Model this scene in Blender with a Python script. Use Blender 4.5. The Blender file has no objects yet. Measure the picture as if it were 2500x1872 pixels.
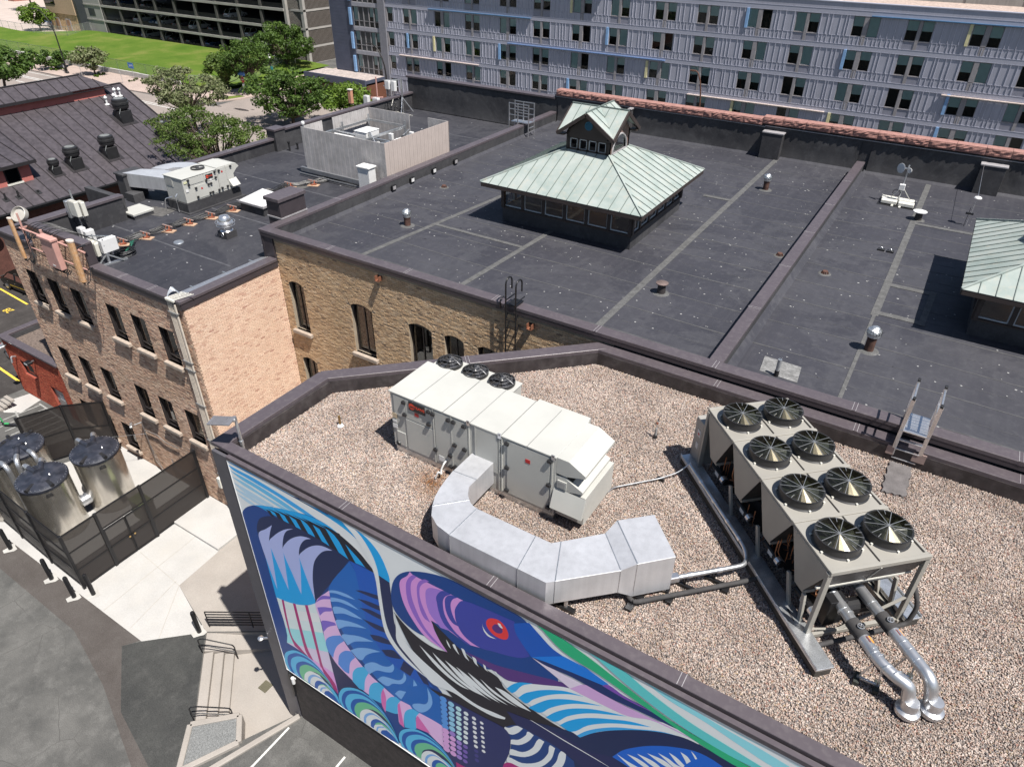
import bpy, math, random
import numpy as np
from mathutils import Vector, Matrix
from mathutils.geometry import tessellate_polygon
R = math.radians
rnd = random.Random(7)
sc = bpy.context.scene
COL = sc.collection

# ---------------------------------------------------------------- camera
CAM_Z = 24.28
yaw, pit, rol = R(-31.818), R(34.253), R(0.646)
fwd = Vector((math.sin(yaw)*math.cos(pit), math.cos(yaw)*math.cos(pit), -math.sin(pit)))
rt = Vector((math.cos(yaw), -math.sin(yaw), 0)); up = rt.cross(fwd)
r2 = rt*math.cos(rol)+up*math.sin(rol); u2 = up*math.cos(rol)-rt*math.sin(rol)
cd = bpy.data.cameras.new('camera'); cam = bpy.data.objects.new('camera', cd); COL.objects.link(cam)
cam.matrix_world = Matrix(((r2.x, u2.x, -fwd.x, 0), (r2.y, u2.y, -fwd.y, 0), (r2.z, u2.z, -fwd.z, CAM_Z), (0, 0, 0, 1)))
cd.sensor_width = 36; cd.lens = 36*1706.9/2500; cd.clip_start = .2; cd.clip_end = 3000
sc.camera = cam

# ---------------------------------------------------------------- sky, sun, exposure
SUN = Vector((0.449, -0.1373, 0.883)).normalized()
world = bpy.data.worlds.new('World'); sc.world = world; world.use_nodes = True
wn = world.node_tree; wn.nodes.clear()
sky = wn.nodes.new('ShaderNodeTexSky'); sky.sky_type = 'NISHITA'; sky.sun_disc = False
sky.sun_elevation = math.asin(SUN.z); sky.sun_rotation = R(90)-math.atan2(SUN.y, SUN.x)
sky.air_density = 1.0; sky.dust_density = 1.0; sky.ozone_density = 1.0
bg = wn.nodes.new('ShaderNodeBackground'); bg.inputs[1].default_value = 0.058
wo = wn.nodes.new('ShaderNodeOutputWorld')
wn.links.new(sky.outputs[0], bg.inputs[0]); wn.links.new(bg.outputs[0], wo.inputs[0])
sl = bpy.data.lights.new('sun', 'SUN'); sl.energy = 5.0; sl.angle = R(0.53); sl.color = (1, .955, .89)
so = bpy.data.objects.new('sun', sl); COL.objects.link(so); so.location = (0, 0, 60)
so.rotation_euler = SUN.to_track_quat('Z', 'Y').to_euler()
sc.view_settings.view_transform = 'Standard'; sc.view_settings.look = 'None'
sc.view_settings.exposure = 0.66; sc.view_settings.gamma = 1; sc.view_settings.use_curve_mapping = False
sc.cycles.max_bounces = 6; sc.cycles.diffuse_bounces = 3; sc.cycles.glossy_bounces = 3
sc.cycles.transparent_max_bounces = 12; sc.cycles.transmission_bounces = 4; sc.cycles.caustics_reflective = False

# ---------------------------------------------------------------- mesh helpers
class MB:
    def __init__(s): s.v = []; s.f = []; s.m = []; s.t = []
    def add(s, vs, fs, m=0, t=0.0):
        n = len(s.v); s.v += [(float(a[0]), float(a[1]), float(a[2])) for a in vs]
        for f in fs: s.f.append([i+n for i in f]); s.m.append(m); s.t.append(t)
        return s
    def box(s, x0, x1, y0, y1, z0, z1, m=0, t=0.0):
        v = [(x0,y0,z0),(x1,y0,z0),(x1,y1,z0),(x0,y1,z0),(x0,y0,z1),(x1,y0,z1),(x1,y1,z1),(x0,y1,z1)]
        return s.add(v, [(0,3,2,1),(4,5,6,7),(0,1,5,4),(1,2,6,5),(2,3,7,6),(3,0,4,7)], m, t)
    def ob(s, c, ax, ay, az, m=0, t=0.0):       # oriented box from half vectors
        c, ax, ay, az = map(Vector, (c, ax, ay, az))
        v = [c-ax-ay-az, c+ax-ay-az, c+ax+ay-az, c-ax+ay-az, c-ax-ay+az, c+ax-ay+az, c+ax+ay+az, c-ax+ay+az]
        return s.add(v, [(0,3,2,1),(4,5,6,7),(0,1,5,4),(1,2,6,5),(2,3,7,6),(3,0,4,7)], m, t)
    def bar(s, p, q, w, h=None, m=0, up=(0,0,1)):
        p, q, up = Vector(p), Vector(q), Vector(up); d = q-p; L = d.length
        if L < 1e-6: return s
        d /= L
        if abs(d.dot(up)) > .98: up = Vector((1,0,0)) if abs(d.x) < .9 else Vector((0,1,0))
        a = d.cross(up).normalized(); b = a.cross(d)
        return s.ob((p+q)/2, d*L/2, a*w/2, b*(h or w)/2, m)
    def tube(s, pts, r, n=8, m=0, cap=True):
        pts = [Vector(p) for p in pts]; N = len(pts); rr = r if isinstance(r, (list, tuple)) else [r]*N
        base = len(s.v); ref = None; rings = []
        for i, p in enumerate(pts):
            d = (pts[min(i+1, N-1)]-pts[max(i-1, 0)])
            d = d.normalized() if d.length > 1e-9 else Vector((0,0,1))
            if ref is None:
                ref = Vector((0,0,1)) if abs(d.z) < .9 else Vector((1,0,0))
            a = d.cross(ref)
            if a.length < 1e-6: a = d.cross(Vector((.3,1,.2)))
            a.normalize(); b = d.cross(a); ref = a.cross(d) if False else ref
            rings.append([tuple(p+(a*math.cos(2*math.pi*k/n)+b*math.sin(2*math.pi*k/n))*rr[i]) for k in range(n)])
        for rg in rings: s.v += rg
        for i in range(N-1):
            for k in range(n):
                s.f.append([base+i*n+k, base+i*n+(k+1) % n, base+(i+1)*n+(k+1) % n, base+(i+1)*n+k]); s.m.append(m); s.t.append(0.)
        if cap:
            s.f.append([base+k for k in range(n)][::-1]); s.m.append(m); s.t.append(0.)
            s.f.append([base+(N-1)*n+k for k in range(n)]); s.m.append(m); s.t.append(0.)
        return s
    def lathe(s, c, prof, n=16, m=0, cap=True, ax=None):
        base = len(s.v); c = Vector(c)
        if ax is None: X, Y, Z = Vector((1,0,0)), Vector((0,1,0)), Vector((0,0,1))
        else:
            Z = Vector(ax).normalized(); X = Z.cross(Vector((0,0,1)) if abs(Z.z) < .9 else Vector((1,0,0))).normalized(); Y = Z.cross(X)
        for r, z in prof:
            for k in range(n):
                a = 2*math.pi*k/n; s.v.append(tuple(c+X*(r*math.cos(a))+Y*(r*math.sin(a))+Z*z))
        for i in range(len(prof)-1):
            for k in range(n):
                s.f.append([base+i*n+k, base+i*n+(k+1) % n, base+(i+1)*n+(k+1) % n, base+(i+1)*n+k]); s.m.append(m); s.t.append(0.)
        if cap:
            s.f.append([base+k for k in range(n)][::-1]); s.m.append(m); s.t.append(0.)
            s.f.append([base+(len(prof)-1)*n+k for k in range(n)]); s.m.append(m); s.t.append(0.)
        return s
    def prism(s, poly, z0, z1, m=0):
        n = len(poly); A = sum(poly[i-1][0]*poly[i][1]-poly[i][0]*poly[i-1][1] for i in range(n))
        if A < 0: poly = poly[::-1]
        v = [(x, y, z0) for x, y in poly]+[(x, y, z1) for x, y in poly]
        f = [list(range(n))[::-1], list(range(n, 2*n))]+[[i, (i+1) % n, n+(i+1) % n, n+i] for i in range(n)]
        return s.add(v, f, m)
    def extr(s, poly3, d, m=0):                   # extrude a 3D polygon along vector d
        n = len(poly3); d = Vector(d); v = [Vector(p) for p in poly3]; v = v+[p+d for p in v]
        return s.add(v, [list(range(n))[::-1], list(range(n, 2*n))]+[[i, (i+1) % n, n+(i+1) % n, n+i] for i in range(n)], m)
    def quad(s, a, b, c, d, m=0, t=0.0): return s.add([a, b, c, d], [(0,1,2,3)], m, t)
    def poly(s, pts, m=0, t=0.0): return s.add(pts, [tuple(range(len(pts)))], m, t)
LOC = {}
def build(name, mb, mats, parent=None, bev=0, smooth=False, local=False, kind=None, seg=1):
    me = bpy.data.meshes.new(name)
    off = LOC.get(parent.name, Vector((0,0,0))) if (parent is not None and not local) else Vector((0,0,0))
    v = np.array(mb.v, dtype=np.float64).reshape(-1, 3)-np.array(off)
    me.from_pydata(v.tolist(), [], mb.f)
    if not isinstance(mats, (list, tuple)): mats = [mats]
    for m_ in mats: me.materials.append(m_)
    me.polygons.foreach_set('material_index', mb.m)
    if any(mb.t):
        at = me.attributes.new('tint', 'FLOAT', 'FACE'); at.data.foreach_set('value', mb.t)
    if smooth:
        me.polygons.foreach_set('use_smooth', [True]*len(me.polygons))
        try: me.set_sharp_from_angle(angle=R(38))
        except Exception: pass
    me.update()
    o = bpy.data.objects.new(name, me); COL.objects.link(o)
    if parent is not None:
        o.parent = parent; LOC[o.name] = off
    if bev:
        b = o.modifiers.new('bevel', 'BEVEL'); b.width = bev; b.segments = seg; b.limit_method = 'ANGLE'; b.angle_limit = R(40)
    if kind: o['kind'] = kind
    return o
def thing(name, label, cat, loc=(0,0,0), rz=0, group=None, local=False):
    o = bpy.data.objects.new(name, None); COL.objects.link(o); o.location = loc; o.rotation_euler = (0,0,rz)
    o.empty_display_size = .2
    LOC[o.name] = Vector((0,0,0)) if local else Vector(loc)
    o['label'] = label; o['category'] = cat
    if group: o['group'] = group
    return o
def tag(o, label, cat, group=None):
    o['label'] = label; o['category'] = cat
    if group: o['group'] = group
    return o
def struct(name, mb, m, **k): return build(name, mb, m, kind='structure', **k)
def dup(root, loc=None, rz=None, label=None, group=None):
    r = root.copy(); COL.objects.link(r)
    if loc is not None: r.location = loc
    if rz is not None: r.rotation_euler = (0,0,rz)
    if label: r['label'] = label
    if group: r['group'] = group
    for ch in root.children:
        c = ch.copy(); COL.objects.link(c); c.parent = r
        for g in ch.children:
            d = g.copy(); COL.objects.link(d); d.parent = c
    return r
def arc(c, r, a0, a1, n, ax=(1,0,0), ay=(0,1,0)):
    c, ax, ay = Vector(c), Vector(ax), Vector(ay)
    return [c+ax*(r*math.cos(R(a0+(a1-a0)*i/n)))+ay*(r*math.sin(R(a0+(a1-a0)*i/n))) for i in range(n+1)]
def fillet(pts, r, n=4):
    pts = [Vector(p) for p in pts]; out = [pts[0]]
    for i in range(1, len(pts)-1):
        a, b, c = pts[i-1], pts[i], pts[i+1]; u = (a-b); w = (c-b); k = min(r, u.length*.45, w.length*.45)
        p, q = b+u.normalized()*k, b+w.normalized()*k
        for j in range(n+1):
            t = j/n; out.append(p*(1-t)**2+b*2*t*(1-t)+q*t*t)
    out.append(pts[-1]); return out

# ---------------------------------------------------------------- materials
def S(r, g, b):
    f = lambda c: (c/255/12.92 if c <= 10 else ((c/255+.055)/1.055)**2.4)
    return (f(r), f(g), f(b), 1)
class NT:
    def __init__(s, name):
        s.mat = bpy.data.materials.new(name); s.mat.use_nodes = True; s.nt = s.mat.node_tree; s.n = s.nt.nodes
        s.b = s.n['Principled BSDF']; s.geo = s.n.new('ShaderNodeNewGeometry')
    def link(s, a, b): s.nt.links.new(a, b)
    def noise(s, scale, detail=3, rough=.55, vec=None, dist=0):
        t = s.n.new('ShaderNodeTexNoise'); t.inputs['Scale'].default_value = scale; t.inputs['Detail'].default_value = detail
        t.inputs['Roughness'].default_value = rough; t.inputs['Distortion'].default_value = dist
        s.link(vec or s.geo.outputs['Position'], t.inputs['Vector']); return t.outputs['Fac']
    def mapv(s, scale=(1,1,1), rot=(0,0,0)):
        m_ = s.n.new('ShaderNodeMapping'); m_.inputs['Scale'].default_value = scale; m_.inputs['Rotation'].default_value = rot
        s.link(s.geo.outputs['Position'], m_.inputs['Vector']); return m_.outputs[0]
    def ramp(s, fac, stops, interp='LINEAR'):
        r_ = s.n.new('ShaderNodeValToRGB'); r_.color_ramp.interpolation = interp
        while len(r_.color_ramp.elements) < len(stops): r_.color_ramp.elements.new(.5)
        for e, (p, c) in zip(r_.color_ramp.elements, stops):
            e.position = p; e.color = c if len(c) == 4 else (*c, 1)
        s.link(fac, r_.inputs[0]); return r_.outputs[0]
    def mix(s, fac, a, b, mode='MIX'):
        m_ = s.n.new('ShaderNodeMixRGB'); m_.blend_type = mode
        for i, x in ((0, fac), (1, a), (2, b)):
            if hasattr(x, 'is_linked') or hasattr(x, 'links'): s.link(x, m_.inputs[i])
            elif isinstance(x, (int, float)): m_.inputs[i].default_value = x
            else: m_.inputs[i].default_value = x if len(x) == 4 else (*x, 1)
        return m_.outputs[0]
    def bump(s, h, strength=.3, dist=.01):
        b_ = s.n.new('ShaderNodeBump'); b_.inputs['Strength'].default_value = strength; b_.inputs['Distance'].default_value = dist
        s.link(h, b_.inputs['Height']); s.link(b_.outputs[0], s.b.inputs['Normal']); return b_
    def col(s, c):
        if isinstance(c, (tuple, list)): s.b.inputs['Base Color'].default_value = c if len(c) == 4 else (*c, 1)
        else: s.link(c, s.b.inputs['Base Color'])
    def attr(s, name, typ='GEOMETRY'):
        a = s.n.new('ShaderNodeAttribute'); a.attribute_name = name; a.attribute_type = typ; return a.outputs['Fac']
def sc_(c, k): return (min(1, c[0]*k), min(1, c[1]*k), min(1, c[2]*k), 1)
MC = {}
def M(name, c, rough=.6, metal=0, var=.12, vs=3.0, bump=0, bs=40, spec=.5, fine=0, dirt=None, streak=0, fk=.4):
    if name in MC: return MC[name]
    t = NT(name); c = c if len(c) == 4 else (*c, 1)
    f = t.noise(vs, 4); out = t.ramp(f, [(.3, sc_(c, 1-var)), (.7, sc_(c, 1+var))])
    if fine: out = t.mix(.5, out, t.mix(1, out, t.ramp(t.noise(fine, 2), [(.35, (1-fk,1-fk,1-fk,1)), (.65, (1+fk*.8,1+fk*.8,1+fk*.8,1))]), 'MULTIPLY'))
    if streak: out = t.mix(streak, out, t.mix(1, out, t.ramp(t.noise(2.2, 3, vec=t.mapv((3,3,.15))), [(.35, (.5,.5,.5,1)), (.6, (1.1,1.1,1.1,1))]), 'MULTIPLY'))
    if dirt: out = t.mix(t.ramp(t.noise(dirt[1], 5, .65), [(.48, (0,0,0,1)), (.72, (dirt[2],)*3+(1,))]), out, dirt[0])
    t.col(out); t.b.inputs['Roughness'].default_value = rough; t.b.inputs['Metallic'].default_value = metal
    t.b.inputs['Specular IOR Level'].default_value = spec
    if bump: t.bump(t.noise(bs, 3), bump, .02)
    MC[name] = t.mat; return t.mat
def glass(name, tint, rough=.02, refl=1.0):
    m_ = bpy.data.materials.new(name); m_.use_nodes = True; n = m_.node_tree.nodes; n.clear(); L = m_.node_tree.links.new
    tr = n.new('ShaderNodeBsdfTransparent'); tr.inputs[0].default_value = (*tint, 1)
    gl = n.new('ShaderNodeBsdfGlossy'); gl.inputs['Roughness'].default_value = rough; gl.inputs[0].default_value = (1,1,1,1)
    fr = n.new('ShaderNodeFresnel'); fr.inputs[0].default_value = 1.6
    mu = n.new('ShaderNodeMath'); mu.operation = 'MULTIPLY'; mu.inputs[1].default_value = refl; L(fr.outputs[0], mu.inputs[0])
    mx = n.new('ShaderNodeMixShader'); L(mu.outputs[0], mx.inputs[0]); L(tr.outputs[0], mx.inputs[1]); L(gl.outputs[0], mx.inputs[2])
    o = n.new('ShaderNodeOutputMaterial'); L(mx.outputs[0], o.inputs[0]); return m_
def screen(name, c, alpha, scale=None):
    m_ = bpy.data.materials.new(name); m_.use_nodes = True; n = m_.node_tree.nodes; b = n['Principled BSDF']; L = m_.node_tree.links.new
    b.inputs['Base Color'].default_value = (*c, 1); b.inputs['Roughness'].default_value = .5
    b.inputs['Alpha'].default_value = alpha; return m_
def brick(name, pal, stain=.35):
    t = NT(name); a = t.attr('tint')
    stops = [(i/(len(pal)-1), p) for i, p in enumerate(pal)]
    c = t.ramp(a, stops)
    big = t.ramp(t.noise(.35, 5, .62), [(.35, (.72,.68,.62,1)), (.62, (1.1,1.08,1.06,1))])
    c = t.mix(stain*2, c, t.mix(1, c, big, 'MULTIPLY'))
    c = t.mix(.6, c, t.mix(1, c, t.ramp(t.noise(26, 3), [(.3, (.78,.78,.78,1)), (.7, (1.18,1.18,1.18,1))]), 'MULTIPLY'))
    t.col(c); t.b.inputs['Roughness'].default_value = .9; t.b.inputs['Specular IOR Level'].default_value = .2
    t.bump(t.noise(45, 3), .5, .012); MC[name] = t.mat; return t.mat

# dusty black roofing sheet
def roofing(name, c0, c1, dust):
    t = NT(name); n1 = t.noise(.45, 5, .6); base = t.ramp(n1, [(.3, c0), (.7, c1)])
    n2 = t.noise(3.5, 6, .7); base = t.mix(t.ramp(n2, [(.52, (0,0,0,1)), (.78, (.55,.55,.55,1))]), base, dust)
    st = t.noise(1.5, 4, .6, vec=t.mapv((2.4,.10,1))); base = t.mix(t.ramp(st, [(.5, (0,0,0,1)), (.85, (.28,.28,.28,1))]), base, dust)
    pd = t.noise(.19, 6, .7, dist=.6); base = t.mix(t.ramp(pd, [(.47, (0,0,0,1)), (.52, (.30,.30,.30,1)), (.60, (.10,.10,.10,1)), (.72, (.34,.34,.34,1))]), base, dust); fl = t.noise(60, 2, .5); base = t.mix(t.ramp(fl, [(.74, (0,0,0,1)), (.80, (.35,.35,.35,1))]), base, (.35,.35,.36,1))
    t.col(base); t.b.inputs['Roughness'].default_value = .62; t.b.inputs['Specular IOR Level'].default_value = .35
    t.bump(t.noise(9, 4), .18, .02); MC[name] = t.mat; return t.mat
ROOF = roofing('roof_membrane', (.029,.0295,.038,1), (.042,.042,.052,1), (.083,.083,.092,1))
ROOF2 = roofing('roof_membrane_left', (.022,.023,.030,1), (.036,.036,.044,1), (.075,.075,.083,1))
UPST = roofing('upstand_membrane', (.028,.028,.032,1), (.050,.049,.052,1), (.095,.095,.10,1))
SEAM = M('seam_tape', (.088,.088,.088), .8, var=.25, vs=4, fine=30)
SEAMD = M('seam_lap', (.062,.062,.066), .75, var=.25, vs=4)
SPOT = M('fastener_spot', (.26,.26,.26), .8, var=.3, vs=6)
COPE = M('bronze_coping', (.088,.074,.084), .42, .1, var=.07, vs=.8, fine=0, dirt=((.2,.18,.18,1), 6, .25))
COPED = M('bronze_fascia', (.060,.050,.056), .4, .2, var=.1)
MORT = M('mortar', (.30,.25,.19), .95, var=.2, vs=2)
GALV = M('galvanised', (.62,.64,.66), .36, .85, var=.16, vs=5, fine=50)
ALU = M('aluminium', (.78,.78,.79), .3, .9, var=.1, vs=6)
ALUW = M('pipe_jacket', (.60,.61,.63), .36, .85, var=.18, vs=2.5)
DUCT = M('duct_metal', (.66,.665,.69), .36, .55, var=.10, vs=1.3, fine=60, fk=.08, streak=.15)
RTU = M('unit_paint', (.43,.43,.405), .45, var=.05, vs=1.2)
RTUS = M('unit_seam', (.30,.30,.29), .6)
BLK = M('black_plastic', (.018,.018,.02), .45, var=.2)
RUB = M('pipe_insulation', (.045,.043,.044), .85, var=.2, vs=9)
BLKM = M('black_steel', (.016,.016,.018), .4, .3, var=.2)
WHT = M('white_paint', (.62,.62,.62), .5, var=.05)
CREAM = M('cream_plastic', (.58,.57,.52), .5, var=.06)
CONC = M('concrete', (.40,.392,.38), .9, var=.07, vs=.8, bump=.15, bs=30, fine=18, fk=.1, dirt=((.42,.40,.37,1), .7, .5))
CONC2 = M('concrete_old', (.30,.275,.25), .9, var=.1, vs=.7, bump=.15, bs=30, fine=20, fk=.12, dirt=((.30,.27,.24,1), 1.1, .5))
CONCD = M('concrete_grey', (.30,.29,.275), .9, var=.14, vs=.6, bump=.12, bs=25, streak=.3)
STONE = M('red_sandstone', (.30,.155,.132), .9, var=.22, vs=4, bump=.6, bs=9, fine=30)
WOODP = M('plywood', (.40,.265,.18), .8, var=.2, vs=6)
ORNG = M('orange_strut', (.28,.085,.045), .6, var=.2)
YEL = M('yellow_paint', (.72,.50,.06), .8, var=.15, vs=5, fine=25)
WLINE = M('white_line', (.55,.55,.53), .8, var=.1, vs=5, fine=25)
RED = M('red_badge', (.42,.025,.025), .4)
ORB = M('orange_red_logo', (.62,.06,.03), .4)
COPPER = NT('copper_patina')
def _cop():
    t = COPPER; n = t.noise(1.1, 5, .6); c = t.ramp(n, [(.28, (.215,.265,.25,1)), (.5, (.275,.318,.302,1)), (.75, (.335,.365,.35,1))])
    st = t.noise(2.5, 4, .6, vec=t.mapv((1.6,1.6,.5))); c = t.mix(t.ramp(st, [(.52, (0,0,0,1)), (.75, (.5,.5,.5,1))]), c, (.38,.35,.29,1))
    t.col(c); t.b.inputs['Roughness'].default_value = .72; return t.mat
COPPER = _cop()
COPRIB = M('copper_seam', (.13,.16,.15), .7)
DKBR = M('dark_brown_cladding', (.040,.030,.028), .55, var=.15, vs=2)
TAUPE = M('taupe_board', (.30,.22,.20), .75, var=.1, vs=2)
FRAME = M('bronze_frame', (.040,.034,.034), .4, .2)
FRAMEL = M('grey_frame', (.30,.29,.30), .5)
GLD = glass('dark_glass', (.22,.21,.19), .015, 1.3)
GLT = glass('teal_glass', (.80,.93,.91), .015, 1.0)
GLC = glass('clear_glass', (.80,.86,.86), .01, 1.6)
INT = M('dark_interior', (.012,.011,.011), .9)
BLIND = M('roller_blind', (.80,.86,.84), .8, var=.05)
SILL = M('limestone_sill', (.36,.30,.25), .9, var=.18, vs=5, bump=.3, bs=30)
ASPH = NT('asphalt')
def _asph(t, a, b, patch, crack=True):
    n = t.noise(.5, 6, .68); c = t.ramp(n, [(.35, a), (.65, b)])
    c = t.mix(t.ramp(t.noise(1.6, 6, .7), [(.5, (0,0,0,1)), (.75, (.6,.6,.6,1))]), c, patch)
    c = t.mix(.7, c, t.mix(1, c, t.ramp(t.noise(38, 2), [(.3, (.6,.6,.6,1)), (.72, (1.45,1.45,1.45,1))]), 'MULTIPLY'))
    if crack:
        v = t.n.new('ShaderNodeTexVoronoi'); v.feature = 'DISTANCE_TO_EDGE'; v.inputs['Scale'].default_value = .55
        nn = t.n.new('ShaderNodeTexNoise'); nn.inputs['Scale'].default_value = 1.4; nn.inputs['Detail'].default_value = 5
        t.link(t.geo.outputs['Position'], nn.inputs['Vector'])
        vm = t.mix(.22, t.geo.outputs['Position'], nn.outputs['Color'], 'ADD'); t.link(vm, v.inputs['Vector'])
        ck = t.ramp(v.outputs['Distance'], [(.002, (.5,.5,.5,1)), (.009, (0,0,0,1))]); ck = t.mix(1, ck, t.ramp(t.noise(.5, 4), [(.45, (0,0,0,1)), (.62, (1,1,1,1))]), 'MULTIPLY'); c = t.mix(ck, c, (.035,.033,.031,1))
    t.col(c); t.b.inputs['Roughness'].default_value = .92; t.b.inputs['Specular IOR Level'].default_value = .25
    t.bump(t.noise(55, 2), .35, .012); return t.mat
ASPH = _asph(ASPH, (.066,.066,.064,1), (.115,.113,.108,1), (.17,.167,.16,1))
ASPHD = _asph(NT('fresh_asphalt'), (.036,.037,.037,1), (.054,.055,.053,1), (.085,.085,.082,1), False)
ASPHW = _asph(NT('brown_asphalt'), (.065,.057,.053,1), (.088,.079,.074,1), (.10,.092,.087,1), False)
ASPHB = _asph(NT('lot_asphalt'), (.033,.030,.029,1), (.050,.045,.043,1), (.08,.073,.07,1))
ROAD = M('road_surface', (.245,.21,.19), .9, var=.12, vs=.25, fine=8, dirt=((.24,.20,.18,1), .5, .5))
GRASS = NT('lawn_grass')
def _gr():
    t = GRASS; c = t.ramp(t.noise(.16, 5, .65), [(.3, (.055,.105,.013,1)), (.5, (.080,.132,.019,1)), (.72, (.145,.16,.042,1))])
    c = t.mix(.75, c, t.mix(1, c, t.ramp(t.noise(3.5, 4, .7), [(.3, (.8,.8,.8,1)), (.7, (1.2,1.2,1.2,1))]), 'MULTIPLY'))
    t.col(c); t.b.inputs['Roughness'].default_value = .9; t.b.inputs['Specular IOR Level'].default_value = .1
    t.bump(t.noise(7, 4), .35, .08); return t.mat
GRASS = _gr()
ART_COLS={'L':(206,213,236),'a4':(86,132,202),'a6':(72,160,216),'bb':(0,86,168),'bk':(30,24,40),'bl':(0,98,168),'c2':(60,150,214),'c3':(105,165,222),'c4':(140,176,224),'c5':(165,184,228),'cb':(0,116,200),'cy':(0,148,214),'d1':(90,140,204),'d2':(140,176,220),'d3':(172,198,230),'d4':(202,216,240),'db':(0,64,132),'dd':(34,42,100),'ddk':(66,60,128),'dlv':(150,122,186),'dp':(66,70,152),'dpk':(200,150,200),'dv':(118,92,162),'e1':(140,100,180),'e3':(152,116,192),'fp':(62,68,152),'g1':(196,220,240),'g2':(150,196,232),'g3':(200,180,222),'g4':(220,150,206),'gr':(40,158,122),'ink':(8,16,40),'kn':(12,62,124),'l2':(140,192,218),'l3':(160,196,222),'lav':(160,162,212),'lb':(88,164,224),'lil':(206,186,226),'mag':(160,32,116),'nd':(28,34,88),'nf':(8,44,104),'nk':(20,36,86),'nv':(8,34,84),'pa':(196,138,198),'pb':(122,156,214),'pink':(220,164,212),'pk2':(192,152,198),'plum':(88,50,122),'pu':(122,96,180),'pv':(122,76,160),'red':(214,58,64),'rin':(92,48,120),'ro':(200,104,164),'te':(98,178,186),'wave':(0,96,184),'wb':(0,86,160),'wg':(108,168,140),'wt':(232,234,244)}
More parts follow.
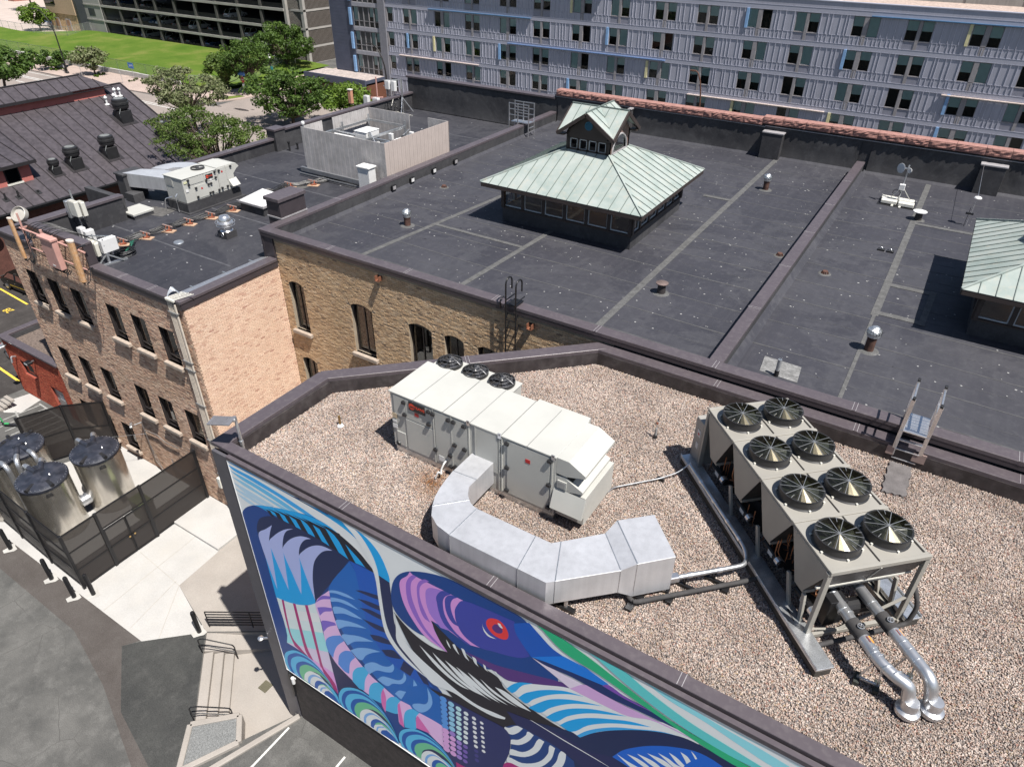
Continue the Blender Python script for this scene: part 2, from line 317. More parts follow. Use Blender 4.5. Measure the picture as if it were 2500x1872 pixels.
ART = [
('cy',2,1,'15 1211 99 1218 176 1213 257 1209 330 1211 395 1217 444 1211 497 1206 537 1175 557 1131 563 1081 543 1082 519 1084 516 1126 485 1167 440 1190 380 1202 316 1207 251 1212 176 1213 96 1209'),
('c2',2,1,'17 1199 65 1199 118 1200 188 1195 240 1190 289 1183 337 1173 365 1162 368 1146 346 1149 302 1165 252 1171 202 1179 135 1183 77 1187 39 1188'),
('c3',2,1,'21 1180 75 1181 134 1179 200 1172 251 1164 299 1152 308 1144 281 1145 230 1150 172 1158 107 1165 63 1168'),
('c4',2,1,'20 1159 76 1161 141 1153 194 1150 247 1147 231 1139 219 1136 167 1141 109 1145 65 1148'),
('c5',2,1,'19 1138 69 1138 121 1135 178 1130 153 1117 101 1118 57 1121'),
('c5',2,2,'18 1116 67 1118 115 1114 137 1112 116 1103 71 1104 41 1107'),
('c5',2,1,'24 1097 58 1099 94 1094 76 1084 50 1086'),
('db',1,2,'261 1208 323 1214 383 1210 386 1221 332 1225 309 1226'),
('db',1,3,'12 1108 18 1021 47 1057 92 1090 150 1116 228 1144 322 1171 380 1170 433 1150 479 1124 516 1085 517 971 521 874 553 809 614 775 699 744 788 475 478 128 256 288 30 293 17 457 9 749'),
('cy',1,4,'82 1085 125 1106 228 1144 321 1169 380 1170 433 1150 479 1124 516 1085 480 1087 433 1081 397 1087 345 1091 292 1095 236 1092 187 1093 143 1093 106 1092'),
('ink',1,5,'119 1095 154 1102 170 1082 151 1084 140 1096'),
('ink',1,5,'142 1106 191 1113 211 1079 187 1081 173 1105'),
('ink',1,5,'173 1118 231 1125 256 1082 231 1081 212 1115'),
('ink',1,5,'210 1128 274 1135 300 1083 276 1081 255 1123'),
('ink',1,5,'244 1138 318 1144 349 1081 325 1082 298 1131'),
('ink',1,5,'279 1146 365 1154 402 1081 374 1080 342 1139'),
('ink',1,6,'320 1156 414 1163 455 1081 431 1080 393 1147'),
('ink',1,7,'358 1163 397 1163 430 1154 477 1130 512 1093 518 1086 489 1086 473 1102 439 1128 407 1147'),
('nv',1,7,'73 995 92 1035 116 1059 155 1082 208 1092 265 1095 333 1096 397 1088 433 1081 259 802 208 843 75 840 70 971'),
('cy',1,8,'76 979 124 964 177 965 237 970 260 877 259 804 248 786 203 751 139 715 74 697 75 840'),
('lav',2,9,'74 972 113 1011 146 1044 129 1007 113 960 113 932 91 745 88 769 78 855 72 920'),
('lav',2,10,'113 960 140 998 171 1032 204 1061 236 1081 206 1056 189 1030 176 996 168 965 165 932 147 780 143 796 130 854 118 916'),
('lav',2,11,'168 965 189 1000 220 1036 255 1064 279 1075 300 1080 276 1063 257 1039 242 1009 234 978 229 932 203 798 196 823 183 879 169 935'),
('lav',2,12,'234 978 257 1010 285 1041 314 1064 341 1077 376 1082 345 1062 323 1038 297 997 282 957 268 893 260 811 252 851 242 909 234 962'),
('g1',1,9,'76 700 117 710 165 729 220 762 258 797 260 753 77 650'),
('L',0,10,'77 650 260 753 262 714 80 601'),
('g1',0,11,'80 601 262 714 262 666 80 557'),
('g2',0,12,'80 557 262 666 265 625 77 516'),
('g2',0,13,'77 516 265 625 266 576 65 471'),
('g3',0,14,'65 471 266 576 267 525 101 474'),
('g3',0,15,'101 474 267 525 268 473 152 474'),
('g4',0,16,'152 474 268 473 270 420 210 425'),
('g4',0,17,'210 425 270 420 269 363 267 362'),
('mag',1,17,'99 705 109 710 101 598 103 523 128 496 155 473 132 472 102 483 93 528 93 611'),
('mag',1,17,'151 724 163 730 163 624 167 519 182 467 162 469 152 501 150 627'),
('mag',1,17,'207 753 220 762 222 673 222 489 226 452 211 460 210 539 208 656'),
('mag',1,18,'213 472 227 459 263 414 269 363 262 365 228 406'),
('nd',0,18,'268 571 306 537 353 503 393 481 322 442 277 371 272 408 268 499'),
('bl',1,8,'331 912 432 1075 448 1042 453 904 483 781 544 727 623 731 692 721 724 624 694 549 593 541 460 604 372 697 336 782 329 843'),
('bb',1,9,'433 1079 516 1085 519 1030 521 874 546 813 607 778 674 740 622 722 544 727 483 781 453 904 448 1042'),
('nk',1,10,'436 969 456 982 514 1002 517 986 481 977'),
('nk',1,10,'438 938 478 954 520 963 522 944 475 935'),
('nk',1,10,'439 902 478 921 522 926 524 907 484 902'),
('nk',1,10,'444 860 479 869 523 879 529 860 481 849'),
('nk',1,10,'462 807 501 828 530 834 542 821 502 801 473 791'),
('nk',1,10,'498 767 542 799 557 796 571 782 533 760 512 752'),
('nk',1,10,'577 781 611 771 594 726 559 729'),
('nk',1,10,'617 768 651 764 660 737 640 732'),
('pb',2,9,'325 865 358 885 397 897 437 890 395 882 360 872 328 851'),
('pb',2,9,'330 899 364 919 402 929 429 927 391 914 356 904 329 889'),
('pb',2,11,'331 830 371 855 410 860 444 857 407 842 372 831 331 802'),
('pb',2,9,'330 771 372 801 417 819 453 825 409 800 372 776 337 738'),
('pb',2,9,'343 714 382 745 423 768 472 783 431 753 393 723 362 683'),
('pb',2,9,'369 665 404 703 447 734 494 755 459 723 431 689 403 646'),
('pb',2,10,'416 625 437 660 463 682 493 690 518 708 535 734 537 717 527 690 504 670 469 650 446 622 433 602'),
('pb',2,11,'462 601 486 636 516 652 546 667 564 692 572 725 578 709 572 684 554 656 523 632 496 598'),
('pb',2,10,'525 585 545 618 575 637 595 664 605 720 615 699 610 659 587 623 561 598 550 578'),
('pb',2,9,'588 583 613 615 637 633 650 663 651 723 663 693 663 656 642 606 610 571'),
('pink',1,19,'258 797 330 899 326 827 332 752 349 694 377 656 429 605 484 582 544 563 591 570 563 515 510 474 468 489 402 485 339 511 287 548 265 625 266 710'),
('pu',1,20,'261 802 291 836 330 863 328 874 294 853 269 817'),
('pu',1,20,'262 782 295 806 326 823 324 809 290 782 266 748'),
('pu',1,20,'266 722 293 744 325 759 330 751 292 715 266 674'),
('a4',1,20,'267 633 295 675 339 712 350 694 315 645 294 597 284 562 267 583'),
('a4',1,20,'301 546 315 601 345 645 371 663 385 644 358 598 343 531 323 528'),
('a6',1,20,'352 500 360 549 382 592 414 623 431 607 410 557 398 491 376 483'),
('a6',1,20,'412 471 423 530 444 570 466 590 487 584 468 535 463 482 436 475'),
('a6',1,20,'475 456 485 512 505 551 528 572 547 566 530 525 524 483'),
('ro',1,21,'469 536 480 572 486 532 474 444 464 476'),
('ro',1,21,'529 521 541 557 544 512 531 486'),
('bl',1,20,'592 674 654 727 696 722 698 577 612 564 546 572'),
('pink',1,22,'530 532 545 569 579 576 587 564 561 534 549 490 543 430 525 441'),
('ro',1,23,'530 532 539 553 544 429 527 434'),
('a6',1,24,'549 490 560 530 587 565 612 568 595 526 593 470 546 433'),
('pink',1,25,'598 535 612 568 656 576 700 579 695 482 712 461 672 472 627 493 593 478'),
('ro',1,26,'597 527 604 547 646 494 617 483 593 474'),
('pb',2,25,'588 583 613 615 637 633 650 663 651 723 663 693 663 656 642 606 610 571'),
('nk',1,11,'520 1087 563 1081 562 980 564 913 597 867 638 835 694 814 657 768 590 797 546 837 529 888 521 974'),
('L',2,12,'417 1233 479 1206 514 1158 528 1103 528 1008 531 905 547 850 579 812 615 788 654 768 604 777 564 797 531 838 519 885 516 985 515 1078 498 1128 469 1181 432 1213'),
('db',1,12,'562 1028 572 1082 588 1118 608 1144 633 1165 676 1189 725 1207 771 1215 825 1215 874 1222 916 1218 948 1205 960 1197 963 1098 964 1057 838 955 764 977 645 943 597 953 567 982'),
('db',1,13,'754 990 814 1021 957 1099 1024 1084 1032 1053 939 1014 870 987 813 976'),
('plum',1,14,'783 980 827 988 870 997 922 1019 972 1041 1035 1069 1071 1075 1036 1051 989 1020 940 986 902 964 863 969 816 969'),
('pa',1,14,'595 1088 601 1115 624 1145 633 1164 642 1159 693 1160 729 1162 784 1164 767 1135 758 1097 768 1062 832 1030 788 1015 736 1025 687 1025 693 993 710 961 729 934 662 945 621 991 601 1035'),
('e1',2,15,'615 1096 622 1128 642 1159 652 1159 634 1127 630 1083 638 1041 664 982 709 945 724 936 678 952 641 990 618 1042'),
('e1',2,15,'649 1110 656 1141 675 1165 690 1167 669 1145 658 1120 658 1079 672 1036 682 1015 663 1020 651 1055'),
('e3',1,15,'675 1117 688 1144 729 1161 713 1138 706 1111 716 1067 748 1028 713 1018 681 1052'),
('dp',2,16,'706 1116 713 1141 729 1161 750 1163 732 1142 725 1115 731 1069 759 1032 803 1016 788 1012 762 1020 722 1043'),
('dp',2,17,'731 1124 736 1145 751 1161 769 1165 754 1148 747 1121 754 1085 768 1062 749 1063 734 1089'),
('fp',1,18,'758 1106 767 1139 784 1164 841 1177 894 1184 917 1187 923 1153 957 1098 935 1075 895 1054 860 1041 828 1028 789 1034 768 1057'),
('bb',1,19,'915 1179 932 1193 952 1208 976 1189 1008 1166 1035 1159 960 1098 933 1131 920 1152'),
('red',1,19,'844 1130 849 1147 861 1158 878 1163 894 1153 902 1133 899 1115 888 1105 867 1102 850 1113'),
('rin',1,20,'860 1128 866 1141 874 1146 884 1142 887 1130 879 1119 869 1116 861 1121'),
('wt',1,21,'874 1152 881 1154 888 1143 884 1141 878 1144'),
('wt',2,19,'833 1121 837 1107 850 1094 870 1093 850 1087 838 1097'),
('bk',1,21,'564 974 592 949 633 926 686 920 729 936 704 971 685 1026 715 1008 764 980 824 960 872 954 882 944 893 926 930 912 981 904 1027 901 1090 904 1062 878 988 847 910 777 894 766 908 736 854 710 783 706 722 713 657 726 736 751 678 794 620 845 583 920'),
('L',1,22,'568 980 573 908 597 867 638 839 691 817 756 793 814 786 866 799 896 806 893 796 854 777 797 772 737 775 675 756 639 779 598 812 563 850 564 906'),
('L',2,22,'639 895 677 874 716 851 755 835 790 831 762 824 715 834 676 857'),
('L',2,22,'680 898 717 879 763 853 809 843 832 841 794 835 747 845 705 869'),
('L',2,23,'718 896 757 885 795 863 832 846 855 841 809 843 763 858'),
('L',2,24,'753 897 795 885 840 864 881 854 832 852 787 867'),
('L',2,25,'787 902 818 893 863 872 903 865 863 862 818 877'),
('L',2,22,'824 906 855 893 899 883 931 881 892 877 855 882'),
('L',2,22,'866 908 892 914 927 908 966 895 928 887 892 893'),
('L',2,22,'746 979 753 985 760 965 765 953 753 964'),
('L',2,22,'771 985 780 985 786 965 794 952 781 958'),
('L',2,22,'802 977 813 976 816 958 821 951 809 957'),
('L',2,22,'833 972 840 970 843 958 849 953 838 956'),
('L',2,15,'864 969 870 970 876 959 869 961'),
('L',2,22,'727 984 732 979 737 968 740 958 732 966'),
('L',1,22,'884 946 889 956 923 975 998 1027 1056 1065 1095 1070 1137 1072 1188 1081 1234 1110 1280 1130 1329 1127 1331 1116 1293 1108 1234 1071 1169 1011 1123 957 1092 908 1069 910 969 917 906 929'),
('cy',2,23,'899 930 913 957 933 983 967 1007 940 976 915 926'),
('cy',2,23,'931 921 947 952 967 977 986 998 1014 1023 1048 1047 1090 1064 1060 1046 1030 1021 1000 989 968 945 951 916'),
('cy',2,23,'959 905 968 921 988 953 1010 983 1041 1012 1076 1037 1134 1068 1100 1044 1068 1018 1039 987 1011 949 989 912'),
('cy',2,23,'1005 909 1025 946 1052 983 1084 1015 1122 1044 1187 1079 1156 1056 1117 1026 1086 996 1056 958 1028 911'),
('cy',2,23,'1041 910 1058 941 1084 976 1116 1008 1152 1037 1195 1068 1238 1088 1207 1065 1175 1041 1142 1011 1106 969 1069 909'),
('c2',2,23,'1084 909 1105 947 1133 984 1168 1021 1208 1053 1258 1091 1296 1109 1234 1070 1177 1019 1128 964 1094 909'),
('lil',0,23,'961 1099 998 1098 1090 1104 1059 1067 1056 1065 1008 1083'),
('pk2',1,24,'1056 1064 1095 1110 1145 1107 1218 1113 1281 1122 1330 1121 1281 1118 1234 1109 1188 1081 1137 1072'),
('nf',1,25,'961 1099 997 1114 1058 1127 1123 1136 1173 1139 1228 1138 1295 1137 1321 1131 1275 1125 1204 1116 1137 1107 1060 1107 998 1097'),
('cb',0,26,'960 1099 1035 1160 1086 1162 1139 1149 1128 1136 1059 1123 998 1110'),
('pv',2,27,'1126 1134 1139 1147 1173 1139 1228 1138 1255 1139 1229 1136 1174 1131'),
('gr',1,28,'970 1219 1002 1219 1039 1212 1096 1198 1153 1179 1269 1142 1359 1135 1436 1133 1414 1114 1344 1118 1233 1137 1115 1163 1033 1175'),
('te',1,29,'1087 1220 1164 1215 1211 1196 1301 1169 1371 1160 1453 1151 1438 1138 1359 1135 1269 1148 1176 1178'),
('l2',1,1,'1207 1215 1298 1210 1363 1203 1429 1199 1492 1192 1467 1169 1401 1177 1332 1191 1261 1198'),
('l3',1,1,'1334 1209 1427 1209 1489 1207 1547 1210 1520 1204 1458 1208 1395 1207'),
('nv',1,29,'960 853 1069 910 1092 908 1123 957 1169 1011 1234 1071 1293 1108 1331 1116 1433 1110 1446 1044 981 513 941 535'),
('wave',1,30,'1171 908 1190 953 1215 990 1245 1026 1289 1065 1337 1092 1389 1087 1418 1061 1258 884 1214 904'),
('L',1,31,'1179 928 1205 925 1232 926 1226 904 1207 913'),
('L',1,31,'1201 950 1225 956 1249 952 1261 941 1239 939'),
('L',1,31,'1221 972 1251 978 1269 975 1282 963 1257 960'),
('L',1,31,'1241 994 1271 1002 1288 1000 1306 989 1276 985'),
('L',1,31,'1262 1016 1285 1017 1300 1012 1316 1014 1299 997'),
('L',1,32,'1282 1038 1299 1036 1317 1025 1316 1014 1304 1017'),
('L',1,31,'1303 1061 1317 1059 1326 1050 1320 1034 1315 1043'),
('L',1,31,'1321 1083 1330 1077 1336 1069 1333 1064'),
('nd',1,31,'899 838 970 861 1011 871 1058 878 1114 874 1171 905 1209 891 1209 774 1145 772 1089 805 1025 807 943 796'),
('wt',0,32,'963 860 970 862 1056 862 1137 864 1181 862 1137 861 1056 858'),
('kn',1,32,'892 760 929 804 974 810 1038 814 1084 800 1091 690 893 470 913 685 910 736'),
('L',2,33,'893 760 907 772 929 802 946 806 930 770 908 746'),
('L',2,33,'912 723 934 745 955 786 960 806 976 806 963 767 938 725 912 704'),
('L',2,33,'911 679 946 700 974 747 990 803 1005 806 989 744 954 685 910 651'),
('L',2,33,'905 635 947 649 994 704 1017 766 1020 805 1034 806 1025 745 991 671 940 617 901 608'),
('L',2,33,'901 573 948 590 1003 656 1039 748 1049 808 1063 807 1053 734 1004 625 909 529'),
('mag',1,34,'877 547 885 572 909 612 942 622 948 597 877 521'),
('dd',1,35,'693 728 751 738 831 749 892 757 910 739 912 709 908 656 893 590 873 516 727 389 694 467 694 572'),
('mag',1,36,'732 431 765 439 800 466 800 431 735 369'),
('d1',1,36,'715 721 713 711 706 703 697 703 692 710 694 720 702 727 711 728'),
('d1',1,37,'715 700 713 690 706 682 697 682 692 689 694 699 702 706 710 707'),
('d1',1,38,'715 679 713 669 706 661 697 660 692 667 694 678 702 685 710 686'),
('d1',1,39,'715 658 713 647 705 639 697 639 692 646 694 656 701 664 710 665'),
('d1',1,40,'715 636 713 626 705 618 696 617 691 624 694 635 701 642 710 643'),
('d1',1,41,'715 614 713 604 705 595 696 595 691 602 693 612 701 621 710 621'),
('d1',1,42,'715 592 713 581 705 573 696 572 691 579 693 590 701 598 710 599'),
('dpk',1,43,'715 570 713 559 705 550 696 549 691 556 693 568 701 576 710 577'),
('dpk',1,44,'715 547 713 536 705 527 695 526 690 533 693 545 701 553 710 554'),
('dpk',1,45,'715 524 712 512 705 504 695 503 690 510 692 521 700 530 710 531'),
('dpk',1,46,'714 500 712 489 704 480 695 479 690 486 692 498 700 507 709 508'),
('dpk',1,47,'714 477 712 465 704 456 695 455 690 462 692 474 700 483 709 484'),
('d2',1,36,'739 721 737 712 731 705 723 705 719 711 721 720 727 726 735 726'),
('d2',1,37,'739 698 737 689 730 682 723 682 719 688 720 697 727 703 734 704'),
('d2',1,38,'738 674 737 665 730 659 722 658 718 664 720 673 726 680 734 680'),
('d2',1,41,'738 651 736 642 730 635 722 634 718 640 719 649 726 656 734 657'),
('d2',1,42,'738 627 736 618 729 611 721 610 717 616 719 625 726 632 733 633'),
('d2',1,43,'737 603 736 593 729 586 721 585 717 591 718 601 725 608 733 609'),
('dlv',1,44,'737 578 735 568 728 561 721 560 716 567 718 576 725 584 733 584'),
('dpk',1,45,'737 553 735 543 728 536 720 535 716 541 718 551 724 559 732 559'),
('dpk',1,46,'736 528 735 518 728 510 720 509 715 516 717 526 724 533 732 534'),
('dpk',1,47,'736 502 734 492 727 484 719 483 715 489 717 500 724 507 732 508'),
('dpk',1,48,'736 476 734 465 727 457 719 456 714 463 716 473 723 481 731 482'),
('d3',1,36,'762 720 760 712 755 706 748 706 744 711 745 719 751 725 758 726'),
('d3',1,37,'761 698 760 690 754 684 747 683 743 688 745 697 751 702 757 703'),
('d3',1,38,'761 675 759 666 753 660 746 660 743 665 744 673 750 679 757 680'),
('d3',1,39,'760 651 759 643 753 637 746 636 742 642 743 650 749 656 756 657'),
('d3',1,40,'759 627 758 619 752 613 745 612 741 618 743 626 749 632 756 633'),
('d3',1,41,'759 603 757 595 751 588 744 588 740 593 742 602 748 608 755 609'),
('d3',1,45,'758 579 757 570 751 563 743 563 740 568 741 577 747 584 754 584'),
('dlv',1,46,'757 554 756 545 750 538 743 538 739 543 740 552 746 559 754 560'),
('dlv',1,47,'757 529 755 520 749 513 742 512 738 518 740 527 746 534 753 535'),
('dlv',1,48,'756 503 755 494 748 487 741 486 737 492 739 501 745 508 752 509'),
('dlv',1,49,'756 477 754 468 748 461 740 460 736 466 738 475 744 482 751 483'),
('d4',1,36,'784 719 783 712 778 707 772 707 769 712 770 718 775 723 781 724'),
('d4',1,36,'783 696 782 690 777 685 771 684 768 689 769 696 774 701 780 701'),
('d4',1,36,'782 673 781 667 776 661 770 661 767 666 768 672 773 678 779 678'),
('d4',1,36,'781 650 780 643 775 638 769 637 766 642 767 649 772 654 778 655'),
('d4',1,36,'780 626 779 619 774 614 768 613 765 618 766 625 771 631 777 631'),
('d4',1,36,'779 602 778 595 773 590 767 589 764 594 765 601 770 607 776 607'),
('d4',1,36,'778 578 777 571 772 565 766 564 762 569 764 576 769 582 775 583'),
('dv',1,36,'777 553 776 546 771 540 765 539 761 544 763 552 768 557 774 558'),
('dv',1,48,'776 528 775 520 770 514 764 514 760 519 761 526 767 532 773 533'),
('dv',1,49,'775 502 774 495 768 489 762 488 759 493 760 501 765 506 771 507'),
('dv',1,50,'774 476 773 468 767 462 761 461 758 467 759 474 764 480 770 481'),
('wt',1,36,'808 719 807 714 803 709 798 709 795 713 796 719 800 723 805 723'),
('wt',1,36,'808 698 807 692 803 688 798 688 795 692 796 698 800 702 805 702'),
('wt',1,36,'809 677 808 671 804 667 799 666 796 670 797 676 801 681 806 681'),
('wt',1,36,'809 656 808 650 804 645 799 645 796 649 797 655 801 659 806 660'),
('wt',1,36,'810 634 809 628 805 623 799 622 797 627 798 633 802 638 807 638'),
('wt',1,36,'810 612 809 605 805 601 800 600 797 604 798 611 802 615 807 616'),
('wt',1,36,'811 589 810 583 806 578 800 578 798 582 799 588 803 593 808 593'),
('ddk',1,36,'812 567 811 560 806 555 801 555 798 559 799 565 803 570 809 571'),
('ddk',1,36,'812 544 811 537 807 532 801 531 798 536 800 542 804 547 809 548'),
('ddk',1,36,'813 520 812 514 807 508 802 508 799 512 800 519 804 524 810 525'),
('wt',1,36,'831 720 830 715 826 711 822 711 820 714 820 719 824 723 828 723'),
('wt',1,36,'831 699 831 694 827 690 823 690 820 693 821 698 825 702 829 702'),
('wt',1,36,'832 677 831 672 828 668 823 668 821 671 822 677 825 681 829 681'),
('wt',1,36,'833 656 832 650 828 646 824 646 821 650 822 655 826 659 830 659'),
('wt',1,36,'833 634 833 628 829 624 825 624 822 628 823 633 826 637 831 637'),
('wt',1,36,'834 611 833 606 830 602 825 602 823 605 823 611 827 615 831 615'),
('wt',1,36,'835 589 834 583 830 579 826 579 823 582 824 588 828 592 832 593'),
('lb',1,19,'34 295 23 331 34 385 59 422 103 458 162 467 212 440 247 385 260 306 277 303'),
('wb',1,20,'47 295 37 329 46 381 70 416 111 450 168 459 216 433 248 381 261 305 277 303'),
('lb',1,21,'62 296 52 328 61 376 83 409 122 441 174 449 219 425 250 376 262 305 277 303'),
('wb',1,22,'85 297 76 325 83 368 103 398 137 427 185 435 225 413 253 369 264 305 277 303'),
('wg',1,23,'100 297 91 324 98 363 116 391 148 418 191 425 229 405 254 364 265 305 277 303'),
('nk',1,24,'129 298 122 320 128 354 142 377 169 399 205 406 237 389 258 354 267 305 277 303'),
('lb',1,25,'163 299 158 316 162 342 173 360 193 378 221 383 246 370 262 343 269 304 277 303'),
('L',1,26,'106 304 116 341 136 373 157 392 194 402 227 370 255 323 272 303'),
('pb',1,27,'123 304 132 338 150 366 169 383 201 392 231 363 257 321 272 303'),
('L',1,28,'134 304 142 335 158 362 176 378 206 386 234 359 258 319 272 303'),
('wb',1,29,'154 304 161 331 174 354 190 367 215 374 240 351 260 317 272 303'),
('wg',1,30,'171 304 176 327 188 346 201 358 223 364 244 345 261 315 272 303'),
('lb',1,31,'191 304 195 322 204 338 215 348 233 353 250 337 264 313 272 303'),
('L',1,32,'165 299 178 331 204 356 237 346 258 311 275 304'),
('pb',1,33,'176 300 188 328 211 351 240 342 260 310 275 304'),
('L',1,34,'183 300 194 326 216 348 243 339 261 310 275 304'),
('wb',1,35,'196 300 205 323 224 341 247 334 263 309 275 304'),
('lb',1,36,'276 297 267 335 280 385 309 431 367 473 420 475 468 437 501 369 513 309'),
('wb',1,37,'288 298 280 334 292 381 320 425 374 465 425 467 470 430 502 366 513 309'),
('lb',1,38,'303 299 295 332 306 377 332 418 383 455 430 457 473 423 502 363 513 309'),
('wb',1,39,'325 300 318 330 327 370 350 407 396 441 439 442 477 412 503 357 513 309'),
('wg',1,40,'340 300 333 328 342 365 363 399 405 431 444 433 479 404 504 354 513 309'),
('nk',1,41,'369 302 363 325 370 356 387 385 422 411 455 413 485 389 506 347 513 309'),
('lb',1,42,'402 304 398 322 403 345 416 368 442 389 468 390 491 371 507 338 513 309'),
('L',1,43,'351 293 358 337 379 375 410 400 455 394 491 349 512 309'),
('pb',1,44,'368 295 374 334 393 368 420 391 461 386 493 345 512 309'),
('L',1,45,'378 296 383 332 401 364 426 385 464 381 494 343 512 309'),
('wb',1,46,'397 298 402 329 417 356 438 374 471 371 497 338 512 309'),
('wg',1,47,'414 299 417 326 430 350 449 365 476 362 499 334 512 309'),
('lb',1,48,'433 301 436 323 446 342 461 354 483 352 501 329 512 309'),
('L',1,49,'408 295 418 326 449 357 485 344 512 309'),
('pb',1,50,'419 296 427 324 455 352 488 340 512 309'),
('L',1,51,'425 297 433 323 459 349 490 338 512 309'),
('wb',1,52,'438 299 445 321 467 343 493 334 512 309'),
('lb',1,37,'524 306 515 340 525 389 555 434 601 470 656 473 698 444 731 390 740 324'),
('wb',1,38,'536 307 527 339 536 386 565 429 608 462 660 466 700 438 732 386 740 324'),
('lb',1,39,'549 308 541 338 550 382 576 422 616 454 665 457 703 431 732 382 740 324'),
('wb',1,40,'569 310 562 337 569 376 592 412 628 441 673 444 707 420 733 377 740 324'),
('wg',1,41,'582 311 575 336 582 372 604 405 637 432 678 435 709 413 734 373 740 324'),
('nk',1,42,'609 313 603 334 608 364 626 392 653 415 688 417 714 399 735 365 740 324'),
('lb',1,43,'639 315 634 331 639 355 652 377 673 394 699 396 720 382 736 356 740 324'),
('L',1,44,'598 304 603 342 622 379 648 399 685 394 721 363 739 323'),
('pb',1,45,'612 306 617 340 634 373 657 391 691 387 723 359 739 323'),
('L',1,46,'621 307 625 339 641 370 662 387 694 383 724 357 739 323'),
('wb',1,47,'638 310 642 337 655 363 673 378 700 375 726 352 739 323'),
('wg',1,48,'653 312 655 335 666 358 682 370 706 367 728 348 739 323'),
('lb',1,49,'670 314 672 333 681 351 693 361 712 359 730 343 739 323')]
# ---------------------------------------------------------------- ground, lots, street (z = 0 is the upper yard level)
LZ = -0.45                                          # sunken landing beside the mural building
HOLE = [(-19.65,8.5), (-16.86,5.82), (-15.66,6.82), (-14.95,6.2), (-14.02,7.95), (-14.42,8.3), (-14.42,12.0), (-16.5,10.55)]
BIG = [(-420,-160), (260,-160), (260,330), (-420,330)]
g = MB(); vv = [Vector((x,y,0)) for x,y in BIG]; hh = [Vector((x,y,0)) for x,y in HOLE]
tri = tessellate_polygon([vv, hh]); al = vv+hh
for t in tri:
    a, b, c = [al[i] for i in t]
    if (b-a).cross(c-a).z < 0: a, b, c = a, c, b
    g.poly([a, b, c])
struct('ground', g, ASPH)
lw = MB()
for i in range(len(HOLE)):
    (xa,ya), (xb,yb) = HOLE[i-1], HOLE[i]; lw.quad((xa,ya,0), (xb,yb,0), (xb,yb,LZ-.05), (xa,ya,LZ-.05))
lw.poly([(x,y,LZ) for x,y in HOLE])
for a, b in (((-18.6,9.3),(-15.2,7.6)), ((-17.2,7.3),(-14.5,9.6))):
    lw.bar((a[0],a[1],LZ), (b[0],b[1],LZ), .02, .004)
struct('sunken_landing', lw, CONC2)
# steps down to the landing
st = MB(); e = Vector((-16.86+19.65, 5.82-8.5)).normalized(); nrm = Vector((-e.y, e.x)); a0 = Vector((-18.95,7.83)); b0 = Vector((-16.86,5.83))
for i, zt in enumerate((-.004, -.15, -.30)):
    p0, p1 = a0+nrm*(.36*i), b0+nrm*(.36*i)
    q0, q1 = p0+nrm*.36, p1+nrm*.36
    st.prism([(p0.x,p0.y), (p1.x,p1.y), (q1.x,q1.y), (q0.x,q0.y)], LZ-.02, zt)
stp = thing('concrete_steps', 'three pale concrete steps going down beside the dark asphalt patch', 'steps', (-18, 7, 0))
for i, zt in enumerate((-.004, -.15, -.30)):
    s1 = MB(); p0, p1 = a0+nrm*(.36*i), b0+nrm*(.36*i); q0, q1 = p0+nrm*(.36 if i else .42), p1+nrm*.36
    s1.prism([(p0.x,p0.y), (p1.x,p1.y), (p1.x+nrm.x*.36,p1.y+nrm.y*.36), (p0.x+nrm.x*.36,p0.y+nrm.y*.36)], LZ-.01, zt)
    build('tread', s1, CONC2, stp, bev=.02)
rp = MB(); ra, rb = Vector((-19.62,8.5)), Vector((-19.0,7.9)); dd = Vector((3.0,2.02))
rp.add([(ra.x,ra.y,-.004), (rb.x,rb.y,-.004), (rb.x+2.6,rb.y+2.2,LZ+.01), (ra.x+2.75,ra.y+2.0,LZ+.01)], [(0,1,2,3)])
rp.add([(rb.x,rb.y,-.004), (rb.x+2.6,rb.y+2.2,LZ+.01), (rb.x+2.6,rb.y+2.2,LZ-.02), (rb.x,rb.y,LZ-.02)], [(0,1,2,3)])
for i in range(1, 9):
    t = i/9; p = ra.lerp(rb, 0)+Vector((2.75,2.0))*t; q = rb+Vector((2.6,2.2))*t; z = -.004+(LZ+.014)*t
    rp.bar((p.x,p.y,z+.003), (q.x,q.y,z+.003), .03, .008)
tag(build('access_ramp', rp, CONC2), 'short ribbed concrete ramp between the pipe railing and the steps', 'ramp')
# raised gravel planter and kerb wall
pl = thing('gravel_planter', 'small concrete kerbed bed of grey gravel at the foot of the steps', 'planter', (-15.8,5.8,0))
PA, PB, PC, PD = (-16.86,5.66), (-15.66,6.84), (-14.9,6.16), (-15.8,4.4)
kb = MB()
def wallseg(mb, a, b, w, z0, z1, m=0):
    a, b = Vector(a), Vector(b); d = (b-a).normalized(); n = Vector((-d.y,d.x))*w/2
    mb.prism([tuple(a-n), tuple(b-n), tuple(b+n), tuple(a+n)], z0, z1, m)
for a, b in ((PA,PB), (PB,PC), (PC,PD), (PD,PA)): wallseg(kb, a, b, .2, LZ, .14)
build('kerb', kb, CONC2, pl, bev=.02)
gb = MB(); gb.poly([(x,y,.08) for x,y in (PA,PB,PC,PD)]); build('gravel_fill', gb, M('grey_gravel', (.17,.175,.175), .95, var=.35, vs=22, fine=45, bump=.9, bs=35), pl)
kw = MB(); wallseg(kw, (-13.85,8.0), (-15.3,4.2), .20, LZ-.05, .10)
tag(build('kerb_wall', kw, CONC2, bev=.03), 'low pale concrete kerb wall running from the mural corner along the parking bays', 'kerb wall')
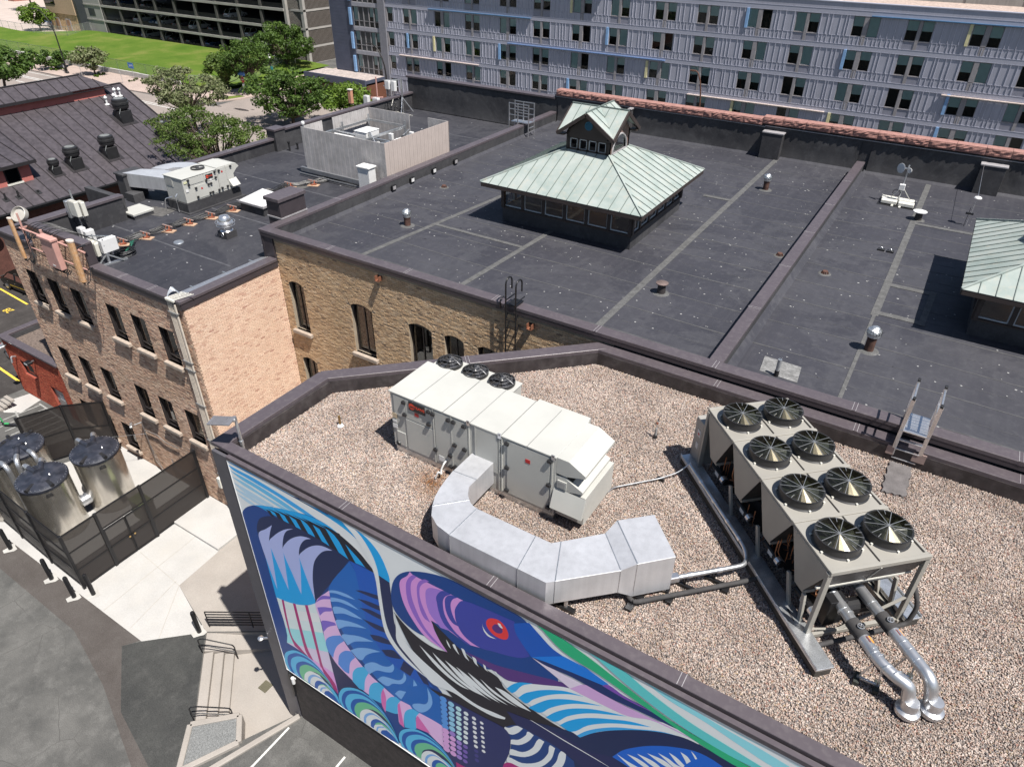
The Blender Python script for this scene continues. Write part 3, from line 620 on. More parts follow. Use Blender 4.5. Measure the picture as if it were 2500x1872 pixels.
# surfaces laid as sheets
def sheet(name, pts, m, lvl, kind='structure', dens=0):
    s1 = MB(); A = sum(pts[i-1][0]*pts[i][1]-pts[i][0]*pts[i-1][1] for i in range(len(pts)))
    s1.poly([(x,y,.004*lvl) for x,y in (pts if A > 0 else pts[::-1])]); return build(name, s1, m, kind=kind)
sheet('brown_asphalt_strip', [(-46,6.2), (-30.03,5.78), (-24.17,5.69), (-20.93,4.9), (-17.32,3.65), (-15,2), (-14.2,2.6), (-16.8,3.96), (-19.44,4.64), (-21.93,6.3), (-21.5,6.9), (-25.5,6.9), (-46,6.9)], ASPHW, 1)
sheet('dark_asphalt_patch', [(-21.93,6.3), (-19.44,4.64), (-16.82,3.96), (-15.5,3.2), (-15.75,4.5), (-16.86,5.8), (-19.68,8.47), (-21.46,6.86)], ASPHD, 2)
sheet('parking_lot', [(-13.7,7.95), (-15.2,4.3), (-16,2), (-10,-12), (8,-12), (8,7.95)], ASPH, 1)
sheet('parking_line', [(-13.90,7.5), (-13.82,7.5), (-13.88,4.0), (-13.96,4.0)], WLINE, 2)
sheet('parking_line', [(-11.49,7.8), (-11.41,7.8), (-11.45,4.0), (-11.53,4.0)], WLINE, 2)
sheet('concrete_yard', [(-46,6.9), (-25.5,6.86), (-21.46,6.85), (-19.7,8.48), (-22.6,9.41), (-22.75,11.5), (-22.8,13.7), (-33.3,13.7), (-36.4,7.6), (-46,7.5)], CONC, 3)
sheet('concrete_walk', [(-22.6,9.41), (-19.68,8.52), (-16.5,10.6), (-14.5,12.05), (-14.5,13), (-14.5,18.6), (-23.6,18.6), (-23.6,13.7), (-22.75,11.5)], CONC2, 4)
jl = MB()
for a, b in (((-25.7,9.66),(-22.6,9.41)), ((-24.1,6.9),(-24.4,11.6)), ((-22.6,9.41),(-21.0,7.3)), ((-27,6.95),(-27,7.1)), ((-22.4,7.0),(-22.9,9.5))): jl.bar((a[0],a[1],.0175), (b[0],b[1],.0175), .025, .003)
struct('concrete_joint', jl, M('joint_line', (.36,.34,.31), .9))
pad = MB(); pad.box(-26.2,-22.78,11.6,13.68,0,.16)
tag(build('concrete_pad', pad, CONC, bev=.02), 'raised white concrete pad between the screen fence and the brick corner', 'concrete pad')
# lot to the far left, with painted bays
sheet('car_park', [(-72,8), (-44.0,8), (-43.2,13.8), (-43.0,24), (-50,24), (-72,26)], ASPHB, 1)
sheet('pale_apron', [(-42.9,12.0), (-41.7,11.9), (-40.9,12.4), (-41.2,13.7), (-42.4,13.7)], CONC, 2)
for (a, b) in (((-46.9,14.2),(-44.2,14.05)), ((-58.2,19.95),(-53.9,19.72)), ((-50.4,16.6),(-46.6,16.4))):
    s1 = MB(); s1.bar((a[0],a[1],.012), (b[0],b[1],.012), .14, .004); build('yellow_bay_line', s1, YEL, kind='structure')
hz = MB()
for i in range(6): hz.bar((-41.1+i*.62,11.0,.016), (-40.7+i*.62,13.4,.016), .09, .004)
hz.bar((-41.3,12.3,.0165), (-37.5,11.2,.0165), .09, .004); hz.bar((-40.9,13.45,.0162), (-37.2,13.3,.0162), .09, .004)
struct('hatched_bay_paint', hz, M('worn_line', (.26,.26,.25), .9, var=.25, vs=4))
def text(name, body, size, loc, rot, m, parent=None, ext=.004, align='CENTER'):
    cu = bpy.data.curves.new(name, 'FONT'); cu.body = body; cu.size = size; cu.extrude = ext; cu.align_x = align; cu.align_y = 'CENTER'
    o = bpy.data.objects.new(name, cu); COL.objects.link(o); o.location = loc; o.rotation_euler = rot
    dg = bpy.context.evaluated_depsgraph_get(); me = bpy.data.meshes.new_from_object(o.evaluated_get(dg)); me.transform(o.matrix_basis)
    bpy.data.objects.remove(o); 
    if parent is not None: me.transform(Matrix.Translation(-LOC[parent.name]))
    me.materials.clear(); me.materials.append(m)
    o2 = bpy.data.objects.new(name, me); COL.objects.link(o2)
    if parent is not None: o2.parent = parent; LOC[o2.name] = LOC[parent.name]
    return o2
text('bay_number', '28', .75, (-54.1,18.5,.012), (0,0,R(185)), YEL)['kind'] = 'structure'
# street, pavements, lawn
sheet('street', [(-330,50), (-70,50), (-70,67), (-92.5,67), (-112,66.4), (-330,66.0)], ROAD, 1)
sheet('cross_street', [(-93,66.9), (-70,66.9), (-70,240), (-92,240), (-93.5,72)], ROAD, 2)
for (a, b, w) in (((-330,62.9),(-101,63.45),.14), ((-330,62.3),(-96,62.9),.14), ((-330,65.1),(-112,65.7),.12)):
    s1 = MB(); s1.bar((a[0],a[1],.012), (b[0],b[1],.012), w*1.3, .004); build('lane_line', s1, WLINE, kind='structure')
for x in range(-214, -74, 10):
    s1 = MB(); s1.bar((x,60.6,.012), (x+2.6,60.62,.012), .2, .004); build('lane_dash', s1, WLINE, kind='structure')
pv = MB(); pv.prism([(-330,66.2), (-112,66.6), (-97.5,67.6), (-94.6,69.2), (-93.2,72), (-93.2,120), (-98.0,120), (-99.4,76.5), (-101.5,72.9), (-330,72.9)], -.05, .13)
struct('pavement', pv, M('pavement_slab', (.36,.285,.25), .9, var=.1, vs=.35, fine=6))
for px, py, rx, ry in ((-88.2,68.0,1.5,.42), (-92.5,67.6,.5,.2), (-86.9,68.9,.4,.15)):
    s1 = MB(); s1.poly([(px+rx*math.cos(a*.4)*(1+.15*math.sin(3*a)), py+ry*math.sin(a*.4), .013) for a in range(16)]); build('road_patch', s1, M('tar_patch', (.05,.042,.04), .5), kind='structure')
sheet('pale_yard', [(-330,86.5), (-188,87), (-168,89.8), (-172,97.8), (-240,150), (-330,150)], M('pale_paving', (.41,.345,.31), .9, var=.1, vs=.3), 2)
vg = MB(); vg.prism([(-97.6,69.8), (-94.6,70.6), (-93.9,73.5), (-95.2,73.6), (-96,72)], .1, .16); vg.prism([(-98.5,77), (-94,77), (-94,90), (-98,90)], .1, .16)
build('verge_grass', vg, GRASS, kind='structure')
# lawn with mown relief
lm = MB(); nx, ny = 120, 34
def lawn_edge(x): return 73.3+max(0,(-170-x))*.25*.35
for j in range(ny+1):
    for i in range(nx+1):
        x = -330+(230.5)*i/nx; yb = 97.4 if x > -170.5 else 97.4-min(9.5,(-170.5-x)*.9); y0 = 73.3
        y = y0+(yb-y0)*j/ny; edge = min(j, ny-j, nx-i)
        lm.v.append((x, y, .55+(.22*math.sin(x*.05)+.16*math.sin(x*.11+y*.2)+.5*(y-y0)/(yb-y0))*min(1, edge/3)))
for j in range(ny):
    for i in range(nx): a = j*(nx+1)+i; lm.f.append([a, a+1, a+nx+2, a+nx+1]); lm.m.append(0); lm.t.append(0)
struct('lawn', lm, GRASS, smooth=True)
sheet('side_lawn', [(-110,74), (-99.8,74), (-98,97.5), (-110,97.5)], GRASS, 30)
# ---------------------------------------------------------------- mural building with the gravel roof
GZ = 11.8; CT = 12.35
mbld = thing('mural_building', 'pebble roofed building whose front wall carries the huge blue mural', 'building', (-8,12,0))
OUT = [(-14.42,8.15), (20,8.15), (20,18.42), (-8.0,18.42), (-14.42,12.3)]
body = MB(); body.prism([(-14.40,8.18), (20,8.18), (20,18.38), (-8.02,18.38), (-14.40,12.26)], -.4, 11.74)
build('wall', body, M('dark_metal_wall', (.055,.050,.056), .5, .2, var=.08), mbld)
lowb = MB(); lowb.box(-13.7,20,8.03,8.17,-.3,2.92); build('lower_wall', lowb, M('dark_brick_base', (.045,.036,.034), .85, var=.3, vs=3, fine=14), mbld)
def band(mb, a, b, w, z0, z1, side=1, m=0):     # strip from a to b thickened to its left
    a, b = Vector(a), Vector(b); d = (b-a).normalized(); n = Vector((-d.y,d.x))*w*side
    mb.prism([tuple(a), tuple(b), tuple(b+n), tuple(a+n)], z0, z1, m)
# parapet upstands and copings, in lengths with open joints
ups = MB()
ups.box(-14.36,20,8.2,8.42,11.7,12.22); ups.box(-14.36,-14.06,8.2,12.2,11.7,12.22)
band(ups, (-14.33,12.2), (-8.0,18.36), .26, 11.7, 12.22, -1); ups.box(-8.05,20,18.08,18.36,11.7,12.22)
build('upstand', ups, M('upstand_brown', (.040,.034,.036), .5, .1, var=.35, vs=3, dirt=((.12,.11,.11,1), 2.5, .5)), mbld)
def coping(path_a, path_b, w, z, side, parent, step=3.0, name='coping', mats=None, th=.13, proud=.03):
    a, b = Vector(path_a), Vector(path_b); L = (b-a).length; d = (b-a)/L; n = max(1, round(L/step)); k = 0
    for i in range(n):
        p, q = a+d*(L*i/n+(.006 if i else 0)), a+d*(L*(i+1)/n-(.006 if i < n-1 else 0)); mb = MB(); nn = Vector((-d.y,d.x))*side
        e = nn*-proud
        mb.prism([tuple(p+e), tuple(q+e), tuple(q+nn*(w+proud)), tuple(p+nn*(w+proud))], z-th, z)
        build(name, mb, mats or COPE, parent, bev=.012)
        if i: 
            jm = MB(); jm.prism([tuple(p-d*.05+e*1.05), tuple(p+d*.05+e*1.05), tuple(p+d*.05+nn*(w+proud*1.05)), tuple(p-d*.05+nn*(w+proud*1.05))], z-th, z+.004)
            for s_ in (-.05, .05): jm.bar((*(p+d*s_+e),z+.0045), (*(p+d*s_+nn*(w+proud)),z+.0045), .012, .003, 1)
            build('joint_cover', jm, [mats or COPE, FRAMEL], parent)
coping((-14.12,8.15), (20,8.15), .28, CT, 1, mbld, 4.2, proud=.01)
coping((-14.58,8.15), (-14.58,12.2), .46, CT-.003, -1, mbld, 8, proud=.01)
coping((-14.58,12.24), (-8.05,18.60), .44, CT-.006, -1, mbld, 4.6, proud=.01)
coping((-8.0,18.55), (20,18.55), .44, CT-.009, -1, mbld, 4.2, proud=.01)
lg = MB(); lg.box(-13.8,20,7.985,8.10,12.16,12.29); lg.box(-14.42,20,8.10,8.16,12.10,12.2,1)
build('mural_ledge', lg, [COPE, BLK], mbld, bev=.008)
pil = MB(); pil.box(-14.43,-13.81,8.02,8.16,-.35,12.2); build('corner_pilaster', pil, M('pilaster_metal', (.12,.115,.13), .45, .3, var=.08), mbld)
# gravel bed: a real stone layer
deck = MB(); deck.poly([(-14.05,8.43,GZ-.035), (6,8.43,GZ-.035), (6,18.07,GZ-.035), (-7.98,18.07,GZ-.035), (-14.05,12.18,GZ-.035)])
gbm = NT('gravel_bed')
gbm.col(gbm.ramp(gbm.noise(30, 3), [(.3, (.05,.045,.042,1)), (.7, (.24,.20,.18,1))])); gbm.b.inputs['Roughness'].default_value = 1
deck_o = build('roof_deck', deck, gbm.mat, mbld)
gsm = NT('pebble'); ga = gsm.attr('rv', 'INSTANCER')
pc = gsm.ramp(ga, [(0, (.45,.37,.325,1)), (.18, (.38,.29,.24,1)), (.34, (.25,.225,.21,1)), (.44, (.52,.45,.40,1)), (.56, (.33,.225,.18,1)), (.64, (.17,.165,.17,1)), (.73, (.43,.355,.30,1)), (.83, (.29,.14,.105,1)), (.87, (.56,.50,.45,1)), (.93, (.37,.28,.17,1)), (.965, (.085,.085,.09,1))], 'CONSTANT')
pc = gsm.mix(.14, pc, (.40,.335,.305,1)); pc = gsm.mix(.6, pc, gsm.mix(1, pc, gsm.ramp(gsm.noise(.32, 5, .65), [(.35, (.72,.70,.69,1)), (.62, (1.1,1.1,1.1,1))]), 'MULTIPLY')); pc = gsm.mix(.5, pc, gsm.mix(1, pc, gsm.ramp(gsm.noise(1.1, 4), [(.32, (.66,.62,.60,1)), (.62, (1.15,1.15,1.15,1))]), 'MULTIPLY'))
vd = gsm.n.new('ShaderNodeVectorMath'); vd.operation = 'DISTANCE'; vd.inputs[1].default_value = (-8.95,10.55,11.8); gsm.link(gsm.geo.outputs['Position'], vd.inputs[0]); dm = gsm.ramp(vd.outputs['Value'], [(.15, (1,1,1,1)), (.75, (0,0,0,1))]); dm = gsm.mix(1, dm, gsm.ramp(gsm.noise(5, 4), [(.35, (.2,.2,.2,1)), (.6, (1,1,1,1))]), 'MULTIPLY'); pc = gsm.mix(dm, pc, gsm.mix(1, pc, (.62,.36,.16,1), 'MULTIPLY'))
gsm.col(pc); gsm.b.inputs['Roughness'].default_value = .8
ng = bpy.data.node_groups.new('gravel_scatter', 'GeometryNodeTree')
ng.interface.new_socket('Geometry', in_out='INPUT', socket_type='NodeSocketGeometry'); ng.interface.new_socket('Geometry', in_out='OUTPUT', socket_type='NodeSocketGeometry')
N = ng.nodes; LK = ng.links.new
gi, go = N.new('NodeGroupInput'), N.new('NodeGroupOutput')
dp = N.new('GeometryNodeDistributePointsOnFaces'); dp.inputs['Density'].default_value = 2100; LK(gi.outputs[0], dp.inputs[0])
ico = N.new('GeometryNodeMeshIcoSphere'); ico.inputs['Radius'].default_value = 1; ico.inputs['Subdivisions'].default_value = 2
shs = N.new('GeometryNodeSetShadeSmooth'); LK(ico.outputs[0], shs.inputs[0])
sm = N.new('GeometryNodeSetMaterial'); sm.inputs['Material'].default_value = gsm.mat; LK(shs.outputs[0], sm.inputs[0])
def rv(lo, hi, typ='FLOAT', seed=0):
    r_ = N.new('FunctionNodeRandomValue'); r_.data_type = typ; r_.inputs['Seed'].default_value = seed
    i = [x for x in r_.inputs if x.name in ('Min','Max') and x.enabled]; i[0].default_value = lo; i[1].default_value = hi
    return [x for x in r_.outputs if x.enabled][0]
io = N.new('GeometryNodeInstanceOnPoints'); LK(dp.outputs[0], io.inputs['Points']); LK(sm.outputs[0], io.inputs['Instance'])
LK(rv((0,0,0), (6.28,6.28,6.28), 'FLOAT_VECTOR', 1), io.inputs['Rotation']); LK(rv((.008,.007,.006), (.0255,.022,.017), 'FLOAT_VECTOR', 2), io.inputs['Scale'])
sp = N.new('GeometryNodeSetPosition'); LK(dp.outputs[0], sp.inputs[0]); LK(rv((-.004,-.004,.0), (.004,.004,.034), 'FLOAT_VECTOR', 3), sp.inputs['Offset']); LK(sp.outputs[0], io.inputs['Points'])
sa = N.new('GeometryNodeStoreNamedAttribute'); sa.domain = 'INSTANCE'; sa.data_type = 'FLOAT'; sa.inputs['Name'].default_value = 'rv'
LK(io.outputs[0], sa.inputs[0]); LK(rv(0.0, 1.0, 'FLOAT', 4), [x for x in sa.inputs if x.name == 'Value' and x.enabled][0]); LK(sa.outputs[0], go.inputs[0])
bed = MB(); bed.v = list(deck.v); bed.f = list(deck.f); bed.m = [0]; bed.t = [0]
gv = build('gravel', bed, gsm.mat, kind='stuff'); gv.modifiers.new('scatter', 'NODES').node_group = ng
gv['label'] = 'loose pink and grey pebbles covering the flat roof around the air units'; gv['category'] = 'gravel'
# ---------------------------------------------------------------- the mural: flat paint on one panel
art = thing('mural', 'large wall mural of a blue and violet bird head with striped wings and waves', 'mural', (-4,8,7.5))
pn = MB(); pn.box(-13.79,20,8.0,8.03,2.93,12.15); 
def paint(n, c): return M('paint_'+n, tuple(min(.88, v*k_*(.95+.5*min(1, v/.4))) for v, k_ in zip(S(*c)[:3], (.96,1.04,.95))), .36, var=.03, vs=1)
build('panel', pn, paint('base', ART_COLS['L']), art)
amb = MB(); keys = list(ART_COLS); am = [paint(k, ART_COLS[k]) for k in keys]
def smooth_poly(q, mode):
    n = len(q)
    if not mode: return q
    P = [Vector(p) for p in q]; lim = math.cos(R(55 if mode == 1 else 100)); out = []
    sm_ = []
    for i in range(n):
        a, b = (P[i]-P[i-1]), (P[(i+1) % n]-P[i])
        sm_.append(a.length > 1e-6 and b.length > 1e-6 and a.normalized().dot(b.normalized()) > lim)
    for i in range(n):
        p, q2 = P[i], P[(i+1) % n]; L = (q2-p).length; out.append(tuple(p))
        if L < .05: continue
        t0 = ((P[(i+1) % n]-P[i-1]).normalized()*L) if sm_[i] else (q2-p)
        t1 = ((P[(i+2) % n]-P[i]).normalized()*L) if sm_[(i+1) % n] else (q2-p)
        if not sm_[i] and not sm_[(i+1) % n]: continue
        for u in (.25, .5, .75):
            h = p*(2*u**3-3*u*u+1)+t0*(u**3-2*u*u+u)+q2*(-2*u**3+3*u*u)+t1*(u**3-u*u); out.append(tuple(h))
    return out
for c, mode, lev, q in ART:
    q = [int(k) for k in q.split()]; q = [(a/100-14, b/100) for a, b in zip(q[::2], q[1::2])]
    q = smooth_poly(q, mode); y = 8.0-.0003*lev-.001
    q = [(min(max(x,-13.785),19), min(max(z,2.94),12.145)) for x, z in q]
    A = sum(q[i-1][0]*q[i][1]-q[i][0]*q[i-1][1] for i in range(len(q)))
    if A < 0: q = q[::-1]
    amb.poly([(x,y,z) for x,z in q], keys.index(c))
build('painting', amb, am, art)
tr = MB(); tr.box(-13.80,20,7.985,8.0,2.92,2.945); tr.box(-13.80,-13.785,7.985,8.0,2.945,12.15); build('edge_trim', tr, WHT, art)
# ---------------------------------------------------------------- brickwork helper
def bricks(org, u, nrm, U0, U1, Z0, Z1, holes, mats, parent, course=.078, blen=.212, bh=.066, proud=.012, rough=.005, seed=1, hskip=0.012, dark=.06):
    """real bricks in running bond on a wall plane; holes = [(u0,u1,z0,zspring,rise)]"""
    r = random.Random(seed); mb = MB(); org, u, nrm = Vector(org), Vector(u), Vector(nrm); k = 0; z = Z0
    vs, fs, ts = [], [], []
    def halfw(h, zz):
        u0, u1, z0, z1, rise = h
        if zz < z0 or zz > z1+rise: return None
        if zz <= z1 or rise == 0: return (u0, u1)
        w = (u1-u0)/2; rad = (w*w+rise*rise)/(2*rise); d = rad*rad-(zz-(z1+rise-rad))**2
        if d <= 0: return None
        x = math.sqrt(d); c = (u0+u1)/2; return (max(u0,c-x), min(u1,c+x))
    while z+bh < Z1:
        ivs = [(U0, U1)]
        for h in holes:
            hw = halfw(h, z) or halfw(h, z+bh)
            h2 = halfw(h, z+bh) or hw
            if not hw: continue
            a, b = min(hw[0], h2[0])-hskip*0, max(hw[1], h2[1])
            if h[4] and z > h[3]-.05: a -= .20; b += .20
            nv = []
            for s, e in ivs:
                if b <= s or a >= e: nv.append((s, e)); continue
                if a-s > .03: nv.append((s, a))
                if e-b > .03: nv.append((b, e))
            ivs = nv
        off = (k % 2)*(blen+.012)/2
        hdr = (k % 7 == 6)
        bl = blen*.5 if hdr else blen
        i0 = math.floor((U0-off)/(bl+.012))
        x = off+i0*(bl+.012)
        while x < U1:
            for s, e in ivs:
                a, b = max(x, s), min(x+bl, e)
                if b-a < .035: continue
                p = proud+(r.random()-.5)*2*rough; dz = (r.random()-.5)*.006; tl = (r.random()-.5)*rough*.8; c0 = org+u*a+Vector((0,0,z+dz)); c1 = org+u*b+Vector((0,0,z+dz)); Z = Vector((0,0,bh))
                n0 = nrm*(p+tl); n1 = nrm*(p-tl); base = len(vs)
                vs += [tuple(w) for w in (c0, c1, c1+Z, c0+Z, c0+n0, c1+n1, c1+Z+n1, c0+Z+n0)]
                t = min(.98, max(.02, r.random()*.9+.05)); 
                if r.random() < dark: t = .99
                for f in ((4,5,6,7), (0,1,5,4), (3,7,6,2), (0,4,7,3), (1,2,6,5)): fs.append([base+j for j in f]); ts.append(t)
            x += bl+.012
        z += course; k += 1
    # arch rings
    for h in holes:
        if not h[4]: continue
        u0, u1, z0, z1, rise = h; w = (u1-u0)/2; rad = (w*w+rise*rise)/(2*rise); c = (u0+u1)/2; cz = z1+rise-rad; a = math.asin(w/rad)
        for ring in range(2):
            r0 = rad+.005+ring*.115; n = max(8, int(2*a*r0/.075))
            for i in range(n):
                t0 = -a+2*a*i/n+.06/n; t1 = -a+2*a*(i+1)/n-.06/n; p = nrm*(proud+.004+(r.random()-.5)*rough)
                q = [(math.sin(t0)*r0, math.cos(t0)*r0), (math.sin(t1)*r0, math.cos(t1)*r0), (math.sin(t1)*(r0+.105), math.cos(t1)*(r0+.105)), (math.sin(t0)*(r0+.105), math.cos(t0)*(r0+.105))]
                base = len(vs); lo = [org+u*(c+x)+Vector((0,0,cz+y)) for x, y in q]
                vs += [tuple(w_) for w_ in lo]+[tuple(w_+p) for w_ in lo]; t = r.random()*.5+.1
                for f in ((7,6,5,4), (0,4,5,1), (1,5,6,2), (2,6,7,3), (3,7,4,0)): fs.append([base+j for j in f][::-1]); ts.append(t)
    mb.v, mb.f, mb.t, mb.m = vs, fs, ts, [0]*len(fs)
    return build('brick', mb, mats, parent, kind='stuff')
def backing(org, u, nrm, U0, U1, Z0, Z1, holes, mat, parent, depth=.22, name='wall', jamb=None):
    org, u, nrm = Vector(org), Vector(u), Vector(nrm); us = sorted({U0, U1, *[x for h in holes for x in h[:2]]}); zs = sorted({Z0, Z1, *[x for h in holes for x in (h[2], h[3]+h[4])]})
    us = [x for x in us if U0 <= x <= U1]; zs = [x for x in zs if Z0 <= x <= Z1]; mb = MB(); P = lambda a, z, d=0: org+u*a+Vector((0,0,z))-nrm*d
    for i in range(len(us)-1):
        for j in range(len(zs)-1):
            cu, cz = (us[i]+us[i+1])/2, (zs[j]+zs[j+1])/2
            if any(h[0] < cu < h[1] and h[2] < cz < h[3]+h[4] for h in holes): continue
            mb.quad(P(us[i],zs[j]), P(us[i+1],zs[j]), P(us[i+1],zs[j+1]), P(us[i],zs[j+1]))
    for u0, u1, z0, z1, rise in holes:
        n = 10 if rise else 1; top = []
        w = (u1-u0)/2; c = (u0+u1)/2
        if rise:
            rad = (w*w+rise*rise)/(2*rise); a = math.asin(w/rad)
            top = [(c+rad*math.sin(-a+2*a*i/n), z1+rise-rad+rad*math.cos(-a+2*a*i/n)) for i in range(n+1)]
        else: top = [(u0,z1), (u1,z1)]
        loop = [(u0,z0)]+top+[(u1,z0)]
        for i in range(len(loop)):
            (a0,b0), (a1,b1) = loop[i-1], loop[i]; mb.quad(P(a0,b0), P(a0,b0,depth), P(a1,b1,depth), P(a1,b1), 1 if jamb else 0)
        for i in range(len(top)-1):
            if rise:
                (a0,b0), (a1,b1) = top[i], top[i+1]; mb.quad(P(a0,b0), P(a1,b1), P(a1,z1+rise), P(a0,z1+rise))
    return build(name, mb, [mat, jamb] if jamb else mat, parent)
def window(org, u, nrm, h, parent, set_in=.13, gl=None, mull=False, fm=None, fw=.06, sillm=None, blind=0, rail=None):
    """frame > pane, with a dark room behind; a sill under it"""
    org, u, nrm = Vector(org), Vector(u), Vector(nrm); u0, u1, z0, z1, rise = h; P = lambda a, z, d=0: org+u*a+Vector((0,0,z))-nrm*d
    fr = MB(); Zt = z1+rise; fm = fm or FRAME
    def b(a0, a1, b0, b1, d0, d1, m=0, mb=fr): mb.ob(P((a0+a1)/2,(b0+b1)/2,(d0+d1)/2), u*((a1-a0)/2), nrm*((d1-d0)/2), Vector((0,0,(b1-b0)/2)), m)
    b(u0,u0+fw,z0,Zt,set_in,set_in+.07); b(u1-fw,u1,z0,Zt,set_in,set_in+.07); b(u0+fw,u1-fw,z0,z0+fw,set_in,set_in+.07); b(u0+fw,u1-fw,Zt-fw-rise*.9,Zt,set_in,set_in+.07)
    if mull: b((u0+u1)/2-.025,(u0+u1)/2+.025,z0+fw,Zt-fw-rise*.9,set_in,set_in+.065)
    if rail: b(u0+fw,u1-fw,rail-.025,rail+.025,set_in,set_in+.065)
    fo = build('window', fr, [fm], parent)
    pa = MB(); pa.quad(P(u0+fw,z0+fw,set_in+.035), P(u1-fw,z0+fw,set_in+.035), P(u1-fw,Zt-fw-rise*.9,set_in+.035), P(u0+fw,Zt-fw-rise*.9,set_in+.035)); build('pane', pa, gl or GLD, fo)
    rm = MB(); d = set_in+.08; e = d+.5
    for q in ([P(u0,z0,e),P(u1,z0,e),P(u1,Zt,e),P(u0,Zt,e)], [P(u0,z0,d),P(u0,z0,e),P(u0,Zt,e),P(u0,Zt,d)], [P(u1,z0,e),P(u1,z0,d),P(u1,Zt,d),P(u1,Zt,e)], [P(u0,Zt,d),P(u0,Zt,e),P(u1,Zt,e),P(u1,Zt,d)], [P(u0,z0,e),P(u0,z0,d),P(u1,z0,d),P(u1,z0,e)]): rm.poly(q)
    build('recess', rm, INT, fo)
    if blind:
        bm_ = MB(); zb = Zt-(Zt-z0)*blind; bm_.quad(P(u0+fw*.5,zb,set_in+.085), P(u1-fw*.5,zb,set_in+.085), P(u1-fw*.5,Zt-.01,set_in+.085), P(u0+fw*.5,Zt-.01,set_in+.085)); build('blind', bm_, BLIND, fo)
    if sillm:
        s1 = MB(); s1.ob(P((u0+u1)/2, z0-.085, -.02), u*((u1-u0)/2+.12), nrm*.15, Vector((0,0,.085))); build('window_sill', s1, sillm, parent, bev=.015)
    return fo
# ---------------------------------------------------------------- three storey brick building (left)
BZ = 11.25
bb = thing('brick_building', 'three storey buff brick building with aerials on its front parapet and conduits down its corner', 'building', (-30.5,18,0))
wu = [-36.05,-34.22,-32.34,-29.62,-27.8,-25.9]
BH = [(x, x+1.0, z0, z1, 0) for x in wu for z0, z1 in ((8.05,9.75), (3.76,5.46))]+[(x, x+1.0, .55, 2.1, 0) for x in wu[:3]]
PB_ = ((.50,.38,.275), (.44,.32,.23), (.56,.44,.325), (.39,.27,.20), (.51,.41,.31), (.45,.30,.22), (.57,.48,.37), (.36,.26,.20), (.20,.14,.11))
PL_ = ((.52,.37,.255), (.55,.40,.275), (.49,.34,.235), (.56,.42,.29), (.53,.38,.26), (.50,.345,.235), (.57,.43,.305), (.47,.32,.22), (.34,.20,.14))
PD_ = ((.47,.35,.22), (.40,.29,.185), (.52,.40,.26), (.43,.31,.20), (.54,.43,.29), (.48,.35,.22), (.37,.27,.18), (.55,.44,.31), (.20,.15,.11))
gain = lambda P, k: [(a*k[0], b*k[1], c*k[2], 1) for a, b, c in P]
PALB, PALL, PALD = gain(PB_, (1.20,1.11,1.12)), gain(PL_, (1.30,1.29,1.42)), gain(PD_, (1.20,1.15,1.12))
BRF, BRL, BRD = brick('brick_front', PALB, .28), brick('brick_side', PALL, .08), brick('brick_dark', PALD, .2)
backing((0,13.72,0), (1,0,0), (0,-1,0), -37.1, -23.72, -.1, 11.1, BH, MORT, bb, jamb=FRAME)
bricks((0,13.72,0), (1,0,0), (0,-1,0), -37.1, -23.73, .02, 11.12, BH, BRF, bb, seed=3, rough=.0055, dark=.02)
for h in BH: window((0,13.72,0), (1,0,0), (0,-1,0), h, bb, sillm=SILL, mull=False, rail=h[2]+.28 if h[2] > 1 else None)
backing((-23.72,0,0), (0,1,0), (1,0,0), 13.72, 18.62, -.1, 11.2, [], M('mortar_light', (.26,.18,.13), .95, var=.15), bb)
bricks((-23.72,0,0), (0,1,0), (1,0,0), 13.73, 18.60, .02, 11.25, [], BRL, bb, seed=5, rough=.0025, proud=.010, dark=.006)
bw = MB(); bw.box(-37.1,-37.0,13.8,43,-.1,11.1); bw.box(-37,-24.6,44.2,44.3,-.1,11.1); build('rear_wall', bw, MORT, bb)
fsc = MB(); fsc.box(-37.12,-34.2,13.64,13.72,11.12,11.40); fsc.box(-29.65,-23.70,13.64,13.72,11.10,11.40); fsc.box(-23.72,-23.66,13.66,18.55,11.14,11.40); build('fascia', fsc, COPED, bb)
rf = MB(); rf.poly([(-37.0,13.9,BZ), (-23.9,13.9,BZ), (-23.9,18.56,BZ), (-24.6,18.56,BZ), (-24.6,44.2,BZ), (-37.0,44.2,BZ)]); build('roof_membrane', rf, ROOF2, bb)
coping((-29.62,13.64), (-23.66,13.64), .40, 11.52, 1, bb, 2.0)
coping((-23.66,13.64), (-23.66,18.52), .40, 11.523, 1, bb, 6)
coping((-37.15,13.64), (-34.2,13.64), .40, 11.52, 1, bb, 6); coping((-37.13,13.64), (-37.13,18.4), .36, 11.517, -1, bb, 6)
rpar = MB(); rpar.box(-34.1,-29.72,13.72,14.0,11.2,12.38); rpar.box(-34.1,-33.8,14.0,18.1,11.2,12.38); build('raised_parapet', rpar, UPST, bb)
rpe = MB(); rpe.box(-29.74,-29.66,13.66,14.06,11.4,12.4); build('parapet_end', rpe, COPED, bb)
backing((0,13.70,0), (1,0,0), (0,-1,0), -34.1, -29.74, 11.08, 12.36, [], MORT, bb, name='parapet_wall')
bricks((0,13.70,0), (1,0,0), (0,-1,0), -34.1, -29.75, 11.1, 12.36, [], BRF, bb, seed=11)
coping((-34.15,13.66), (-29.66,13.66), .38, 12.5, 1, bb, 2.3); coping((-34.13,14.05), (-34.13,18.2), .36, 12.497, -1, bb, 5)
for bx_ in ((-37.1,-36.8,23.4,30.5,11.2,11.95), (-37.1,-36.8,30.5,44.2,11.2,12.36), (-37.0,-34.1,18.1,18.4,11.2,12.3)): lp = MB(); lp.box(*bx_); build('side_upstand', lp, UPST, bb)
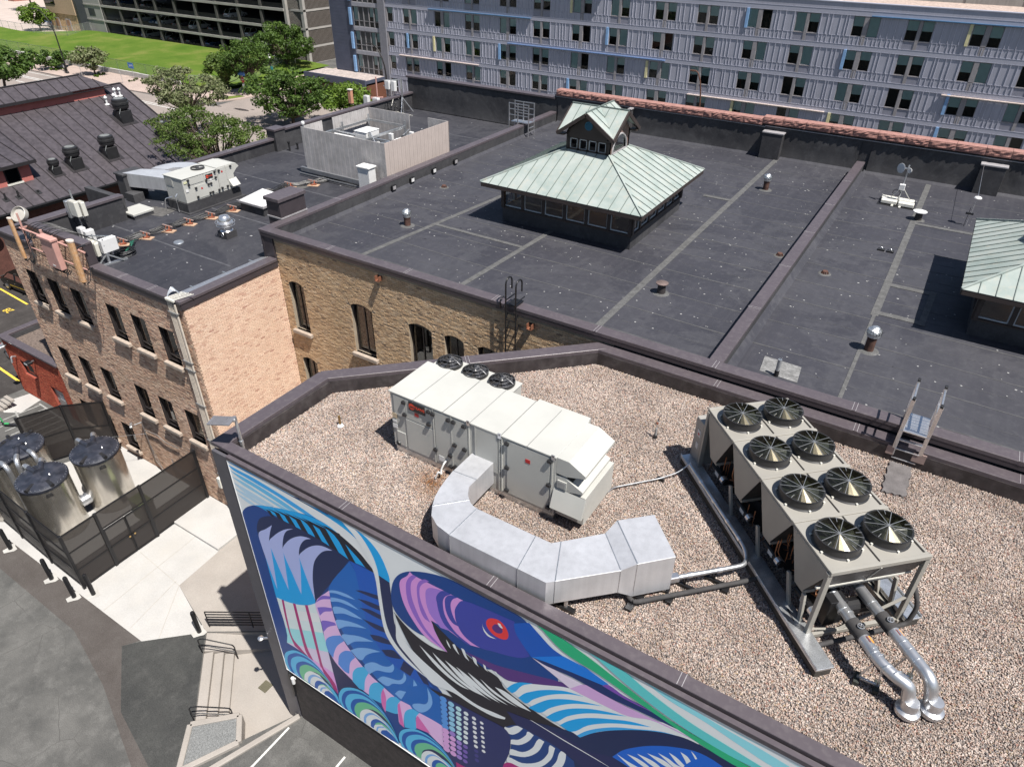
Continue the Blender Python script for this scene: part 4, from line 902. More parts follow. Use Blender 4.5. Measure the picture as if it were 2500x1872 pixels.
coping((-37.15,23.4), (-37.15,30.6), .42, 12.06, -1, bb, 3.6); coping((-37.15,31.1), (-37.15,44.3), .42, 12.48, -1, bb, 4.4)
pb_ = MB(); pb_.box(-37.3,-36.55,30.3,31.15,11.2,12.5); pb_.box(-37.35,-36.5,30.25,31.2,12.5,12.62,1); build('parapet_block', pb_, [UPST, COPE], bb, bev=.01)
# roof wear: laps and pale scuffs on the left roof
for y in (17.2, 21.4, 26.0, 30.6, 35.2, 39.8): lap = MB(); lap.box(-36.7,-25.2,y,y+.1,BZ,BZ+.005); build('membrane_lap', lap, M('lap_dark', (.065,.066,.075), .7, var=.3, vs=3), bb)
pt = MB()
for x, y, w, d, a in ((-33.6,19.6,1.5,1.0,.2), (-32.4,20.9,.9,1.1,.1), (-31.2,24.4,1.0,1.6,.05), (-30.6,26.1,1.2,1.0,0), (-35.3,16.4,.9,1.9,.1)):
    pt.ob((x,y,BZ+.006), Vector((math.cos(a),math.sin(a),0))*w/2, Vector((-math.sin(a),math.cos(a),0))*d/2, (0,0,.005))
build('walk_pad', pt, M('worn_pad', (.085,.082,.08), .9, var=.3, vs=4, fine=20), bb)
# ---------------------------------------------------------------- big dark roofed building
DZ = 12.0
db = thing('dark_roof_building', 'long brick building with two green copper roof lanterns on its black flat roof', 'building', (-5,30,0))
DH = [(-23.27,-22.36,8.1,10.42,.16), (-19.6,-18.42,8.1,10.38,.17), (-16.47,-15.3,8.1,10.40,.17), (-14.68,-13.75,8.6,10.42,.15), (-13.1,-12.2,8.7,10.42,.15), (-23.25,-22.33,3.9,6.5,.15), (-19.5,-18.4,3.9,6.4,.16)]
backing((0,18.62,0), (1,0,0), (0,-1,0), -24.3, -7.6, -.1, 12.4, DH, MORT, db)
bricks((0,18.62,0), (1,0,0), (0,-1,0), -23.7, -7.6, 2.0, 12.36, DH, BRD, db, seed=9, rough=.006, dark=.02)
for h in DH: window((0,18.62,0), (1,0,0), (0,-1,0), h, db, sillm=SILL, mull=True, set_in=.16)
fs = MB(); fs.box(-24.42,20,18.50,18.60,12.44,12.6); fs.box(-24.42,-24.3,18.52,18.7,11.0,12.6); fs.box(-24.40,-23.75,18.54,18.62,11.0,12.6); build('fascia', fs, COPED, db)
sw = MB(); sw.box(-24.36,-24.2,18.7,44,-.1,12.5); sw.box(-24.3,20,44.4,44.5,-.1,11.9); build('rear_wall', sw, MORT, db)
rf = MB(); rf.poly([(-24.2,18.8,DZ), (20,18.8,DZ), (20,44.3,DZ), (-24.2,44.3,DZ)]); build('roof_membrane', rf, ROOF, db)
up_ = MB(); up_.box(-24.34,20,18.66,18.88,11.9,12.6); up_.box(-24.36,-24.02,18.8,44.1,11.9,12.6); up_.box(-4.46,-4.14,18.9,43.9,11.9,12.6)
build('upstand', up_, UPST, db)
coping((-24.46,18.52), (20,18.52), .40, 12.72, 1, db, 4.0); coping((-24.44,18.94), (-24.44,44.1), .40, 12.717, -1, db, 4.2); coping((-4.50,18.96), (-4.50,43.7), .38, 12.717, -1, db, 4.1)
gx = MB()
for y, x in ((18.95,-4.3),): pass
# cant fillet along walls
cf = MB()
for x0, x1, y in ((-24.0,-4.5,44.25), (-4.1,20,44.25)): cf.add([(x0,y,DZ), (x1,y,DZ), (x1,y-.28,DZ+.004), (x0,y-.28,DZ+.004), (x0,y,DZ+.16), (x1,y,DZ+.16)], [(0,1,2,3), (3,2,5,4)])
cf.add([(-4.14,18.95,DZ+.2), (-4.14,43.8,DZ+.2), (-3.9,43.8,DZ+.004), (-3.9,18.95,DZ+.004)], [(0,3,2,1)]); cf.add([(-24.02,18.95,DZ+.14), (-24.02,43.9,DZ+.14), (-23.86,43.9,DZ+.004), (-23.86,18.95,DZ+.004)], [(0,3,2,1)])
build('cant_strip', cf, ROOF, db)
# high rear wall with membrane face, piers and red sandstone coping
bwl = MB(); bwl.box(-24.3,-19.9,44.3,44.7,11.9,13.75); bwl.box(-19.9,20,44.3,44.7,11.9,13.80); bwl.box(-37.2,-24.3,44.3,44.7,11.2,13.45)
build('high_wall', bwl, UPST, db)
wm = MB(); n_ = 140; mrow = 5
for seg, (xa, xb, zb, zt) in enumerate(((-37.1,-24.1,BZ,13.35), (-24.0,-4.6,DZ,13.7), (-4.0,19,DZ,13.7))):
    nn = int((xb-xa)/.25); base = len(wm.v)
    for j in range(mrow+1):
        for i in range(nn+1):
            x = xa+(xb-xa)*i/nn; z = zb+.05+(zt-zb-.05)*j/mrow; w = math.sin(j/mrow*math.pi)
            wm.v.append((x, 44.27-.03*abs(math.sin(x*2.6+j))*w*(1+.6*math.sin(x*.9))-.012*w*math.sin(x*7+j*2)-(.10*math.exp(-j*1.3) if j < 4 else 0), z))
    for j in range(mrow):
        for i in range(nn): a = base+j*(nn+1)+i; wm.f.append([a,a+1,a+nn+2,a+nn+1]); wm.m.append(0); wm.t.append(0)
build('loose_membrane', wm, UPST, db, smooth=True)
for x, w, z1 in ((-9.95,1.15,13.45), (1.35,1.15,13.45), (-18.6,.16,13.6)):
    pm = MB(); pm.box(x,x+w,43.75,44.3,DZ-.05,z1); pm.box(x-.05,x+w+.05,43.72,44.3,z1,z1+.08,1); build('wall_pier', pm, [UPST, FRAMEL], db, bev=.01)
fl = MB(); fl.box(-24.2,-10.0,44.2,44.3,13.66,13.70); fl.box(-10,20,44.2,44.3,13.72,13.76); build('flashing', fl, FRAMEL, db)
coping((-37.3,44.22), (-24.25,44.22), .55, 13.6, 1, db, 4.3)
def stone_block(x0, x1, y0, y1, z0, z1, seed):
    r = random.Random(seed); mb = MB(); nx, nz = 9, 5; d = lambda e: -.01-(.055*r.random())*e
    base = 0
    for j in range(nz+1):
        for i in range(nx+1):
            e = min(1, min(i, nx-i, j, nz-j)/1.0); mb.v.append((x0+(x1-x0)*i/nx, y0+d(e), z0+(z1-z0)*j/nz))
    for j in range(nz):
        for i in range(nx): a = j*(nx+1)+i; mb.f.append([a,a+1,a+nx+2,a+nx+1]); mb.m.append(0); mb.t.append(0)
    mb.add([(x0,y0,z1), (x1,y0,z1), (x1,y1,z1), (x0,y1,z1), (x0,y0,z0), (x1,y0,z0), (x1,y1,z0), (x0,y1,z0)], [(0,1,2,3), (4,0,3,7), (1,5,6,2), (7,3,2,6), (5,4,7,6)])
    return mb
x = -24.15; i = 0
while x < 14:
    L = 1.28+.12*math.sin(i*2.1); z0 = 13.74 if x < -10.2 else 13.86
    if x < -10.2 < x+L: L = -10.2-x
    build('coping_stone', stone_block(x+.008, x+L-.008, 44.18, 44.85, z0, z0+.37, i), STONE, db, bev=0); x += L; i += 1
# seams and laps, fastener spots
sm_ = MB()
for (a, b, w) in (((-20.13,18.95),(-19.05,29.8),.24), ((-14.86,18.95),(-14.6,26.85),.24), ((-8.88,18.95),(-8.9,44.0),.27), ((-.70,26.3),(-.70,43.9),.27), ((-.70,18.95),(-.70,26.3),.12), ((-19.5,24.55),(-14.75,24.5),.2), ((-.7,37.2),(2.2,37.2),.28), ((-.7,29.4),(1.0,29.4),.3), ((-.7,26.6),(.75,26.6),.3), ((.85,26.4),(.95,29.6),.22), ((-10.4,35.4),(-8.9,35.4),.26)):
    zk_ = DZ+.006+.0012*len(sm_.f)/6; sm_.bar((a[0],a[1],zk_), (b[0],b[1],zk_), w, .006)
build('seam_tape', sm_, SEAM, db)
for k, y in enumerate((20.1,22.0,23.9,25.9,27.8,29.8,31.7,33.6,35.6,37.5,39.5,41.6)):
    for (xa, xb) in ((-23.9,-4.6), (-3.95,14)):
        n = 16; lp_ = MB()
        for i in range(n):
            u0, u1 = xa+(xb-xa)*i/n, xa+(xb-xa)*(i+1)/n; f = lambda x: y+.05*math.sin(x*.6+k)-.02*x*.2*0
            lp_.bar((u0,f(u0),DZ+.004), (u1,f(u1),DZ+.004), .05+.03*rnd.random(), .005)
        build('membrane_lap', lp_, SEAMD, db)
lp2 = MB()
for y in (20.9,22.9,24.8,26.8,28.7,30.6,32.6,34.5,36.5,38.5,40.5):
    for i in range(60):
        u0 = -23.9+i*.62+rnd.random()*.2
        if -4.6 < u0 < -3.8: continue
        lp2.bar((u0,y,DZ+.003), (u0+.3+.3*rnd.random(),y,DZ+.003), .02, .004)
build('stitch_line', lp2, SEAMD, db, kind='stuff')
sp_ = MB()
def keep(x, y):
    return not (-17.4 < x < -10.6 and 26.7 < y < 33) and not (2.2 < x and 26.7 < y < 33) and not (-4.6 < x < -3.9)
for k in range(1100):
    x = -23.8+rnd.random()*34; y = 19+rnd.random()*24.8
    if x > -4 and rnd.random() < .35: continue
    y = round(y/.48)*.48+rnd.gauss(0,.09) if rnd.random() < .7 else y
    if not keep(x, y): continue
    r = .018+.022*rnd.random()**2; n = 6; a0 = rnd.random()
    sp_.add([(x+r*(1+.35*rnd.random())*math.cos(a0+6.283*i/n), y+r*(1+.3*rnd.random())*math.sin(a0+6.283*i/n), DZ+.0085) for i in range(n)], [tuple(range(n))])
    
build('fastener_spot', sp_, SPOT, db, kind='stuff')
sp3 = MB()
for k in range(260):
    x = -36.5+rnd.random()*11.5; y = 14.3+rnd.random()*29
    if rnd.random() < .3 and y > 24: continue
    r = .015+.05*rnd.random()**3; n = 6
    sp3.add([(x+r*(1+.6*rnd.random())*math.cos(6.283*i/n), y+r*(.6+.4*rnd.random())*math.sin(6.283*i/n), BZ+.009) for i in range(n)], [tuple(range(n))])
build('pale_spot', sp3, M('pale_spot', (.26,.26,.27), .9, var=.3), bb, kind='stuff')
pp = MB(); pp.ob((-2.65,20.75,DZ+.008), (.60,-.03,0), (-.05,.5,0), (0,0,.006)); build('repair_patch', pp, M('repair_patch', (.17,.17,.17), .8, var=.35, vs=5, fine=12), db)
# square block straddling the left parapet
bk = thing('parapet_vent_block', 'square bronze metal clad block straddling the left parapet beside the pyramid skylight', 'roof block', (-24.8,20.5,12.4))
q = MB(); q.box(-25.2,-24.36,19.75,21.25,11.3,13.55); build('casing', q, COPED, bk, bev=.01); q = MB(); q.box(-25.27,-24.3,19.68,21.32,13.50,13.66); build('cap', q, COPE, bk, bev=.012)
q = MB(); q.box(-25.24,-24.33,19.72,21.28,12.74,12.80); build('flashing', q, FRAMEL, bk)
# ---------------------------------------------------------------- large packaged air unit on the gravel
FANB = M('fan_blade', (.03,.03,.033), .35)
def badge(parent, org, u, nrm, w, h, m0=BLK):
    org, u, nrm = Vector(org), Vector(u), Vector(nrm); q = MB(); Z = Vector((0,0,1))
    q.ob(org+nrm*.012, u*w/2, nrm*.012, Z*h/2, 0); b = build('badge', q, [m0], parent)
    q = MB(); c = org+nrm*.026-u*w*.30; n = 18
    q.poly([c+u*(h*.36*math.cos(6.283*i/n))+Z*(h*.36*math.sin(6.283*i/n)) for i in range(n)], 0)
    q.bar(c-u*h*.2+nrm*.002, c+u*h*.34+nrm*.002, .012, .02, 1)
    build('badge_disc', q, [ORB, BLK], b)
    mat = Matrix(((u.x,0,nrm.x), (u.y,0,nrm.y), (0,1,0))).to_euler()
    t = text('lettering', 'TRANE', h*.42, tuple(org+nrm*.026+u*w*.16), mat, ORB, parent, ext=.002); t.parent = b; return b
def wirefan(parent, c, r, zt, name='fan_guard', dome=.14):
    fo = MB(); c = Vector(c); fo.lathe(c, [(r*1.02,0), (r*1.02,.10), (r*.95,.10), (r*.95,0)], 24, 0, cap=False)
    ring = build('fan_ring', fo, [BLK], parent, smooth=True)
    d = MB(); d.lathe(c, [(0.001,.012), (r*.95,.012)], 24, 0, cap=False); build('fan_well', d, INT, ring)
    b = MB()
    for k in range(5):
        a = k*6.283/5+.3; ca, sa = math.cos(a), math.sin(a); cb, sb = math.cos(a+.75), math.sin(a+.75)
        b.add([c+Vector((.1*r*ca,.1*r*sa,.07)), c+Vector((.92*r*ca,.92*r*sa,.03)), c+Vector((.92*r*cb,.92*r*sb,.09)), c+Vector((.15*r*cb,.15*r*sb,.10))], [(0,1,2,3)])
    b.lathe(c+Vector((0,0,.02)), [(r*.2,0), (r*.2,.10), (r*.1,.13)], 12); build('fan_blades', b, FANB, ring)
    w = MB()
    for k in range(4):
        rr = r*(.28+.235*k); zz = .10+dome*(1-(rr/r)**2); w.tube(arc(c+Vector((0,0,zz)), rr, 0, 360, 20), .0028, 3, cap=False)
    for k in range(10):
        a = k*6.283/10; w.tube([c+Vector((x*r*math.cos(a), x*r*math.sin(a), .10+dome*(1-x*x))) for x in (.12,.4,.7,.9,1.0)], .0028, 3)
    build(name, w, [M('guard_wire', (.26,.26,.27), .4, .6)], ring); return ring
ru = thing('air_handling_unit', 'large pale grey packaged air unit with three fans standing on the pebble roof', 'air unit', (-8,12,11.8))
X0, X1, Y0, Y1, ZB, ZT = -10.63, -5.62, 11.06, 12.70, 11.98, 13.82
b = MB(); b.box(X0,X1,Y0,Y1,ZB,ZT-.04); build('casing', b, RTU, ru, bev=.01)
seams = [X0,-9.83,-8.88,-8.06,-7.15,-6.41,X1]
for i in range(6):
    q = MB(); q.box(seams[i]-(.03 if i == 0 else -.006), seams[i+1]+(.0 if i == 5 else -.006), Y0-.03, Y1+.02, ZT-.045, ZT+.004*(i % 2)); build('roof_panel', q, RTU, ru, bev=.008)
q = MB()
for x in seams[1:-1]: q.box(x-.007,x+.007,Y0-.032,Y1+.02,ZT,ZT+.009)
build('roof_rib', q, RTUS, ru)
q = MB(); q.box(X0+.02,X1-.02,Y0+.03,Y1-.03,11.76,11.98); build('base_rail', q, GALV, ru)
q = MB(); q.box(-10.52,-7.95,Y1,13.30,12.3,13.70); build('condenser_section', q, RTU, ru, bev=.01)
q = MB(); q.box(-10.54,-7.93,Y1,13.33,13.70,13.74); build('condenser_top', q, RTU, ru, bev=.008)
for x in (-10.12,-9.26,-8.40): wirefan(ru, (x,13.02,13.74), .36, 13.74)
q = MB(); q.box(-7.15,-5.66,Y1,12.88,12.4,ZT-.03); build('side_duct_box', q, RTU, ru, bev=.01)
doors = [(-10.52,-10.15,13.10,13.74), (-10.14,-9.25,13.12,13.74), (-10.14,-9.22,12.08,13.09), (-9.17,-8.66,12.08,13.74), (-8.63,-8.14,12.08,13.74), (-7.88,-7.24,12.55,13.78), (-6.97,-5.78,12.06,13.74), (-10.5,-10.2,12.1,12.55)]
for x0, x1, z0, z1 in doors:
    q = MB(); q.box(x0,x1,Y0-.022,Y0,z0,z1); build('access_door', q, RTU, ru, bev=.006)
hp = [(-10.15,13.62),(-10.15,13.23),(-9.34,13.65),(-9.35,13.24),(-9.2,13.63),(-8.71,13.64),(-8.55,13.64),(-8.23,13.64),(-9.18,12.48),(-8.70,12.49),(-8.54,12.91),(-8.23,12.90),(-8.54,12.18),(-8.70,12.12),(-6.97,13.65),(-6.96,12.9),(-6.96,12.17),(-5.78,13.65),(-5.78,12.91),(-5.77,12.19)]
for x, z in hp:
    q = MB(); q.box(x-.06,x+.06,Y0-.085,Y0-.02,z-.045,z+.045); q.box(x-.015,x+.015,Y0-.07,Y0-.02,z+.045,z+.075); build('door_latch', q, BLK, ru, bev=.012)
q = MB()
for x in (-9.21,-8.64,-8.10,-7.90,-7.19,-7.12,-5.72): q.box(x-.018,x+.018,Y0-.03,Y0,12.02,13.76)
build('door_trim', q, RTU, ru)
q = MB()
for x, x1 in ((-9.21,0),(-7.16,0),(-10.6,0),(-5.66,0)):
    for i in range(22): q.box(x-.005,x+.005,Y0-.036,Y0-.028,12.06+i*.078,12.07+i*.078)
build('rivet', q, RTUS, ru, kind='stuff')
badge(ru, (-9.72,Y0-.022,13.60), (1,0,0), (0,-1,0), .52, .27)
for x, z, w, h, m_ in ((-6.38,13.36,.13,.11,RED), (-9.75,13.37,.13,.11,RED), (-10.53,12.87,.15,.07,WHT), (-10.53,12.70,.17,.13,WHT), (-9.0,12.24,.17,.17,WHT), (-10.52,13.05,.16,.16,M('tan_label', (.45,.36,.25), .7))):
    q = MB(); q.box(x-w/2,x+w/2,Y0-.030,Y0-.023,z-h/2,z+h/2); build('sticker', q, m_, ru)
for x in (-8.10,-7.18,-5.70):
    q = MB(); q.box(x-.045,x+.045,Y0-.045,Y0-.03,ZT-.10,ZT+.05); q.box(x-.02,x+.02,Y0-.047,Y0-.044,ZT-.01,ZT+.025,1); build('lifting_lug', q, [ALU, BLK], ru)
q = MB(); q.tube(arc((-10.48,Y0-.024,12.12), .05, 0, 360, 10, (1,0,0), (0,0,1)), .03, 5, cap=False); build('knockout', q, BLK, ru)
# intake hoods on the right end
def hood(y0, y1, prof, name='intake_hood'):
    q = MB(); q.extr([(x,y0,z) for x,z in prof], (0,y1-y0,0)); return build(name, q, RTU, ru, bev=.006)
hood(Y0+.0, 12.62, [(-5.62,13.82), (-5.30,13.82), (-4.86,13.58), (-4.86,13.50), (-5.35,13.34), (-5.62,13.34)])
hood(Y0+.01, 12.55, [(-5.62,13.26), (-5.40,13.30), (-4.90,13.06), (-4.90,12.99), (-5.38,12.86), (-5.62,12.86)])
q = MB(); q.box(-5.62,-4.84,11.12,12.68,12.0,12.86); build('economiser_box', q, RTU, ru, bev=.01)
q = MB(); q.box(-5.6,-5.2,Y0+.06,12.5,12.9,13.3); build('hood_screen', q, INT, ru)
q = MB(); q.extr([(-5.66,11.06,12.90), (-5.66,10.88,12.36), (-5.66,11.06,12.36)], (.86,0,0)); build('relief_flap', q, RTU, ru, bev=.006)
q = MB(); q.box(-5.56,-5.32,Y0-.03,Y0,12.94,13.18); q.box(-5.53,-5.35,Y0-.035,Y0-.028,12.97,13.15,1); build('port', q, [RTU, RTUS], ru)
q = MB(); q.tube(fillet([(-8.85,11.05,12.25), (-8.85,10.93,12.22), (-8.9,10.85,12.02), (-8.85,10.80,11.93), (-8.87,10.70,12.1), (-8.95,10.66,11.86)], .06), .025, 8); build('drain_trap', q, WHT, ru, smooth=True)
q = MB()
for i in range(70): pass
# ---------------------------------------------------------------- rectangular duct snaking over the gravel
du = thing('rectangular_duct', 'big shiny sheet metal duct curving from the air unit and ending beside the chiller pipes', 'duct', (-5.5,9.8,11.8))
DT, DBm = 12.86, 12.16
outer = [(-8.03,11.06), (-8.03,9.78)]; 
ctr = Vector((-6.86,9.92))
oa = [Vector((-8.03,11.06)), Vector((-8.03,10.25))]+[Vector((-8.03,10.25)).lerp(Vector((-7.75,8.98)),t)+Vector((-.05,-.0))*math.sin(t*3.14) for t in (.25,.5,.75)]+[Vector((-7.72,9.02)), Vector((-7.55,8.76)), Vector((-7.25,8.58)), Vector((-6.85,8.50))]
ia = [Vector((-7.37,11.06)), Vector((-7.37,10.3))]+[Vector((-7.37,10.0)), Vector((-7.30,9.86)), Vector((-7.22,9.74)), Vector((-7.12,9.64)), Vector((-7.03,9.57)), Vector((-6.92,9.52)), Vector((-6.80,9.50))]
oa += [Vector((-4.40,8.50)), Vector((-3.24,9.62))]; ia += [Vector((-4.84,9.50)), Vector((-3.98,10.40))]
def ductseg(mb, o0, i0, o1, i1, zt0, zt1, zb0, zb1):
    v = [(o0.x,o0.y,zb0), (i0.x,i0.y,zb0), (i1.x,i1.y,zb1), (o1.x,o1.y,zb1), (o0.x,o0.y,zt0), (i0.x,i0.y,zt0), (i1.x,i1.y,zt1), (o1.x,o1.y,zt1)]
    mb.add(v, [(0,1,2,3), (7,6,5,4), (4,5,1,0), (5,6,2,1), (6,7,3,2), (7,4,0,3)])
q = MB(); ductseg(q, oa[0], ia[0], oa[1], ia[1], DT, DT, DBm, DBm); build('duct_section', q, DUCT, du, bev=.008)
q = MB()
for i in range(1, len(oa)-3): ductseg(q, oa[i], ia[i], oa[i+1], ia[i+1], DT, DT, DBm, DBm)
build('duct_elbow', q, DUCT, du)
n_ = len(oa); q = MB(); ductseg(q, oa[n_-3], ia[n_-3], oa[n_-3].lerp(oa[n_-2],.72), ia[n_-3].lerp(ia[n_-2],.8), DT+.002, DT+.002, DBm, DBm); build('duct_section', q, DUCT, du, bev=.008)
q = MB(); ductseg(q, oa[n_-3].lerp(oa[n_-2],.72), ia[n_-3].lerp(ia[n_-2],.8), oa[n_-2], ia[n_-2], DT, DT, DBm, DBm); ductseg(q, oa[n_-2], ia[n_-2], oa[n_-2].lerp(oa[n_-1],.12), ia[n_-2].lerp(ia[n_-1],.18), DT, DT, DBm, DBm); build('duct_elbow', q, DUCT, du)
q = MB(); ductseg(q, oa[n_-2].lerp(oa[n_-1],.12), ia[n_-2].lerp(ia[n_-1],.18), oa[n_-1], ia[n_-1], DT+.002, DT+.002, DBm, DBm); build('duct_section', q, DUCT, du, bev=.008)
t0, t1 = Vector((-2.98,9.86)), Vector((-3.88,10.78)); q = MB(); ductseg(q, oa[-1], ia[-1], t0, t1, DT, DT+.13, DBm, DBm-.2); build('duct_transition', q, DUCT, du)
e0, e1 = Vector((-2.38,10.48)), Vector((-3.25,11.40)); q = MB(); ductseg(q, t0, t1, e0, e1, DT+.13, DT+.13, DBm-.2, DBm-.2); build('duct_section', q, DUCT, du, bev=.008)
q = MB()
for a, b_ in zip(oa, ia):
    pass
for o_, i_, z in ((oa[1],ia[1],DT), (oa[5],ia[5],DT), (oa[n_-3],ia[n_-3],DT), (oa[n_-3].lerp(oa[n_-2],.72),ia[n_-3].lerp(ia[n_-2],.8),DT), (oa[n_-2].lerp(oa[n_-1],.12),ia[n_-2].lerp(ia[n_-1],.18),DT), (oa[-1],ia[-1],DT), (t0,t1,DT+.13)):
    q.bar((o_.x,o_.y,z+.003), (i_.x,i_.y,z+.003), .02, .012); q.bar((o_.x,o_.y-.002,z), (o_.x,o_.y-.002,DBm), .02, .012)
build('duct_joint', q, GALV, du)
for x, y in ((-4.1,8.9),(-5.9,8.7),(-3.0,10.0),(-2.6,10.5)):
    q = MB(); q.box(x-.03,x+.03,y-.03,y+.03,11.82,12.18); q.box(x-.22,x+.22,y-.06,y+.06,11.8,11.88,1); build('leg', q, [GALV, BLKM], du)
# ---------------------------------------------------------------- chiller: eight fans on four V shaped modules, turned 45 degrees
ch = thing('air_cooled_chiller', 'air cooled chiller with eight black fans in two rows on V shaped grey modules', 'chiller', (.45,10.83,11.8), rz=math.atan2(.719,-.695)-R(90), local=True)
CL, CW, CH = 5.38, 2.2, 2.10
CHP = M('chiller_paint', (.31,.297,.268), .42, .1, var=.06, vs=1.5)
COIL = M('coil_fin', (.10,.095,.095), .5, .6, var=.2, vs=6)
ml = CL/4
def bl(name, q, m_, bev=.006, parent=None, **k): return build(name, q, m_, parent or ch, bev=bev, local=True, **k)
for i in range(4):
    y0 = i*ml
    for s_ in (0, 1):
        x0 = s_*CW/2; q = MB(); q.box(x0+.008, x0+CW/2-.008, y0+.07, y0+ml-.012, CH-.06, CH); bl('top_panel', q, CHP)
    q = MB(); q.box(0,CW,y0-.01,y0+.07,CH-.08,CH+.02); bl('cross_rail', q, CHP)
    q = MB(); q.box(CW/2-.02,CW/2+.02,y0+.10,y0+ml-.03,CH-.03,CH+.006); bl('slot', q, INT, 0); q = MB(); q.box(CW-.12,CW-.07,y0+.12,y0+ml-.05,CH-.03,CH+.006); bl('slot', q, INT, 0)
    for s_, xs in ((0, .012), (1, CW-.012)):
        q = MB(); d = -.012 if s_ == 0 else .012
        q.extr([(xs,y0+.02,CH-.06), (xs,y0+ml-.02,CH-.06), (xs,y0+ml*.60,CH-1.14), (xs,y0+ml*.40,CH-1.14)], (d,0,0)); bl('end_panel', q, CHP, .003)
    for yy, yb in ((y0+.04, y0+ml*.40), (y0+ml-.04, y0+ml*.60)):
        q = MB(); q.add([(.03,yy,CH-.08), (CW-.03,yy,CH-.08), (CW-.03,yb,CH-1.14), (.03,yb,CH-1.14)], [(0,1,2,3)]); bl('coil', q, COIL, 0)
    q = MB(); q.box(.03,CW-.03,y0+ml*.38,y0+ml*.62,CH-1.2,CH-1.12); bl('coil_tray', q, CHP)
    for s_ in (0, 1):
        cx, cy = (s_+.5)*CW/2, y0+ml/2+.02; r = .455
        f = MB(); f.lathe((cx,cy,CH), [(r+.03,0), (r,.03), (r-.01,.22), (r+.015,.235), (r-.025,.235), (r-.03,.02)], 32, 0, cap=False)
        fr = bl('fan_shroud', f, BLK, 0, smooth=True)
        f = MB(); f.lathe((cx,cy,CH+.01), [(.001,0), (r-.03,0)], 24, cap=False); bl('fan_well', f, INT, 0, parent=fr)
        f = MB()
        for k in range(9):
            a = k*6.283/9+s_*.2+i*.5; ca, sa = math.cos(a), math.sin(a); cb, sb = math.cos(a+.5), math.sin(a+.5)
            f.add([(cx+.1*ca,cy+.1*sa,CH+.12), (cx+.40*math.cos(a-.15),cy+.40*math.sin(a-.15),CH+.08), (cx+.42*math.cos(a+.28),cy+.42*math.sin(a+.28),CH+.155), (cx+.12*cb,cy+.12*sb,CH+.15)], [(0,1,2,3)])
        f.lathe((cx,cy,CH+.08), [(.12,0), (.12,.08), (.06,.1)], 14); bl('fan_blades', f, M('glossy_blade', (.030,.036,.022), .30), 0, parent=fr)
        f = MB()
        for k in range(27): f.tube(arc((cx,cy,CH+.236+.02*(1-(k/27)**2)), .03+.0158*k, 0, 360, 26), .0034, 3, cap=False)
        bl('guard_ring', f, M('guard_polished', (.20,.18,.13), .20, .95), 0, parent=fr)
        f = MB()
        for k in range(10):
            a = k*6.283/10+.2; f.bar((cx+.03*math.cos(a),cy+.03*math.sin(a),CH+.262), (cx+r*math.cos(a),cy+r*math.sin(a),CH+.242), .013, .006)
            if k % 2: f.bar((cx+.33*math.cos(a+.31),cy+.33*math.sin(a+.31),CH+.25), (cx+r*math.cos(a+.31),cy+r*math.sin(a+.31),CH+.245), .012, .006)
        f.lathe((cx,cy,CH+.26), [(.035,0), (.03,.008)], 12); bl('guard_spoke', f, M('spoke_steel', (.42,.42,.41), .4, .8), 0, parent=fr)
        f = MB()
        for k in range(6):
            a = k*6.283/6+.4; f.box(cx+(r+.03)*math.cos(a)-.02,cx+(r+.03)*math.cos(a)+.02,cy+(r+.03)*math.sin(a)-.02,cy+(r+.03)*math.sin(a)+.02,CH,CH+.04)
        bl('clip', f, CREAM, 0, parent=fr)
    # copper pipes, headers and a controls box in the dark gap under each V
    q = MB(); rr = random.Random(i)
    for k in range(9):
        yy = y0+.1+rr.random()*(ml-.2); zz = .55+rr.random()*.6; xx = .08+rr.random()*.25
        q.tube(fillet([(xx,yy,zz+.4), (xx,yy,zz), (xx+.05,yy+.25*(rr.random()-.3),zz-.1), (xx+.1,yy+.2,zz-.3)], .06, 3), .012, 6)
    bl('copper_pipe', q, M('copper_tube', (.35,.16,.08), .35, .8), 0)
    q = MB(); q.tube([(.18,y0+.15,.62), (.18,y0+.85,.62)], .085, 12); q.tube([(.18,y0+.2,.62), (.18,y0+.32,.62)], .10, 12, 1); q.box(.095,.10,y0+.42,y0+.6,.57,.68,2); bl('header_barrel', q, [BLKM, ALU, WHT], 0, smooth=False)
    q = MB(); q.box(.5,.9,y0+.2,y0+ml-.3,.15,.85); q.tube([(.9,y0+.3,.5), (1.6,y0+.3,.5)], .18, 12); bl('compressor', q, BLKM, .01)
q = MB(); q.box(0,CW,CL-.07,CL+.01,CH-.08,CH+.02); bl('cross_rail', q, CHP)
# legs: front pair splayed outward posts, mid legs on both long sides
for x in (.03, CW-.03):
    q = MB(); q.bar((x,.06,CH-.06), (x,.06,.05), .11, .09, up=(0,1,0)); bl('leg', q, CHP)
    q = MB(); q.bar((x,CL-.06,CH-.06), (x,CL-.06,.05), .11, .09, up=(0,1,0)); bl('leg', q, CHP)
    for i in range(1, 4):
        q = MB(); q.bar((x,i*ml-.28,.95), (x,i*ml-.62,.10), .10, .06, up=(1,0,0)); bl('leg', q, CHP)
    q = MB(); q.bar((x,ml*.5-.2,.95), (x,ml*.5-.35,.10), .10, .06, up=(1,0,0)); bl('leg', q, CHP)
    q = MB(); q.box(x-.06,x+.06,-.02,CL+.02,.05,.16); bl('base_beam', q, CHP)
q = MB(); q.bar((.05,.06,.12), (CW-.05,.06,.12), .08, .10); q.bar((.05,.06,.35), (.9,.06,.12), .05, .03); q.bar((CW-.05,.06,.85), (.75,.06,.14), .06, .04); q.bar((.05,1.0,.6), (CW-.05,1.0,.6), .06, .06); bl('brace', q, CHP)
